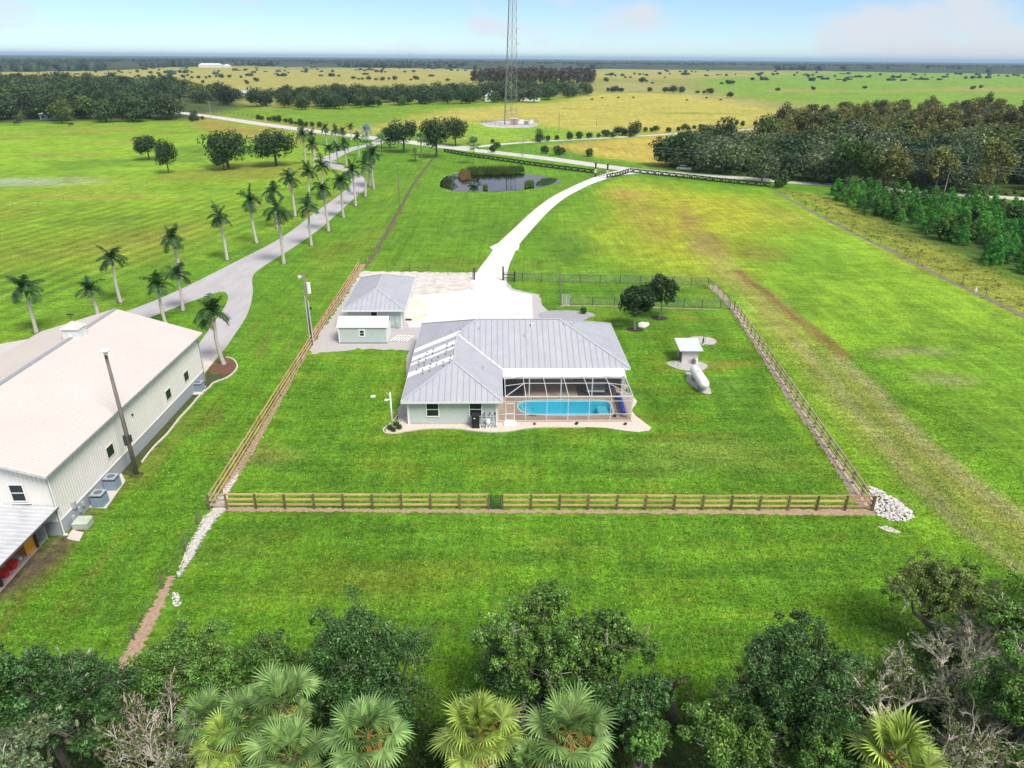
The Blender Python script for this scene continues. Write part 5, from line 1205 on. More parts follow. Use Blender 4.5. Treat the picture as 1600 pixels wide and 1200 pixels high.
# ------------------------------------------------------------------ radio tower
def build_tower():
    c = P2(798, 195); Ht = 86; t = thing('radio_tower', 'tall steel lattice radio tower on three legs rising out of the field', 'tower', (c[0], c[1], 0), 0)
    steel = mat('tower_steel', (.30, .30, .31), .5, .3, var=.1, vscale=.2); dark = mat('tower_leg_dark', (.24, .24, .25), .5, .3)
    def leg(k, z):
        s = 5.6 - 2.6 * min(z / 62, 1) - .9 * max(0, (z - 62) / 24)      # half width shrinks upward
        p = [(-s * .72, -s * .42), (s * .72, -s * .42), (0, s * .84)][k]; return (p[0] + .012 * z, p[1], z)
    def leg(k, z):
        s = 3.6 - 1.6 * min(z / 60, 1) - .5 * max(0, (z - 60) / 26)
        a = [R(196), R(-16), R(90)][k]; return (s * math.cos(a) * 1.0 + .01 * z, s * math.sin(a), z)
    for k in range(3): m = MB(); m.tube([leg(k, z) for z in np.linspace(0, Ht, 12)], [.19] * 12 if k == 0 else [.12] * 12, 8); m.build('leg', dark if k == 0 else steel, t)
    zs = [0]
    while zs[-1] < Ht - 3: zs.append(zs[-1] + max(4.0, 7.6 - zs[-1] * .05))
    for z0, z1 in zip(zs[:-1], zs[1:]):
        for k in range(3):
            k2 = (k + 1) % 3
            m = MB(); m.beam(leg(k, z0), leg(k2, z1), .08, .08); m.build('brace', steel, t); m = MB(); m.beam(leg(k2, z0), leg(k, z1), .08, .08); m.build('brace', steel, t)
            m = MB(); m.beam(leg(k, z1), leg(k2, z1), .07, .07); m.build('girt', steel, t)
    m = MB(); 
    for k_ in range(3): m.tube([(leg(0, 0)[0] + .2 + .1 * k_, leg(0, 0)[1] - .2, 0), (leg(0, Ht)[0] + .2 + .1 * k_, leg(0, Ht)[1] - .2, Ht)], .06, 5)
    m.build('cable_run', dark, t)
    for z in (40, 47): q = leg(1, z); m = MB(); m.tube([(q[0] + .3, q[1] - .3, z), (q[0] + .8, q[1] - 1.0, z)], [.15, .55], 12); m.build('dish', mat('dish_grey', (.55, .55, .56), .5), t)
    # equipment compound
    e = P2(813, 194.5); s = thing('equipment_shelter', 'small pink and white equipment shelter at the foot of the tower', 'shelter', (e[0], e[1], 0))
    m = MB(); m.box((-5.5, -1.6, .3), (-1.5, 1.6, 3.0)); m.build('wall', mat('pinkish_wall', (.50, .27, .25), .8), s); m = MB(); m.box((-5.7, -1.8, 3.001), (-1.3, 1.8, 3.2)); m.build('roof', white_p, s); m = MB(); m.box((-4.0, -1.65, .3), (-3.2, -1.601, 2.4)); m.build('door', dark, s)
    for x, w_, h_, lb in ((0.6, 1.2, 2.4, 'white cabinet beside the pink shelter'), (3.2, 1.2, 1.9, 'dark generator box in the tower compound'), (6.2, 1.0, 2.2, 'white cabinet farthest right in the tower compound')):
        k = thing('equipment_cabinet', lb, 'cabinet', (e[0] + x, e[1], 0)); m = MB(); m.box((-w_, -.9, .2), (w_, .9, h_)); m.build('body', dark if 'dark' in lb else white_p, k); m = MB(); m.box((-w_ - .1, -1, h_ + .001), (w_ + .1, 1, h_ + .12)); m.build('lid', white_p, k)
    wire_fence('wire mesh fence round the tower compound', [(752, 193), (790, 199), (828, 198), (841, 194), (836, 190), (800, 189), (770, 190), (752, 193)], 5, 2.0, wires=(2.0,), pm=mat('grey_steel_post', (.2, .2, .2)), mesh_m=see_through('far_mesh', (.3, .3, .3), .18), name='compound_fence', jit=0, wr=.04)
build_tower()

# ------------------------------------------------------------------ yard things on the right
def build_yard():
    c = P(1078, 567.5); t = thing('well_house', 'white block well house with flat pale metal roof on a gravel patch', 'well house', (c[0] - .05, c[1], 0), R(1))
    blk = mat('painted_block', (.60, .58, .56), .85, var=.08, vscale=4)
    m = MB(); m.box((-.95, 0, 0), (.95, 2.1, 1.75)); w = m.build('wall', blk, t)
    jm = mat('mortar_grey', (.45, .43, .42), .9)
    m = MB()
    for z in (.22, .42, .62, .82, 1.02, 1.22, 1.42, 1.62): m.box((-.953, -.004, z), (.953, 0.0, z + .015))
    m.build('mortar_joint', jm, w)
    m = MB(); m.box((-1.0, .3, .05), (-.951, 1.6, 1.6)); m.build('door', mat('left_wall_shadow', (.12, .12, .14)), t)  # dark panel standing in for the shadow line on the left wall
    m = MB(); m.add([(-1.45, -.45, 1.78), (1.35, -.45, 1.78), (1.35, 2.7, 2.2), (-1.45, 2.7, 2.2), (-1.45, -.45, 1.70), (1.35, -.45, 1.70), (1.35, 2.7, 2.12), (-1.45, 2.7, 2.12)], [(0, 1, 2, 3), (7, 6, 5, 4), (0, 4, 5, 1), (1, 5, 6, 2), (2, 6, 7, 3), (3, 7, 4, 0)])
    m.build('roof', mat('pale_shed_roof', (.66, .69, .72), .4, .2, var=.12, vscale=1.2), t)
    m = MB(); m.cyl((.35, -.25), .11, 0, .75, 10); m.build('pressure_tank', mat('dark_grey_tank', (.12, .12, .13), .5), t); m = MB(); m.cyl((.75, -.25), .15, 0, .6, 10); m.ell((.75, -.25, .6), .15, .15, .1); m.build('softener_tank', white_p, t)
    m = MB(); m.tube([(.0, -.15, .1), (.0, -.15, .7), (.35, -.2, .75)], .03, 6); m.build('pipe', white_p, t)
    a = P(1090, 583); b = P(1106, 612); d = math.atan2(b[1] - a[1], b[0] - a[0]); L = 4.3
    mid = ((P(1089, 578, .9) + P(1099.5, 603, .9)) / 2)
    t = thing('propane_tank', 'long white propane tank lying on gravel below the well house', 'propane tank', (mid[0] - .1, mid[1], 0), R(-88))
    m = MB(); r_ = .58; xs = [-2.45, -2.38, -2.2, -1.9, 1.9, 2.2, 2.38, 2.45]; rs = [.06, .28, .47, r_, r_, .47, .28, .06]
    m.tube([(x, 0, 1.0) for x in xs], rs, 20); m.build('tank', mat('tank_white', (.82, .82, .82), .35), t, smooth=True)
    for x in (-1.3, 1.3): m = MB(); m.box((x - .12, -.45, 0), (x + .12, .45, .55)); m.build('saddle', mat('concrete_grey', (.3, .3, .3)), t)
    m = MB(); m.cyl((-.2, 0), .2, 1.54, 1.72, 12, r2=.17); m.build('dome_cap', white_p, t)
    c = P2(1098, 538); t = thing('wellhead', 'dark wellhead pipe with pump handle standing on a gravel mound', 'wellhead', (c[0], c[1], .02))
    m = MB(); m.tube([(0, 0, 0), (0, 0, .8)], .09, 8); m.build('casing', black_p, t); m = MB(); m.tube([(0, 0, .75), (.0, 0, 1.35), (.22, 0, 1.1), (.26, 0, .35), (.02, 0, .3)], .04, 6); m.build('pump_loop', mat('dark_grey_tank', (.1, .1, .1)), t); m = MB(); m.cyl((0, 0), .2, 0, .06, 12); m.build('base', white_p, t)
    for (px, py, lb) in ((583, 620, 'flat round white septic lid in the left lawn'),):
        c = P2(px, py); m = MB(); m.cyl((0, 0), .28, 0, .06, 18); link('septic_lid', m.mesh('lid', white_p), None, (*c, .01), 0, lb, 'lid')
    for (px, py, lb) in ((1524, 456, 'tiny white marker in the rough grass by the right ditch'), (1076, 265, None)):
        if lb: c = P2(px, py); m = MB(); m.box((-.12, -.1, 0), (.12, .1, .7)); link('marker_post', m.mesh('mk', white_p), None, (*c, 0), 0, lb, 'marker')
build_yard()

def build_car():
    c = P2(1069, 266.5); ang = math.atan2(*(np.array(P2(1200, 281)) - np.array(P2(1000, 266)))[::-1])
    t = thing('parked_car', 'silver car parked on the road edge under the dark oak', 'car', (c[0], c[1], .02), ang)
    cm = mat('silver_paint', (.45, .47, .52), .3, .5); gl = mat('car_glass', (.02, .03, .04), .08)
    def prof(pts, y0, y1, m_, name, par):
        n = len(pts); m = MB(); m.add([(p[0], y0, p[1]) for p in pts] + [(p[0], y1, p[1]) for p in pts], [tuple(range(n)), tuple(range(n, 2 * n))[::-1]] + [(i, n + i, n + (i + 1) % n, (i + 1) % n) for i in range(n)]); return m.build(name, m_, par)
    bd = prof([(-2.4, .35), (2.35, .35), (2.4, .7), (2.2, .95), (1.2, 1.05), (-2.1, 1.08), (-2.4, .9)], -.92, .92, cm, 'body', t)
    prof([(1.05, 1.06), (.5, 1.55), (-1.7, 1.6), (-2.15, 1.09)], -.80, .80, gl, 'window_band', t); prof([(.45, 1.56), (.3, 1.64), (-1.6, 1.68), (-1.7, 1.61)], -.76, .76, cm, 'roof', t)
    for x in (-1.5, 1.45):
        for y in (-.93, .75): m = MB(); m.tube([(x, y, .34), (x, y + .2, .34)], .34, 14); wh = m.build('wheel', black_p, t); m = MB(); m.tube([(x, y - .01, .34), (x, y + .21, .34)], .19, 10); m.build('rim', cm, wh)
    for y in (-.7, .5): m = MB(); m.box((2.36, y, .65), (2.42, y + .22, .8)); m.build('headlight', white_p, t)
build_car()

# rock pile, rubble and clumps
def rocks(name, poly_px, n, s0, s1, m_, seed, label=None, pile=0.0):
    poly = PX(poly_px); rr = random.Random(seed); xs = [p[0] for p in poly]; ys = [p[1] for p in poly]; mb = MB(); k = 0; guard = 0
    while k < n and guard < n * 30:
        guard += 1
        x = rr.uniform(min(xs), max(xs)); y = rr.uniform(min(ys), max(ys))
        d = float(dist_poly(poly, np.array([x]), np.array([y]))[0])
        if d > 0: continue
        s = rr.uniform(s0, s1); z = s * .3 + min(-d, 1.2) * pile * rr.random(); a = rr.random() * 6
        vs = []; 
        for (ux, uy, uz) in ((1, 0, 0), (-1, 0, 0), (0, 1, 0), (0, -1, 0), (0, 0, 1), (0, 0, -1), (.6, .6, .5), (-.6, .5, .5), (.5, -.6, .5), (-.6, -.6, .4)):
            q = rr.uniform(.7, 1.1) * s; vs.append((x + q * (ux * math.cos(a) - uy * math.sin(a)), y + q * (ux * math.sin(a) + uy * math.cos(a)) * .8, z + q * uz * .7))
        mb.add(vs, [(0, 6, 8), (6, 0, 2), (6, 2, 4), (2, 7, 4), (7, 2, 1), (7, 1, 9), (7, 9, 4), (9, 1, 3), (9, 3, 8), (9, 8, 4), (8, 3, 0), (6, 4, 8), (0, 5, 2), (2, 5, 1), (1, 5, 3), (3, 5, 0)]); k += 1
    o = mb.build(name, m_); o['kind'] = 'stuff'
    if label: o['label'] = label
    return o
rock_w = mat('white_limestone', (.58, .55, .52), .95, var=.30, vscale=3.5, bump=.5)
rocks('rock_pile', [(1356, 762), (1366, 762), (1395, 778), (1424, 800), (1427, 810), (1412, 816), (1390, 814), (1372, 806), (1364, 796)], 620, .07, .2, rock_w, 3, 'pile of white limestone rocks spilling from the right front fence corner', .25)
rocks('rock_rubble', [(368, 742), (373, 744), (357, 770), (354, 795), (334, 806), (331, 822), (314, 838), (313, 850), (300, 862), (298, 874), (284, 892), (280, 902), (277, 895), (288, 868), (294, 850), (310, 826), (318, 806), (332, 798), (343, 772)], 760, .03, .10, rock_w, 5, 'white crushed rock along the left fence corner')
rocks('rock_rubble', [(268, 928), (280, 925), (284, 945), (272, 950)], 60, .04, .12, rock_w, 6, 'thin scatter of white stones at the end of the rock strip')
# cattle
def cow_mesh():
    m = MB(); m.tube([(-1.0, 0, 1.05), (-.8, 0, 1.1), (-.2, 0, 1.02), (.5, 0, 1.08), (.85, 0, 1.15)], [.22, .38, .42, .38, .22], 10)
    m.tube([(.8, 0, 1.15), (1.15, 0, 1.0), (1.3, 0, .65), (1.42, 0, .4)], [.22, .17, .15, .09], 8)
    for x in (-.78, .62):
        for y in (-.22, .22): m.tube([(x, y, .95), (x + .04, y, .5), (x, y, 0)], [.13, .08, .06], 6)
    m.tube([(-1.02, 0, 1.15), (-1.15, 0, .8), (-1.12, 0, .4)], [.04, .03, .05], 5)
    m.box((1.12, -.2, 1.02), (1.2, .2, 1.08)); return m.mesh('cow', mat('black_hide', (.02, .018, .016), .8), smooth=True)
cme = cow_mesh()
for i, (px, py) in enumerate(((925, 157), (941, 155), (966, 154), (989.5, 154), (1073, 158), (1104, 154.5), (1126, 158), (26, 195), (30, 191), (111, 197))):
    c = P2(px, py); link('cow', cme, None, (*c, 0), random.Random(i).uniform(-.6, 3.4), ('black cow grazing in the ochre field beyond the tower, %s from the left' % ordinal(i)) if i < 7 else ['black cow at the left edge of the green pasture, the nearer one', 'black cow at the left edge of the green pasture, the farther one', 'lone dark cow by the fence below the left wood'][i - 7], 'cow', 'cattle', scale=1.15)
# far houses and roofs among the woods
def far_house(label, px, py, w, d, h, rh, wm, rm, rz=0):
    c = P2(px, py); t = thing('far_building', label, 'building', (*c, 0), rz)
    m = MB(); m.box((-w / 2, -d / 2, 0), (w / 2, d / 2, h)); m.add([(-w / 2, -d / 2, h), (w / 2, -d / 2, h), (0, -d / 2, h + rh - .2)], [(0, 1, 2)]) if False else None; m.build('wall', wm, t)
    m = MB(); e = .6; m.add([(-w / 2 - e, -d / 2 - e, h), (w / 2 + e, -d / 2 - e, h), (w / 2 + e, d / 2 + e, h), (-w / 2 - e, d / 2 + e, h), (-w / 2 + d * .4, 0, h + rh), (w / 2 - d * .4, 0, h + rh)], [(0, 1, 5, 4), (1, 2, 5), (2, 3, 4, 5), (3, 0, 4), (3, 2, 1, 0)]); m.build('roof', rm, t)
    for i in range(3):
        x = -w / 2 + w * (i + .5) / 3; m = MB(); m.box((x - .7, -d / 2 - .05, 1), (x + .7, -d / 2 - .001, 2.2)); f = m.build('window', black_p, t)
fw = mat('far_white_wall', (.72, .72, .72)); fr = mat('far_white_roof', (.75, .77, .80), .5); fg = mat('far_grey_roof', (.5, .53, .6), .5)
far_house('white house half hidden in the wood left of the tower', 772, 158, 15, 11, 4, 4, fw, fg); far_house('white house with grey roof in the wood right of the tower', 828, 157.5, 17, 11, 4, 4, fw, fg)
far_house('bright white roof rising out of the left wood', 221, 147, 22, 16, 6, 3.5, fw, fr); far_house('small grey shed with white roof at the edge of the left wood', 82, 187, 10, 6, 3.2, .8, mat('shed_grey', (.3, .3, .3)), fr, .1)
for i, (px, py, w) in enumerate(((24, 97.5, 45), (56, 99.5, 60), (98, 105.5, 50), (117, 104.5, 40), (127, 102, 20), (330, 105.5, 70), (355, 106, 20))):
    far_house('distant white farm building on the left horizon plain, %s from the left' % ordinal(i), px, py, w, 18, 6 if i != 5 else 8, 4, fw, fr)
# ------------------------------------------------------------------ vegetation
bark = mat('oak_bark', (.13, .11, .09), .95, var=.3, vscale=3, bump=.8, bscale=8)
bark_pale = mat('pale_dead_wood', (.56, .50, .43), .85, var=.18, vscale=4)
def leafmat(name, col, var=.35, inst=.15, rough=.55, transl=.25, vs=.8):
    return mat(name, col, rough, var=var, vscale=vs, attr='tone', transl=transl, inst=inst, spec=.35)
lf_dark = leafmat('dark_oak_leaves', (.043, .092, .026)); lf_mid = leafmat('mid_oak_leaves', (.055, .12, .024)); lf_light = leafmat('light_green_leaves', (.085, .17, .035))
lf_olive = leafmat('olive_leaves', (.11, .165, .042)); lf_grey = leafmat('grey_green_leaves', (.12, .175, .09)); lf_near = leafmat('near_dark_leaves', (.058, .135, .038), rough=.4, vs=1.6); lf_near2 = leafmat('near_mid_leaves', (.098, .205, .042), rough=.45, vs=1.6)
lf_rust = leafmat('rusty_cypress_leaves', (.150, .160, .048), inst=.25); lf_gold = leafmat('golden_leaves', (.16, .175, .045)); lf_pine = leafmat('young_pine_needles', (.075, .27, .035), inst=.25)
lf_far = leafmat('far_oak_leaves', (.056, .102, .038), inst=.28); lf_cyp = leafmat('grey_cypress_twigs', (.105, .090, .062))

def leaf_cards(centres, radii, per, size, seed, shell=.75, flat=1.0, tone=(.7, 1.35), aspect=.55, up=.35, clump_tone=.25, size_var=.4):
    """leaf quads spread around clump centres"""
    g = np.random.default_rng(seed)
    centres = np.asarray(centres, float); radii = np.asarray(radii, float)
    wt = radii ** 2; idx = g.choice(len(centres), size=per, p=wt / wt.sum())
    d = g.normal(size=(per, 3)); d /= np.linalg.norm(d, axis=1)[:, None]
    rr = (shell + (1.08 - shell) * g.random(per)) * radii[idx]
    c = centres[idx] + d * rr[:, None] * np.array([1, 1, flat])
    n = d + g.normal(size=(per, 3)) * .65 + np.array([0, 0, up]); n /= np.linalg.norm(n, axis=1)[:, None]
    t = np.cross(n, g.normal(size=(per, 3))); t /= np.linalg.norm(t, axis=1)[:, None]; b = np.cross(n, t)
    s = size * (1 + size_var * (g.random(per) * 2 - 1))[:, None]
    V = np.stack([c - t * s, c - b * s * aspect, c + t * s, c + b * s * aspect], 1).reshape(-1, 3)
    F = np.arange(per * 4).reshape(-1, 4)
    ct = 1 + clump_tone * (g.random(len(centres)) * 2 - 1)
    tn = (tone[0] + (tone[1] - tone[0]) * g.random(per) ** 1.4) * ct[idx]
    yel = 1 + .25 * (g.random(len(centres))[idx] - .3)
    col = np.stack([tn * yel, tn, tn * .9], 1)
    return V, F, col

def crown_blobs(Rx, Rz, zc, k, r, seed, Ry=None, flat_bottom=.4, lean=(0, 0)):
    g = np.random.default_rng(seed); out = []
    Ry = Ry or Rx
    while len(out) < k:
        p = g.normal(size=3); p /= np.linalg.norm(p); q = (.55 + .45 * g.random() ** .5)
        if p[2] < -flat_bottom: continue
        lump = .82 + .36 * g.random()
        out.append((p[0] * (Rx - r) * q * lump + lean[0] * p[2], p[1] * (Ry - r) * q * lump + lean[1] * p[2], zc + p[2] * (Rz - r * .8) * q * lump))
    return np.array(out), r * (.65 + .7 * g.random(k))

def branchy(mb, p0, d, L, rad, depth, rr, spread=.6, droop=0.0, n=5, kids=3, curve=.25, ends=None, shrink=.68, mi=0):
    """one limb and its offshoots as tapering tubes"""
    p = Vector(p0); d = Vector(d).normalized(); pts = [p.copy()]; rads = [rad]; seg = 4 if depth > 1 else 3
    for i in range(seg):
        d = (d + Vector((rr.uniform(-curve, curve), rr.uniform(-curve, curve), rr.uniform(-curve, curve) - droop))).normalized()
        p = p + d * (L / seg); pts.append(p.copy()); rads.append(max(.011, rad * (1 - (i + 1) / seg * .35)))
    mb.tube(pts, rads, n if depth > 2 else (4 if depth > 1 else 3), mi, caps=False)
    if depth <= 1:
        if ends is not None: ends.append(tuple(pts[-1])); ends.append(tuple(pts[-2]))
        return
    for j in range(kids):
        q = pts[-1] if j == 0 else pts[rr.randint(1, seg)]
        dd = (d + Vector((rr.uniform(-1, 1), rr.uniform(-1, 1), rr.uniform(-.6, .8))) * spread).normalized()
        branchy(mb, q, dd, L * shrink * rr.uniform(.75, 1.15), rads[-1] * .85, depth - 1, rr, spread, droop, n, kids, curve, ends, shrink, mi)

# --- far and middle distance trees: a crown mesh and a trunk mesh per kind, shared by every copy
KINDS = {}
def tree_kind(name, leafm, Rx, H, seed, k=16, r=None, leaves=1500, size=.5, trunk_r=.3, zc=None, flat=.4, flat_s=1.0, crown_top=None, trunk_m=None, tone=(.55, 1.5), Rz=None):
    r = r or Rx * .38; Rz = Rz or H * .42; zc = zc or H - Rz
    c, rad = crown_blobs(Rx, Rz, zc, k, r, seed, flat_bottom=flat)
    V, F, col = leaf_cards(c, rad, leaves, size, seed, shell=.55, tone=tone, clump_tone=.3)
    # leaves low in the clumps carry no paint of shade: tone is random per leaf only
    me = arrays_mesh(name + '_crown', V, F, leafm, col)
    tb = MB(); rr = random.Random(seed)
    tb.tube([(0, 0, -.1), (rr.uniform(-.2, .2), rr.uniform(-.2, .2), zc * .5), (0, 0, zc)], [trunk_r, trunk_r * .8, trunk_r * .5], 7, caps=False)
    for i in range(min(6, k)): q = c[i]; tb.tube([(0, 0, zc * .55), (q[0] * .5, q[1] * .5, (zc * .55 + q[2]) * .55), tuple(q)], [trunk_r * .5, trunk_r * .35, trunk_r * .12], 4, caps=False)
    KINDS[name] = (me, tb.mesh(name + '_trunk', trunk_m or bark))
def plant(kind, x, y, scale, rz, label, cat='tree', group=None, name='oak_tree', z=0.0, sz=None, parts=True):
    sc_ = (scale, scale, scale * (sz or 1)); cm_, tm = KINDS[kind]
    if parts:
        t = thing(name, label, cat, (x, y, z), rz, group); t.scale = sc_
        link('crown', cm_, t); link('trunk', tm, t); return t
    key = kind + '_joined'
    if key not in KINDS:
        me = cm_.copy(); me.materials.append(tm.materials[0])
        import bmesh
        bm = bmesh.new(); bm.from_mesh(me); n0 = len(bm.faces); bm.from_mesh(tm)
        for i, f in enumerate(bm.faces):
            if i >= n0: f.material_index = 1
        bm.to_mesh(me); bm.free(); KINDS[key] = (me, None)
    return link(name, KINDS[key][0], None, (x, y, z), rz, label, cat, group, scale=sc_)

for i in range(3):
    tree_kind('oak%d' % i, lf_dark, 7.5, 11.5, 100 + i, k=26, r=2.3, leaves=3600, size=.36, trunk_r=.42, Rz=4.8, flat=.55)
    tree_kind('grove%d' % i, lf_far, 8.5, 14, 200 + i, k=22, r=3.0, leaves=1700, size=.60, trunk_r=.4, flat=.75, Rz=6.6, zc=6.8)
    tree_kind('grove_olive%d' % i, lf_olive, 7.5, 13, 230 + i, k=20, r=2.6, leaves=1500, size=.55, trunk_r=.35, flat=.7, Rz=6, zc=6.4)
    tree_kind('grove_grey%d' % i, lf_grey, 8, 13, 260 + i, k=22, r=2.6, leaves=1900, size=.48, trunk_r=.35, flat=.75, Rz=6, zc=6.4)
    tree_kind('cypress%d' % i, lf_rust, 5.2, 15, 300 + i, k=22, r=1.7, leaves=1900, size=.42, trunk_r=.3, flat=.8, Rz=6.8, zc=8.4, trunk_m=bark)
    tree_kind('gold%d' % i, lf_gold, 5.5, 13, 330 + i, k=20, r=1.9, leaves=1700, size=.42, trunk_r=.3, flat=.8, Rz=6, zc=7)
    tree_kind('far_cypress%d' % i, lf_cyp, 5.0, 20, 360 + i, k=12, r=2.2, leaves=520, size=1.0, trunk_r=.4, flat=.9, Rz=9.5, zc=10.5)
    tree_kind('bush%d' % i, lf_mid, 1.6, 2.4, 400 + i, k=10, r=.8, leaves=420, size=.25, trunk_r=.08, flat=.7, Rz=1.3, zc=1.1)
    tree_kind('light%d' % i, lf_light, 5, 9.5, 430 + i, k=18, r=1.8, leaves=1500, size=.42, trunk_r=.25, flat=.7, Rz=4.6, zc=4.8)
tree_kind('yard_oak', lf_dark, 2.7, 6.2, 450, k=34, r=.8, leaves=5200, size=.17, trunk_r=.11, Rz=2.25, zc=4.0, flat=.7, trunk_m=mat('pale_trunk', (.33, .29, .24), .9))
# young pine: tufted cone
def pine_mesh(seed, H=4.4):
    g = random.Random(seed); cs = []; rs = []
    for i in range(26):
        z = .5 + (H - .7) * (i / 25) ** 1.0; w = (1 - i / 26) ** .75 * 1.65 + .15; a = i * 2.4 + g.random()
        cs.append((math.cos(a) * w * g.uniform(.5, 1), math.sin(a) * w * g.uniform(.5, 1), z)); rs.append(.34 + .34 * (1 - i / 26) * g.random())
    cs.append((0, 0, H)); rs.append(.18)
    V, F, col = leaf_cards(cs, rs, 1700, .20, seed, shell=.35, tone=(.55, 1.6), aspect=.22, up=.8, clump_tone=.35)
    return arrays_mesh('pine_crown', V, F, lf_pine, col)
for i in range(4):
    tb = MB(); tb.tube([(0, 0, 0), (0, 0, 4)], [.07, .02], 5); KINDS['pine%d' % i] = (pine_mesh(500 + i), tb.mesh('pine_trunk', bark))

rT = random.Random(11)
def scatter(poly_px, spacing, seed, world_poly=None, jitter=.42):
    poly = world_poly or PX(poly_px); xs = [p[0] for p in poly]; ys = [p[1] for p in poly]; rr = random.Random(seed); out = []
    y = min(ys); row = 0
    while y < max(ys):
        x = min(xs) + (row % 2) * spacing / 2
        while x < max(xs):
            q = (x + rr.uniform(-jitter, jitter) * spacing, y + rr.uniform(-jitter, jitter) * spacing)
            if float(dist_poly(poly, np.array([q[0]]), np.array([q[1]]))[0]) < 0: out.append(q)
            x += spacing
        y += spacing * .87; row += 1
    return out

# single field oaks
def field_oak(px, py, top, wpx, kind, label, name='oak_tree', base_r=7.5, H=11.5, group=None, rz=None):
    b0, hh = height_of(px, py, top); dist = b0[1] * _cp + (CAM_H - hh / 2) * _sp
    w = wpx / FPX * dist / 2
    t = plant(kind, b0[0], b0[1], w / base_r, rz if rz is not None else rT.random() * 6.28, label, group=group, name=name); t.scale = (w / base_r, w / base_r, hh / H); return t
field_oak(233, 250, 207, 44, 'oak0', 'rounded dark oak, left of the pair standing in the left pasture')
field_oak(264, 271, 219, 42, 'oak1', 'smaller dark oak, right and nearer of the pair in the left pasture')
field_oak(357, 263, 200, 82, 'oak2', 'wide dark oak in the left pasture with a lobe hanging to the ground')
field_oak(350, 266, 232, 40, 'oak0', 'low dark oak growing in front of the wide oak in the left pasture')
field_oak(432, 259, 204, 86, 'oak1', 'broad dark oak beside the palm lane with a shaded ring under it')
field_oak(631, 238, 184, 60, 'oak2', 'tall dark oak left of the two by the road near the lane end')
field_oak(610, 232, 196, 34, 'oak0', 'lower dark oak touching the left of the tall oak by the road')
field_oak(682, 246, 177, 60, 'oak0', 'large leaning oak at the end of the wire fence by the pond')
field_oak(712, 228, 184, 46, 'oak1', 'rounded oak crown right behind the large leaning oak')
b0 = P2(992, 515); plant('yard_oak', b0[0], b0[1], 1.0, 1.0, 'small round dark oak in a mulch ring, nearer the house', name='yard_oak')
b1 = P2(1030, 497); plant('yard_oak', b1[0], b1[1], .98, 3.1, 'small round dark oak in a mulch ring, farther from the house', name='yard_oak', sz=1.02)
for b_ in (b0, b1): sheet('mulch_ring', [(b_[0] + 1.15 * math.cos(a), b_[1] + .95 * math.sin(a)) for a in np.linspace(0, 6.28, 22)[:-1]], .02, mat('dark_mulch', (.045, .028, .022), .95, var=.4, vscale=6, bump=.8), px=False, ragged=.05)

# woods
WOOD = []
NAMES = {'grove': 'oak_tree', 'grove_grey': 'oak_tree', 'grove_olive': 'broadleaf_tree', 'cypress': 'cypress_tree', 'gold': 'cypress_tree', 'far_cypress': 'dome_cypress', 'light': 'broadleaf_tree'}
def wood(poly, spacing, seed, kinds, where, s0=.85, s1=1.25, group=None, parts=True, z0=.85, z1=1.12):
    pts = scatter(poly, spacing, seed); rr = random.Random(seed)
    xs = sorted(Q((p[0], p[1], 6))[0] for p in pts); ys = sorted(p[1] for p in pts)
    for p in pts:
        k = rr.choices([a for a, b in kinds], [b for a, b in kinds])[0] + str(rr.randint(0, 2)); s = rr.uniform(s0, s1); kk = k[:-1]
        px = Q((p[0], p[1], 6))[0]; ci = min(3, int(4 * xs.index(px) / len(xs))); di = min(2, int(3 * ys.index(p[1]) / len(ys)))
        lb = '%s, %s, %s, %s' % (KL[kk], where, ['front rows', 'middle rows', 'back rows'][di], ['left end', 'left of centre', 'right of centre', 'right end'][ci])
        WOOD.append((s / math.hypot(*p), k, p, s, rr.random() * 6.28, lb, group + ' (' + KN[kk] + ')', NAMES[kk], rr.uniform(z0, z1), parts))
    return len(pts)
def plant_woods():
    """the largest 280 of a kind in view are trees of their own, what is left is one mass"""
    WOOD.sort(key=lambda w: -w[0]); cnt = {}; rest = []
    for w in WOOD:
        cnt[w[7]] = cnt.get(w[7], 0) + 1
        if cnt[w[7]] <= LIMIT.get(w[7], 280): plant(w[1], w[2][0], w[2][1], w[3], w[4], w[5], group=w[6], name=w[7], sz=w[8], parts=w[9])
        else: rest.append(w)
    VV = []; FF = []; CC = []; o = 0; M = []; mats = []
    for w in rest:
        me = KINDS[w[1]][0]; n = len(me.polygons); V = np.empty(len(me.vertices) * 3, np.float32); me.vertices.foreach_get('co', V); V = V.reshape(-1, 4, 3)
        tn = np.empty(n * 16, np.float32); me.color_attributes['tone'].data.foreach_get('color', tn); tn = tn.reshape(n, 4, 4)[:, 0, :3]
        pick = np.arange(0, n, 3); V = V[pick]; tn = tn[pick]; c = V.mean(1, keepdims=True); V = c + (V - c) * 1.6
        ca, sa = math.cos(w[4]), math.sin(w[4]); X = V[..., 0] * ca - V[..., 1] * sa; Y = V[..., 0] * sa + V[..., 1] * ca
        V = np.stack([X * w[3] + w[2][0], Y * w[3] + w[2][1], V[..., 2] * w[3] * w[8]], -1).reshape(-1, 3)
        VV.append(V); FF.append(np.arange(len(V)).reshape(-1, 4) + o); o += len(V); CC.append(tn)
        mt = me.materials[0]
        if mt not in mats: mats.append(mt)
        M.append(np.full(len(pick), mats.index(mt)))
    print('trees', cnt, 'rest', len(rest), 'quads', o // 4)
    if rest: link('distant_woodland', arrays_mesh('distant_woodland', np.concatenate(VV), np.concatenate(FF), mats, np.concatenate(CC), np.concatenate(M)), kind='stuff')
LIMIT = {'dome_cypress': 120}
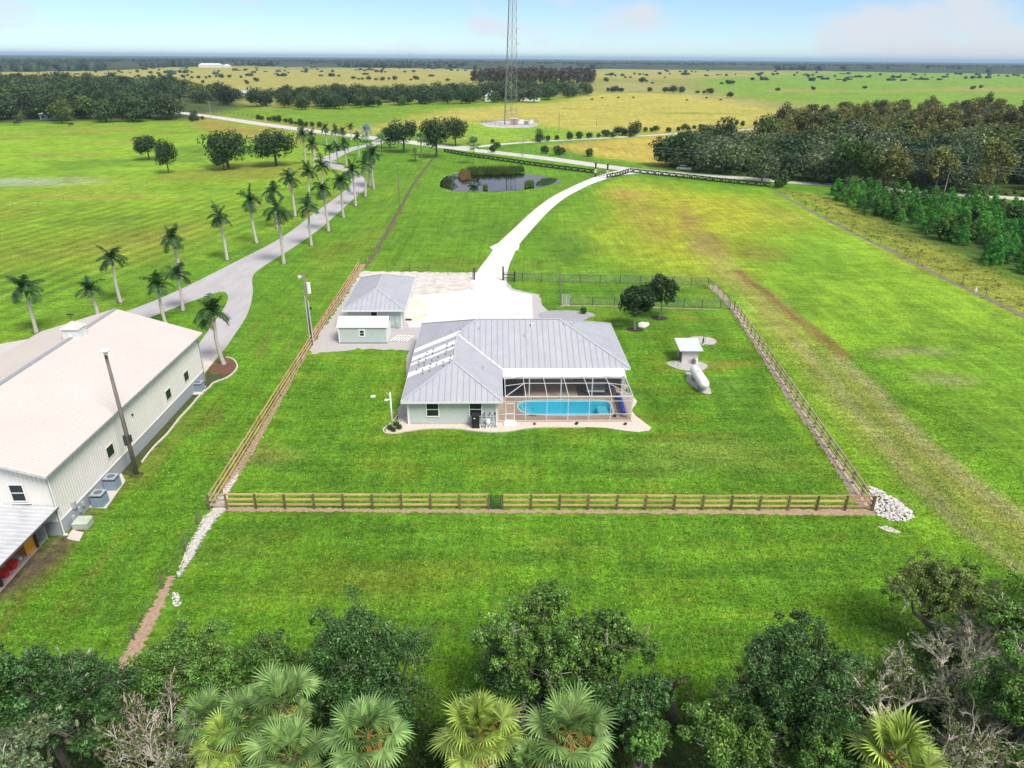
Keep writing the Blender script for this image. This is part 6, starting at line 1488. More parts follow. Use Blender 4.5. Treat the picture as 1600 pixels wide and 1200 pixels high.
KN = {'grove': 'dark oaks', 'grove_olive': 'olive trees', 'grove_grey': 'grey green oaks', 'cypress': 'rusty cypresses', 'gold': 'golden trees', 'light': 'light green trees', 'far_cypress': 'grey cypresses', 'bush': 'bushes', 'oak': 'oaks'}
KL = {'grove': 'dark green oak', 'grove_olive': 'olive green tree', 'grove_grey': 'grey green oak', 'cypress': 'rusty brown cypress', 'gold': 'golden green tree', 'light': 'light green tree', 'far_cypress': 'thin grey cypress', 'bush': 'bush', 'oak': 'oak'}
nW = 0
nW += wood([(-60, 192), (60, 190), (90, 194), (300, 187), (297, 180), (200, 166), (240, 158), (376, 166), (378, 158), (200, 140), (100, 135), (0, 136), (-120, 150)], 17.5, 31, [('grove', 8), ('grove_grey', 2), ('grove_olive', 2)], 'wood beyond left pasture', group='trees of the left wood')
nW += wood([(398, 168), (470, 173), (520, 173), (600, 168), (760, 161), (830, 161), (900, 152), (920, 149), (900, 144), (780, 147), (740, 150), (560, 154), (420, 158)], 16, 32, [('grove', 9), ('grove_grey', 1), ('light', 1)], 'belt behind green band', s0=.75, s1=1.05, group='trees of the middle belt')
nW += wood([(738, 132), (800, 134), (925, 134), (930, 127), (900, 122), (740, 122)], 20, 33, [('far_cypress', 8), ('grove', 1)], 'dome behind tower', s0=.85, s1=1.15, group='trees of the cypress dome', parts=False)
# right wood: oaks along the road, cypress behind
nW += wood([(1048, 262), (1080, 268), (1250, 283), (1460, 298), (1640, 306), (1640, 262), (1400, 250), (1130, 232), (1090, 240), (1050, 248)], 11.0, 34, [('grove', 5), ('grove_grey', 5), ('grove_olive', 3), ('light', 2)], 'road edge of right wood', s0=.72, s1=1.1, z0=.68, z1=.95, group='trees of the right wood edge')
nW += wood([(1170, 236), (1400, 252), (1640, 262), (1640, 232), (1500, 214), (1300, 206), (1200, 218)], 10.5, 35, [('cypress', 9), ('gold', 3), ('grove_olive', 4), ('light', 1)], 'inside right wood', s0=.7, s1=1.05, group='trees of the right wood')
nW += wood([(1230, 205), (1640, 226), (1760, 220), (1700, 184), (1400, 184), (1250, 195)], 17, 36, [('cypress', 9), ('grove', 1)], 'far side of right wood', s0=.75, s1=1.0, group='trees of the back of the right wood')
plant_woods()
for (px, py, top, w, k, lb) in ((1190, 284, 232, 55, 'grove_grey1', 'grey green oak with hanging moss at the road edge, left part of the right wood'), (1460, 300, 224, 62, 'gold0', 'golden yellow tree at the road edge behind the leaning pale pole'),
                               (1385, 296, 214, 70, 'gold1', 'golden brown cypress standing in front of the right wood'), (1325, 292, 204, 80, 'light0', 'light green oak bulging out of the right wood front'),
                               (1540, 306, 208, 60, 'gold2', 'golden brown cypress with bare limbs near the right edge'), (1112, 262, 240, 24, 'light2', 'bright yellow green small tree left of the right wood')):
    field_oak(px, py, top, w, k, lb, base_r={'g': 5.5, 'l': 5.0}[k[0]] if not k.startswith('grove') else 8, H={'gold': 13, 'ligh': 9.5, 'grov': 13}[k[:4]], name='wood_tree')
field_oak(1066, 262, 205, 56, 'oak1', 'big dark oak over the parked car at the road', H=11.5)
field_oak(1125, 245, 173, 44, 'grove1', 'tall pointed dark tree rising at the left end of the right wood', base_r=8.5, H=14, name='wood_tree')
# hedges, lone trees and palms dotted over the ranges
dots = [(235, 116), (248, 117), (262, 112), (268, 113), (286, 122), (300, 123), (310, 123), (322, 123), (338, 121), (346, 122), (240, 125), (255, 125), (270, 125), (212, 121), (100, 124), (120, 126), (148, 128), (165, 127), (190, 128), (205, 128), (228, 128), (383, 111), (402, 111), (553, 124), (560, 125), (566, 125), (576, 126), (588, 126), (598, 126), (608, 125), (618, 126), (642, 126), (650, 125), (700, 127),
        (955, 119), (972, 120), (985, 122), (1003, 130), (1010, 128), (1020, 131), (1040, 145), (1052, 146), (1065, 145), (960, 144), (968, 144), (950, 143), (1015, 143), (1090, 146), (1100, 147), (1108, 148), (1128, 132), (1140, 153), (1137, 132), (1144, 132), (1006, 126), (1070, 118), (1030, 117), (1120, 118), (1133, 119), (1208, 118), (1214, 117), (1260, 117), (1395, 119), (1408, 118), (1430, 119), (1445, 118), (1520, 140), (1532, 138), (1519, 124), (1560, 119), (1590, 119), (1500, 118), (1480, 118), (1375, 118), (947, 128), (1005, 117), (1215, 143), (1270, 141), (1350, 139)]
rd = random.Random(5)
for _ in range(46): dots.append((rd.gauss(215, 75), 113 + rd.random() ** .7 * 19))
for _ in range(26): dots.append((rd.uniform(940, 1600), 116 + rd.random() * 7))
for _ in range(14): dots.append((rd.uniform(330, 740), 109 + rd.random() * 6))
for _ in range(60): dots.append((rd.uniform(-20, 235), 102 + rd.random() * 8))
for i, (px, py) in enumerate(sorted(dots)):
    rr = random.Random(i * 3 + 1); p = P2(px, py); k = rr.choice(['grove0', 'grove1', 'grove2']); dd = p[1] / 1000
    plant(k, p[0], p[1], rr.uniform(.3, .72), rr.random() * 6, 'small dark tree on the far straw ranges, ' + (['far left', 'left of the tower', 'right of the tower', 'far right'][0 if px < 300 else 1 if px < 800 else 2 if px < 1150 else 3]) + (', near the horizon' if py < 121 else ', in the middle distance' if py < 135 else ', nearer than the rest'), group='lone trees on the far ranges', name='lone_tree', parts=False, sz=rr.uniform(.55, 1.0))
# shrubs along road, hedges
hedge = [(404, 187), (410, 187.5), (420, 189), (428, 190), (436, 191), (446, 192), (455, 194), (462, 195), (470, 197), (478, 198), (488, 198), (500, 199), (770, 238), (776, 232), (842, 222), (770, 224), (872, 243), (852, 240), (878, 241), (920, 245), (1216, 294), (1220, 292), (840, 220), (855, 221), (870, 219), (890, 218), (905, 217), (920, 216), (935, 215), (948, 214), (958, 215), (975, 212), (985, 214), (995, 208), (1008, 206), (1018, 206), (1025, 205), (1045, 207), (1060, 205), (1068, 203), (1075, 204), (1085, 202), (1095, 201), (1150, 196), (1160, 197), (1180, 196), (1190, 194), (1210, 193), (1225, 192), (1240, 191), (316, 187), (300, 190), (308, 189)]
hs = sorted(hedge)
for i, (px, py) in enumerate(hs):
    rr = random.Random(i); p = P2(px, py); plant('bush%d' % rr.randint(0, 2), p[0], p[1], rr.uniform(.8, 1.5), rr.random() * 6, 'dark green bush in the hedge ' + ('along the far road left of the palms' if px < 520 else 'between pond and side road' if py > 224 else 'on the side road, left part' if px < 930 else 'on the side road, middle part' if px < 1030 else 'on the side road, right part' if py < 230 else 'at the right end of the black fence'), 'bush', 'bushes beside the far roads', 'roadside_bush', parts=False)
for (px, py, top, w, k, lb) in ((991, 213, 186, 26, 'grove0', 'dark round tree on the side road, topmost of its clump'), (968, 211, 196, 24, 'grove2', 'low dark tree left of the clump on the side road'), (947, 212, 201, 18, 'grove1', 'small dark tree left in the row on the side road'),
                                (843, 222, 203, 18, 'light1', 'bushy sabal like tree on the verge between pond and tower'), (1190, 196, 184, 16, 'grove1', 'dark tree on the side road near the right wood'), (1210, 195, 178, 22, 'grove2', 'dark tree where the side road meets the right wood'),
                                (304, 186, 170, 14, 'grove0', 'round tree at the right end of the left wood by the road')):
    field_oak(px, py, top, w, k, lb, base_r=8.5 if k[0] == 'g' else 5, H=14 if k[0] == 'g' else 9.5, name='roadside_tree')

# pine plantation and its scrub on the right
pp = scatter([(1296, 302), (1350, 306), (1420, 312), (1500, 322), (1640, 336), (1900, 370), (1760, 460), (1640, 436), (1560, 420), (1480, 380), (1400, 352), (1300, 312)], 3.9, 41)
pp = [p for p in pp if Q((p[0], p[1], 2))[0] < 1660]; pp.sort(key=lambda p: math.hypot(*p)); print('pine sites', len(pp)); pp = pp[:380]
for i, p in enumerate(pp):
    rr = random.Random(i); u = rr.random()
    if u < .66: plant('pine%d' % rr.randint(0, 3), p[0], p[1], rr.uniform(.7, 1.35), rr.random() * 6, 'bright green young pine in the plantation, %s, %s' % (['near rows', 'second block of rows', 'middle rows', 'rows behind the middle', 'far rows'][min(4, i * 5 // len(pp))], ['left end', 'left of centre', 'right of centre', 'right end'][min(3, max(0, int((Q((p[0], p[1], 2))[0] - 1300) / 85)))]), group='young pines of the plantation', name='young_pine', parts=False)
    else: plant('bush%d' % rr.randint(0, 2), p[0], p[1], rr.uniform(.9, 1.7), rr.random() * 6, 'dark shrub among the pines, %s, %s' % (['near rows', 'middle rows', 'far rows'][min(2, i * 3 // len(pp))], 'left part' if Q((p[0], p[1], 2))[0] < 1440 else 'right part'), 'bush', 'shrubs between the pines', 'shrub', parts=False)
print('pines', len(pp))
# rough tufts along right ditch
tt = scatter([(1215, 296), (1300, 312), (1400, 356), (1500, 396), (1600, 445), (1700, 500), (1600, 492), (1480, 434), (1400, 392), (1300, 345)], 1.6, 43)
g = np.random.default_rng(3); cs = np.array([(x + g.normal() * 1.2, y + g.normal() * 1.2, .1) for x, y in tt]); V, F, col = leaf_cards(cs, g.uniform(.4, 1.8, len(cs)), len(cs) * 16, .22, 9, shell=.0, flat=.2, aspect=.22, up=1.2, tone=(.6, 1.5))
link('rough_grass', arrays_mesh('rough_grass', V, F, leafmat('rough_grass_blades', (.16, .20, .035)), col), kind='stuff')
# understorey along the road side of the right wood
tt = scatter([(1060, 266), (1250, 285), (1460, 301), (1640, 310), (1640, 304), (1460, 296), (1250, 280), (1100, 266), (1046, 258)], 2.4, 44)
cs = np.array([(x, y, .4) for x, y in tt]); V, F, col = leaf_cards(cs, np.full(len(cs), 1.0), len(cs) * 60, .34, 10, shell=.2, flat=.8, aspect=.3, up=.8, tone=(.6, 1.5))
link('undergrowth', arrays_mesh('undergrowth', V, F, leafmat('undergrowth_leaves', (.07, .11, .025)), col), kind='stuff')

# ---- royal palms
trunk_w = mat('royal_palm_trunk', (.50, .47, .43), .85, var=.12, vscale=1.2, stretch=(1, 1, 3)); shaft_g = mat('green_crownshaft', (.11, .16, .05), .6, var=.2); frond_g = leafmat('royal_palm_frond', (.030, .080, .020), inst=.1, transl=.15); frond_b = leafmat('dying_palm_frond', (.24, .18, .15), inst=.1)
def frond(base, az, el, L, droop, g, width=.55, n=13, leaf=.75):
    """arching feather frond: rachis with paired drooping leaflets"""
    V = []; F = []; C_ = []
    d = np.array([math.cos(az) * math.cos(el), math.sin(az) * math.cos(el), math.sin(el)]); p = np.array(base, float); side = np.array([-math.sin(az), math.cos(az), 0]); st = L / n
    for i in range(n):
        q = p + d * st; w = leaf * math.sin(math.pi * min(.97, (i + 1.2) / (n + 1))) ** .6
        up_ = np.cross(side, d); up_ = up_ if up_[2] > 0 else -up_
        for s_ in (-1, 1):
            for h_ in (0.0, .5):
                a0 = p + d * st * h_; tip = a0 + side * s_ * w * g.uniform(.75, 1.05) + d * w * .45 - np.array([0, 0, 1]) * w * g.uniform(.25, .7) + up_ * .05
                o = len(V); V += [a0, a0 + d * st * .50, tip + d * st * .36, tip]; F.append((o, o + 1, o + 2, o + 3)); t = g.uniform(.6, 1.5); C_.append((t, t, t * .9))
        o = len(V); V += [p + up_ * .03 - side * .03, p + up_ * .03 + side * .03, q + up_ * .03 + side * .03, q + up_ * .03 - side * .03]; F.append((o, o + 1, o + 2, o + 3)); C_.append((1.6, 1.5, 1.1))
        p = q; d = d - np.array([0, 0, droop / n]); d /= np.linalg.norm(d)
    return V, F, C_
def royal(seed, H=8.6):
    g = random.Random(seed); V = []; F = []; C_ = []
    hc = H - 1.1; n = g.randint(10, 15); az0 = g.random() * 6.28; wind = g.uniform(-.5, .5)
    for i in range(n):
        az = az0 + i * 2.399 + g.uniform(-.45, .45); u = i / n
        v, f, c = frond((0, 0, hc + .3 * (1 - u)), az, R(80 - 78 * u + g.uniform(-14, 14)), g.uniform(2.1, 3.2), 1.5 + 1.3 * u + wind * math.cos(az) + g.uniform(-.2, .4), g, leaf=g.uniform(.8, 1.05))
        tw = g.uniform(.7, 1.35)
        o = len(V); V += v; F += [tuple(k + o for k in q) for q in f]; C_ += [tuple(x * tw for x in q) for q in c]
    crown = arrays_mesh('fronds', np.array(V), np.array(F), frond_g, np.array(C_))
    V = []; F = []; C_ = []
    for i in range(g.randint(1, 4)):
        v, f, c = frond((0, 0, hc - .2), g.random() * 6.28, R(g.uniform(-25, 25)), g.uniform(1.8, 3.0), 1.6 + g.random(), g, leaf=g.uniform(.3, .5)); o = len(V); V += v; F += [tuple(k + o for k in q) for q in f]; C_ += c
    dead = arrays_mesh('dead_fronds', np.array(V), np.array(F), frond_b, np.array(C_))
    m = MB(); bx, by = g.uniform(-.2, .2), g.uniform(-.2, .2); m.tube([(0, 0, -.1), (bx * .6, by * .6, 1.2), (bx, by, H * .45), (0, 0, hc - 1.2)], [.33, .25, .24, .16], 10, caps=False); tr = m.mesh('trunk', trunk_w, True)
    m = MB(); m.tube([(0, 0, hc - 1.25), (0, 0, hc - .5), (0, 0, hc + .25)], [.165, .13, .07], 8, caps=False); sh = m.mesh('crownshaft', shaft_g, True)
    return crown, dead, tr, sh
RO = [royal(600 + i) for i in range(12)]
mulm = mat('brown_mulch', (.12, .075, .055), .95, var=.4, vscale=5, bump=.8)
ring = MB(); ring.add([(.75 * math.cos(a) * (1 + .12 * math.sin(3 * a)), .7 * math.sin(a), 0) for a in np.linspace(0, 6.28, 19)[:-1]], [tuple(range(18))]); ringme = ring.mesh('mulch_ring', mulm)
left_row = [(57, 519, 434), (157, 512, 438), (189, 472, 387), (285, 436, 358), (355, 406, 323), (401.6, 380, 298), (434.5, 357, 286), (461.6, 338, 268), (485, 316, 258), (507, 308, 246), (518, 262, 226), (528, 256, 222), (491, 264, 218), (478.5, 257, 195), (491, 243, 203), (511, 227, 195), (525, 233, 197)]
right_row = [(260, 508, 430), (286, 485, 415), (350, 569, 469), (443.5, 411.5, 308), (487, 383.5, 309), (513.6, 361, 280), (537, 340, 271), (556, 322, 256), (571, 307, 245), (584.5, 294.5, 228), (578, 291, 232), (541.6, 258, 217), (561, 244, 208), (549, 219, 193), (538, 230, 200)]
for row, nm in ((left_row, 'left'), (right_row, 'right')):
    for i, (px, py, ty) in enumerate(row):
        b0, hh = height_of(px, py, ty); cr, de, tr, sh = RO[(i * 5 + 7 * (nm == 'left')) % 12]
        hh = min(max(hh, 5.5), 11.5)
        t = thing('royal_palm', 'royal palm, %s from the barn in the row %s of the lane' % (ordinal(i), nm), 'palm tree', (b0[0], b0[1], 0), rT.random() * 6.28, 'royal palms lining the lane')
        s_ = hh / 9.3; t.scale = (.5 + .5 * s_, .5 + .5 * s_, s_); t.rotation_euler = (rT.uniform(-.05, .05), rT.uniform(-.05, .05), rT.random() * 6.28)
        link('trunk', tr, t); link('crownshaft', sh, t); link('fronds', cr, t); link('dead_fronds', de, t)
        if b0[1] < 260: link('mulch_ring', ringme, t, (0, 0, .024 / s_)).scale = (1, 1, 1)

# ---- sabal palms: fan leaves
sab_g = leafmat('sabal_fan_leaf', (.19, .29, .10), inst=.10, rough=.35, transl=.2); sab_y = leafmat('yellow_sabal_leaf', (.42, .36, .10), inst=.06); sab_o = mat('orange_fruit_stalks', (.42, .20, .05), .8, var=.3, vscale=6); boots = mat('sabal_trunk', (.20, .15, .11), .95, var=.3, vscale=8, bump=.8)
def fan_leaf(base, az, el, stem, L, g, segs=24, droop=.5, tone=1.0):
    V = []; F = []; C_ = []
    d = np.array([math.cos(az) * math.cos(el), math.sin(az) * math.cos(el), math.sin(el)]); side = np.array([-math.sin(az), math.cos(az), 0]); nrm = np.cross(d, side); nrm = nrm if nrm[2] > 0 else -nrm
    b = np.array(base, float); hub = b + d * stem - np.array([0, 0, stem * stem * .10])
    o = len(V); V += [b - side * .025, b + side * .025, hub + side * .02, hub - side * .02]; F.append((o, o + 1, o + 2, o + 3)); C_.append((tone * 1.1, tone * 1.1, tone * .7))
    # costa bends down along the blade
    for i in range(segs):
        u = (i / (segs - 1)) * 2 - 1; a = u * R(112); rad = L * (1 - .22 * abs(u)) * g.uniform(.88, 1.08)
        dir0 = d * math.cos(a) + side * math.sin(a) + nrm * .22 * abs(u); dir0 = dir0 / np.linalg.norm(dir0); lat = np.cross(dir0, nrm); lat /= np.linalg.norm(lat)
        p = hub; dd = dir0.copy(); w = [.014, .050, .040, .003]; ps = [p]
        for k in range(3):
            p = p + dd * rad / 3; dd = dd - np.array([0, 0, droop * (.16 + .34 * k) * g.uniform(.5, 1.6)]); dd /= np.linalg.norm(dd); ps.append(p)
        t = tone * g.uniform(.55, 1.6)
        for k in range(3):
            o = len(V); V += [ps[k] - lat * w[k], ps[k] + lat * w[k], ps[k + 1] + lat * w[k + 1], ps[k + 1] - lat * w[k + 1]]; F.append((o, o + 1, o + 2, o + 3)); C_.append((t, t * (1 + .05 * k), t * .95))
    return V, F, C_
def sabal(seed, nleaf=24, L=1.15):
    g = random.Random(seed); V = []; F = []; C_ = []; Vy = []; Fy = []; Cy = []
    for i in range(nleaf):
        u = i / nleaf; az = i * 2.399 + g.uniform(-.25, .25); el = R(80 - 105 * u + g.uniform(-14, 14))
        v, f, c = fan_leaf((0, 0, -.1), az, el, g.uniform(.8, 1.5), L * g.uniform(.8, 1.15), g, droop=.35 + .9 * u, tone=g.uniform(.65, 1.35))
        o = len(V); V += v; F += [tuple(k + o for k in q) for q in f]; C_ += c
    for i in range(11):
        v, f, c = fan_leaf((0, 0, -.3), g.random() * 6.28, R(g.uniform(-65, -20)), g.uniform(.5, .9), L * .9, g, segs=20, droop=1.0); o = len(Vy); Vy += v; Fy += [tuple(k + o for k in q) for q in f]; Cy += c
    A = arrays_mesh('fan_leaves', np.array(V), np.array(F), sab_g, np.array(C_)); B = arrays_mesh('dry_leaves', np.array(Vy), np.array(Fy), sab_y, np.array(Cy))
    m = MB()
    for i in range(4):
        rr = random.Random(seed + i); az = rr.random() * 6.28; q = Vector((math.cos(az), math.sin(az), 0)); p0 = Vector((0, 0, .1)); p1 = p0 + q * .6 + Vector((0, 0, .2)); p2 = p0 + q * 1.15 + Vector((0, 0, -.35))
        m.tube([p0, p1, p2], [.03, .025, .015], 4, caps=False)
        for k in range(70):
            c = p1.lerp(p2, rr.random()) + Vector((rr.uniform(-.16, .16), rr.uniform(-.16, .16), rr.uniform(-.3, .1))); m.tube([c, c + Vector((rr.uniform(-.1, .1), rr.uniform(-.1, .1), -.2))], [.018, .012], 3, caps=False)
    return A, B, m.mesh('fruit_stalks', sab_o)
SA = [sabal(700 + i) for i in range(4)]
SA[2][0].materials.clear(); SA[2][0].materials.append(leafmat('yellow_green_fan_leaf', (.27, .35, .08), inst=.05, rough=.35, transl=.2))
tm_ = MB(); tm_.tube([(0, 0, -6), (0, 0, -3), (0, 0, 0)], [.24, .22, .27], 10, caps=False)
for i in range(26): a = i * 2.4; z = -1.6 + i * .06; tm_.beam((math.cos(a) * .2, math.sin(a) * .2, z), (math.cos(a) * .34, math.sin(a) * .34, z + .22), .09, .05)
sab_tr = tm_.mesh('trunk', boots)
sab = [(440, 1098, 5.2, .92, 0, 0, 'leftmost full sabal palm of the foreground row, blue green fans'), (575, 1148, 5.4, 1.0, 1, 1, 'sabal palm second in the foreground row with orange fruit on its right'), (747, 1142, 5.3, 1.0, 2, 1, 'yellow green sabal palm in the middle of the foreground row'), (890, 1148, 5.3, 1.04, 3, 1, 'sabal palm right of the middle one in the foreground row'),
       (1400, 1185, 5.6, 1.05, 2, 1, 'pale yellow green sabal palm alone at the bottom right'), (322, 1122, 4.4, .68, 3, 0, 'small sabal palm beside the bare grey tree'), (395, 1118, 4.6, .85, 1, 0, 'small sabal palm between the bare grey tree and the full fans'), (352, 1160, 4.0, .72, 2, 0, 'little sabal palm low at the bottom beside the bare grey tree'), (452, 1180, 4.6, .95, 0, 0, 'sabal palm cut by the bottom edge below the leftmost full one'), (830, 1195, 4.4, .7, 0, 0, 'sabal palm tip at the bottom edge between the two right fans')]
for (px, py, h, s_, k, fr_, lb) in sab:
    p = P(px, py, h); t = thing('sabal_palm', lb, 'palm tree', (p[0], p[1], 0), rT.random() * 6.28, 'sabal palms in the foreground')
    A, B, Cc = SA[k]; link('fan_leaves', A, t, (0, 0, h), scale=s_); link('dry_leaves', B, t, (0, 0, h), scale=s_); link('trunk', sab_tr, t, (0, 0, h), scale=(s_, s_, h / 6.0 + .02))
    if fr_: link('fruit_stalks', Cc, t, (0, 0, h), scale=s_)
for (px, py, ty, s_, k, lb) in ((740.5, 256, 219, 2.0, 0, 'sabal palm standing alone behind the pond'), (659, 255, 210, 1.6, 1, 'thin sabal palm by the wire fence left of the large oak'), (649, 251, 232, 1.3, 2, 'short sabal palm beside the thin one near the large oak'), (597, 244, 213, 1.8, 3, 'sabal palm left of the tall oak by the lane'), (842, 219, 204, 1.7, 1, 'bushy sabal palm on the verge of the side road')):
    b0, hh = height_of(px, py, ty); hh = hh - 1.2; t = thing('sabal_palm', lb, 'palm tree', (b0[0], b0[1], 0), rT.random() * 6, 'small sabal palms near the road'); A, B, Cc = SA[k]; link('fan_leaves', A, t, (0, 0, hh), scale=s_ * .75); link('trunk', sab_tr, t, (0, 0, hh), scale=(.7, .7, hh / 6.0))
b0, hh = height_of(574, 222, 200); t = thing('silver_palm', 'silvery blue fan palm behind the lane near the road', 'palm tree', (b0[0], b0[1], 0)); bl_ = leafmat('silver_blue_leaf', (.28, .36, .42), inst=0)
me = SA[2][0].copy(); me.materials.clear(); me.materials.append(bl_); link('fan_leaves', me, t, (0, 0, hh - 1.5), scale=1.7); link('trunk', sab_tr, t, (0, 0, hh - 1.5), scale=(1.2, 1.2, (hh - 1.5) / 6))

# ---- foreground broadleaf trees, each with fine leaves on a limb skeleton
def near_tree(label, px, py, hc, wpx, seed, leafm, leaves=26000, size=.070, H=None, ratio=.75, name='foreground_oak', dead=0, dead_len=1.4, gap=1.0, lean=(0, 0), twig=True, big=9, sub=26, tone=(.5, 2.3), yr=.85):
    p = P(px, py, hc); dist = p[1] * _cp + (CAM_H - hc) * _sp; Rx = wpx / FPX * dist / 2; Rz = Rx * ratio
    g = np.random.default_rng(seed); rr = random.Random(seed); leaves = int(leaves * 1.35)
    cB, rB = crown_blobs(Rx, Rz, 0, big, Rx * .36, seed, Ry=Rx * yr, flat_bottom=.6)
    cc = []; cr = []
    for c, r in zip(cB, rB):
        for k in range(sub):
            d = g.normal(size=3); d /= np.linalg.norm(d)
            if d[2] < -.5: d[2] *= -1
            q_ = g.uniform(.35, 1.3); cc.append(c + d * r * q_); cr.append(r * g.uniform(.16, .46) * gap * (1.25 - .45 * q_))
    V, F, col = leaf_cards(cc, cr, leaves, size, seed, shell=.25, tone=tone, clump_tone=.35, aspect=.5, up=.5)  # tone varies at random; its bright end imitates highlights on the leaves
    zlow = hc - Rz
    t = thing(name, label, 'tree', (p[0], p[1], 0), 0, 'foreground trees')
    V = V + np.array([0, 0, hc]); V[:, 2] = np.maximum(V[:, 2], .05)
    link('crown', arrays_mesh('crown', V, F, leafm, col), t)
    m = MB(); base = Vector((lean[0], lean[1], -.1)); fork = Vector((rr.uniform(-.3, .3), rr.uniform(-.3, .3), max(.8, zlow * .8)))
    m.tube([base, base.lerp(fork, .5) + Vector((lean[0] * .1, 0, .1)), fork], [.26, .22, .18], 8, caps=False)
    for c in cB:
        c = Vector(c) + Vector((0, 0, hc)); mid = fork.lerp(c, .5) + Vector((rr.uniform(-.3, .3), rr.uniform(-.3, .3), -.2)); m.tube([fork, mid, c], [.13, .09, .04], 5, caps=False)
        if twig:
            for _ in range(4): branchy(m, c, (rr.uniform(-1, 1), rr.uniform(-1, 1), rr.uniform(-.2, 1)), Rx * .34, .028, 2, rr, kids=3)
    link('trunk', m.mesh('trunk', bark), t)
    if dead:
        m = MB()
        for i in range(max(2, int(dead * .4))):
            c = Vector(cB[rr.randrange(len(cB))]); c = c * rr.uniform(.7, 1.0) + Vector((0, 0, hc)); d_ = Vector((c.x, c.y, abs(c.z - hc) + .5 * rr.random())).normalized()
            branchy(m, c, d_ + Vector((rr.uniform(-.5, .5), rr.uniform(-.5, .5), .2)), dead_len * rr.uniform(.5, .9), .026, 3, rr, kids=3, spread=.7)
        link('dead_twigs', m.mesh('dead_twigs', bark_pale), t, kind='stuff')
    return t
near_tree('dark oak filling the bottom left corner', 70, 1090, 5.5, 230, 801, lf_near, 36000, dead=10, big=12)
near_tree('grey green oak at the very bottom left edge', 60, 1185, 5.5, 170, 802, lf_grey, 20000, dead=8)
near_tree('dark bush like oak between the bottom left corner and the bare grey tree', 150, 1140, 4.0, 110, 815, lf_near, 14000)
near_tree('mid green bushy oak below the brown fence line', 305, 1045, 3.6, 190, 803, lf_near2, 32000, dead=10, dead_len=.8, ratio=.7, big=11)
near_tree('lighter bushy oak between the mid green oak and the dark one', 415, 1040, 3.0, 130, 804, lf_light, 16000, dead=6, dead_len=.8, ratio=.7)
near_tree('dark foreground oak with upright twigs left of the middle', 585, 1052, 4.6, 250, 805, lf_near, 44000, dead=26, dead_len=1.0, big=13, ratio=.72)
near_tree('small topmost crown of the dark oak left of the middle', 592, 985, 6.2, 70, 806, lf_near2, 7000, ratio=.8, big=5, sub=10)
near_tree('olive oak crown in the middle with pale forked limbs', 825, 1005, 5.4, 205, 807, lf_near2, 26000, gap=.9, dead=8, big=10, ratio=.85)
near_tree('olive oak crown right of the middle, thinner at its top', 950, 1015, 5.2, 150, 808, lf_near2, 22000, gap=.9, dead=9, big=9, ratio=1.05)
near_tree('dark lower oak mass under the two middle crowns', 870, 1068, 3.0, 250, 809, lf_near, 34000, big=13, ratio=.5)
near_tree('dark oak at the right end of the middle group above the fans', 985, 1095, 3.4, 120, 810, lf_near, 15000, ratio=.9)
near_tree('big dense dark oak right of the open grass', 1240, 1085, 5.6, 235, 811, lf_near, 50000, dead=14, dead_len=.9, big=15, ratio=.85)
near_tree('lighter green shrubby tree with golden twigs at the bottom right of the middle', 1150, 1150, 4.0, 190, 812, lf_near2, 26000, dead=22, dead_len=1.0, ratio=.7)
near_tree('low green oak at the bottom edge below the big dark oak', 1290, 1190, 4.2, 150, 813, lf_near2, 16000, ratio=.7)
near_tree('small leafy shrub above the right fans at the bottom', 1010, 1165, 3.0, 90, 816, lf_near2, 9000, ratio=.8)
near_tree('tall green oak on the right edge of the picture', 1605, 1090, 5.6, 180, 814, lf_near2, 40000, big=14, ratio=1.0, dead=8)
near_tree('dark oak behind the dead grey limbs on the right', 1585, 985, 4.2, 120, 817, lf_near2, 16000, ratio=.9, dead=6)
near_tree('olive leaning oak at the top of the right foreground group', 1455, 925, 4.2, 190, 818, lf_olive, 19000, gap=.8, dead=30, dead_len=1.0, ratio=.42, big=10, yr=.6, lean=(2.6, -2.4))
near_tree('low dark green oak between the dead limbs and the bottom right fans', 1480, 1140, 2.0, 190, 819, lf_near, 20000, ratio=.6)
near_tree('thin sapling with pale twig at the edge of the open grass', 1060, 1065, 2.8, 46, 820, lf_olive, 2200, big=4, sub=8, ratio=.8, gap=.8, dead=3, dead_len=.7)
# low growth filling the floor under the foreground trees
tt = scatter([(-300, 1150), (60, 1080), (200, 1095), (300, 1065), (480, 1060), (700, 1110), (860, 1090), (1000, 1075), (1015, 1200), (1120, 1200), (1150, 1130), (1300, 1110), (1430, 1010), (1500, 930), (1640, 900), (1700, 1500), (-300, 1500)], .85, 46)
tt = [p for p in tt if p[1] > 8]
g = np.random.default_rng(8); cs = np.array([(x, y, .3 + g.random() * .9) for x, y in tt]); V, F, col = leaf_cards(cs, g.uniform(.35, .8, len(cs)), min(90000, len(cs) * 75), .085, 12, shell=.2, flat=.9, tone=(.4, 1.9), up=.8)
link('foreground_undergrowth', arrays_mesh('foreground_undergrowth', V, F, leafmat('undergrowth_leaves_near', (.060, .130, .026)), col), kind='stuff')
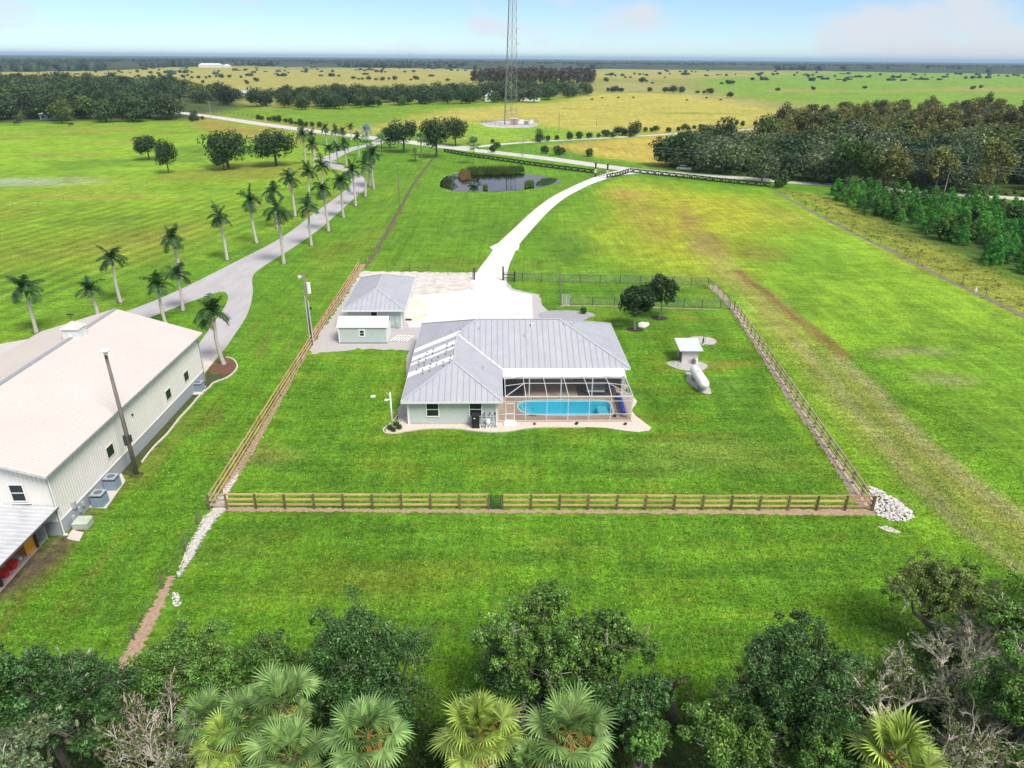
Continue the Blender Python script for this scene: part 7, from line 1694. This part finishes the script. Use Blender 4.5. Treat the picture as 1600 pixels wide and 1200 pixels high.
# bare and half dead trees
def dead_tree(label, px, py, hc, wpx, seed, leaves=2600, leafm=None, n=9, depth=5, kids=3, lean=(0, 0), rad=.12, z0=1.2):
    p = P(px, py, hc); dist = p[1] * _cp + (CAM_H - hc) * _sp; Rx = wpx / FPX * dist / 2; rr = random.Random(seed); m = MB(); ends = []
    t = thing('bare_tree', label, 'tree', (p[0], p[1], 0), 0, 'half dead trees in the foreground')
    m.tube([(lean[0], lean[1], -.1), (lean[0] * .6, lean[1] * .6, z0), (0, 0, z0 + .8)], [rad * 1.9, rad * 1.6, rad * 1.3], 7, caps=False)
    for i in range(n):
        a = 6.283 * i / n + rr.uniform(-.3, .3); branchy(m, (0, 0, z0 + .8), (math.cos(a), math.sin(a), rr.uniform(.35, 1.3)), Rx * .62, rad, depth, rr, spread=.75, kids=kids, curve=.22, ends=ends, shrink=.62)
    link('branches', m.mesh('branches', bark_pale), t)
    if leaves:
        e = np.array(ends); V, F, col = leaf_cards(e, np.full(len(e), .24), leaves, .075, seed, shell=.1, tone=(.6, 1.5)); link('leaves', arrays_mesh('leaves', V, F, leafm or lf_grey, col), t)
dead_tree('bare grey tree with a haze of pale twigs left of the fan palms', 240, 1130, 4.6, 190, 901, 7000, lf_olive, n=12, kids=4, rad=.07)
dead_tree('half dead tree with bone white forked limbs above the bottom right fans', 1395, 1075, 4.4, 175, 902, 6000, lf_olive, n=8, depth=5, kids=4)
dead_tree('half dead tree with drooping white limbs left of the right edge oak', 1500, 1120, 5.0, 190, 903, 5000, lf_olive, n=9, depth=5, kids=4)
dead_tree('white bare tree in the upper right of the foreground group', 1560, 930, 6.4, 140, 904, 1200, lf_grey, n=8, depth=5, kids=4)
dead_tree('bare white limbs behind the leaning olive oak on the right', 1500, 1010, 5.4, 150, 905, 4000, lf_grey, n=8, depth=5, kids=4)
dead_tree('small white dead branches in front of the middle olive crown', 812, 1040, 6.6, 100, 906, 300, lf_grey, n=7, depth=5, rad=.08, kids=4)
def pale_limb(label, pts, rads):
    m = MB(); m.tube(pts, rads, 7, caps=False); t = thing('pale_limb', label, 'branch'); m.build('limb', bark_pale, t)
q = P(842, 1015, 4.8)
# beds: plants at the house corner
for i, (X, Y, s_) in enumerate(((-1.1, -.5, .5), (-.7, -.9, .4), (-.3, -.4, .45), (-.5, .2, .4), (-.9, .3, .35), (17.2, .35, .28), (13.0, .35, .22), (22.0, .2, .25))):
    x, y = HG(X, Y); plant('bush%d' % (i % 3), x, y, s_ * .5, i * 1.3, ('low leafy plant in the corner bed by the lamp post, %s of the clump' % ordinal(i)) if i < 5 else 'small dark plant before the pool screen, %s from the left' % ordinal([1, 0, 2][i - 5]), 'plant', 'bed plants', 'bed_plant', parts=False)
x, y = P2(912, 490); plant('bush1', x, y, .4, 1, 'low dark shrub on the grey gravel bed behind the house', 'plant', None, 'bed_plant', parts=False)
# reeds in the pond
def reeds(label, pts, n, h, col, seed, name='reeds'):
    poly = PX(pts); g = np.random.default_rng(seed); xs = np.array([p[0] for p in poly]); ys = np.array([p[1] for p in poly]); X = g.uniform(xs.min(), xs.max(), n * 4); Y = g.uniform(ys.min(), ys.max(), n * 4); ok = dist_poly(poly, X, Y) < 0; X = X[ok][:n]; Y = Y[ok][:n]; k = len(X)
    hh = h * g.uniform(.6, 1.1, k); a = g.uniform(0, 6.28, k); w = .05; lx = g.normal(size=k) * .2; ly = g.normal(size=k) * .2; z0 = np.full(k, -.2)
    V = np.stack([np.stack([X - w * np.cos(a), Y - w * np.sin(a), z0], 1), np.stack([X + w * np.cos(a), Y + w * np.sin(a), z0], 1), np.stack([X + lx, Y + ly, hh], 1)], 1).reshape(-1, 3)
    t = g.uniform(.6, 1.5, k); o = link(name, arrays_mesh(name, V, np.arange(k * 3).reshape(-1, 3), leafmat('reed_' + label.split()[0], col, inst=0), np.stack([t, t, t], 1)), kind='stuff'); o['label'] = label
reeds('green reeds along the far bank of the pond', [(728, 270), (732, 267), (760, 266), (815, 265), (820, 269), (800, 272), (760, 272.5), (740, 273)], 4200, 2.1, (.07, .12, .02), 1)
reeds('russet reeds at the left of the pond', [(716, 276), (722, 268), (733, 270), (735, 279), (722, 282)], 1300, 1.7, (.22, .15, .05), 2)
reeds('bright clump of reeds near the right of the pond', [(819, 290), (824, 286), (834, 286), (834, 291), (822, 293)], 500, 1.4, (.09, .17, .03), 3)
reeds('low weeds at the right tip of the pond', [(836, 288), (848, 279), (862, 278), (872, 280), (860, 287), (845, 290)], 1300, .5, (.07, .13, .03), 4)
reeds('floating weeds at the left side of the pond', [(690, 290), (694, 278), (708, 274), (718, 277), (708, 282), (716, 292), (706, 297)], 1200, .35, (.06, .09, .03), 5)
reeds('small clump of reeds at the near edge of the pond', [(754, 294), (758, 290), (762, 294), (759, 297)], 160, 1.2, (.08, .16, .03), 6)

# ---- the far forest to the horizon, one canopy surface
def far_forest():
    th = R(1) * np.linspace(-44, 44, 620); r = [1500.0]
    while r[-1] < 29000: r.append(r[-1] * 1.016)
    r = np.array(r); T, Rr = np.meshgrid(th, r); X = Rr * np.sin(T); Y = Rr * np.cos(T)
    az = np.degrees(T)
    # forest edge distance by bearing: nearer on the left, a clearing with pale pans left of the middle
    edge = np.interp(az, [-44, -38, -34, -28, -24, -20, -12, -6, 0, 4, 8, 20, 36, 44], [1800, 1800, 1850, 2000, 2600, 3000, 2700, 2600, 2500, 2700, 2900, 3000, 2900, 2800])
    n1 = fbm(X / 260, Y / 500, 301, 4); m = np.clip((Rr - edge * (1 + .22 * (n1 - .5))) / 60, 0, 1)
    # belts and open pans inside the forest
    gaps = (fbm(X / 1100, Y / 380, 311, 4) > .545) & (Rr < 8500) & (Rr > edge * 1.1) & (az < 12)
    m = np.where(gaps, 0, m)
    crown = vnoise(X / 13, Y / 13, 321) * 6 + vnoise(X / 40, Y / 40, 322) * 5 + fbm(X / 260, Y / 260, 323) * 9
    Z = np.where(m > 0, m * (6 + crown), -3)
    n, k = X.shape; i = np.arange(n - 1)[:, None] * k + np.arange(k - 1)[None]
    F = np.stack([i, i + k, i + k + 1, i + 1], -1).reshape(-1, 4)[:, ::-1]
    keep = (m.ravel()[F] > 0).any(1); F = F[keep]
    col = .75 + .5 * vnoise(X / 40, Y / 40, 330)
    me = arrays_mesh('far_forest', np.stack([X, Y, Z], -1).reshape(-1, 3), F, mat('far_canopy', (.012, .026, .016), .95, vscale=1.0, detail=9, stretch=(.0045, .0013, 1), col2=(.075, .100, .062)))
    link('far_forest', me, kind='stuff')
    # tree tops standing out of the canopy's near side, and low scrub lines on the plain before it
    g = np.random.default_rng(61); k = 9000; azr = g.uniform(-42, 42, k); e = np.interp(azr, [-44, -38, -34, -28, -24, -20, -12, -6, 0, 4, 8, 20, 36, 44], [1800, 1800, 1850, 2000, 2600, 3000, 2700, 2600, 2500, 2700, 2900, 3000, 2900, 2800])
    rr_ = e * (.97 + .09 * fbm(azr * 2, azr * 0, 401)) + g.exponential(700, k) * g.random(k); w = g.uniform(7, 15, k); h = g.uniform(9, 21, k) + 5 * fbm(azr * 3, rr_ / 300, 402)
    k2 = 1500; row = g.integers(0, 9, k2); az2 = g.uniform(-40, 40, k2); r2 = 1450 + row * 140 + 60 * fbm(az2 * .3, row * 7.0, 403); ok = fbm(az2 * .8, row * 3.7 + 5, 404) > .63
    az2 = az2[ok]; r2 = r2[ok]; azr = np.concatenate([azr, az2]); rr_ = np.concatenate([rr_, r2]); w = np.concatenate([w, g.uniform(3, 8, len(az2))]); h = np.concatenate([h, g.uniform(2, 6.5, len(az2))]); k = len(azr)
    cx = rr_ * np.sin(np.radians(azr)); cy = rr_ * np.cos(np.radians(azr)); ang = np.arange(6) * math.pi / 3
    V = np.zeros((k, 13, 3)); 
    for j in range(6):
        q = g.uniform(.75, 1.15, k); V[:, j] = np.stack([cx + w * .8 * np.cos(ang[j]), cy + w * .8 * np.sin(ang[j]), np.zeros(k)], 1); V[:, 6 + j] = np.stack([cx + w * q * np.cos(ang[j] + .4), cy + w * q * np.sin(ang[j] + .4), h * g.uniform(.5, .8, k)], 1)
    V[:, 12] = np.stack([cx + g.normal(size=k) * 2, cy, h], 1)
    f = []
    for j in range(6): j2 = (j + 1) % 6; f += [(j, j2, 6 + j2), (j, 6 + j2, 6 + j), (6 + j, 6 + j2, 12)]
    F = (np.array(f)[None] + 13 * np.arange(k)[:, None, None]).reshape(-1, 3); tn = np.repeat(g.uniform(.5, 1.7, k), 18)[:, None] * np.ones(3)
    link('far_treetops', arrays_mesh('far_treetops', V.reshape(-1, 3), F, leafmat('far_treetop_leaves', (.019, .038, .024), inst=0, transl=0, vs=.05), tn), kind='stuff')
far_forest()

# ---- grass tufts standing in the nearer lawns, coloured like the growth under them
def tufts():
    g = np.random.default_rng(77); n = 230000
    Y = 27 + 60 * g.random(n) ** 1.7; X = g.uniform(-36, 46, n)
    ok = ~((X > 20) & (Y > 68) & (X < 26)) & ~((X < -9) & (Y > 78))
    for poly in ([P2(330, 780), P2(1372, 780), P2(1440, 812), P2(1372, 806), P2(330, 808)], [HG(-2, -1.6), HG(25, -1.6), HG(25, 26), HG(-2, 26)], PX([(-100, 700), (60, 560), (330, 560), (372, 590), (225, 750), (150, 830), (0, 960), (-100, 1100)]),
                 PX([(150, 1110), (195, 1110), (300, 900), (345, 800), (385, 740), (340, 740), (325, 790), (270, 890), (150, 1090)])): ok &= ~inside(poly, X, Y)
    X = X[ok]; Y = Y[ok]; k = len(X); C_ = ground_colour(X, Y)
    a = g.uniform(0, 6.28, k); h = g.uniform(.05, .13, k); w = g.uniform(.03, .075, k); lx = g.normal(size=k) * .07; ly = g.normal(size=k) * .07; z0 = np.zeros(k)
    V = np.stack([np.stack([X - w * np.cos(a), Y - w * np.sin(a), z0], 1), np.stack([X + w * np.cos(a), Y + w * np.sin(a), z0], 1), np.stack([X + lx, Y + ly, h], 1)], 1).reshape(-1, 3)
    t = (.75 + 1.9 * g.random(k) ** 1.8)[:, None]
    m_ = leafmat('lawn_blades', (1, 1, 1), var=.1, inst=0, transl=.3)
    link('grass_tufts', arrays_mesh('grass_tufts', V, np.arange(k * 3).reshape(-1, 3), m_, np.clip(C_ * t, 0, 1)), kind='stuff')
tufts()

# ------------------------------------------------------------------ the air
m = MB(); m.box((-26000, -800, -3), (26000, 31500, 92)); 
hm = bpy.data.materials.new('thin_haze'); hm.use_nodes = True; n = hm.node_tree.nodes; n.clear()
o_ = n.new('ShaderNodeOutputMaterial'); v_ = n.new('ShaderNodeVolumePrincipled'); v_.inputs['Color'].default_value = (.50, .74, 1.0, 1); v_.inputs['Density'].default_value = HAZE
hm.node_tree.links.new(v_.outputs[0], o_.inputs['Volume'])
m.build('haze', hm, kind='stuff')
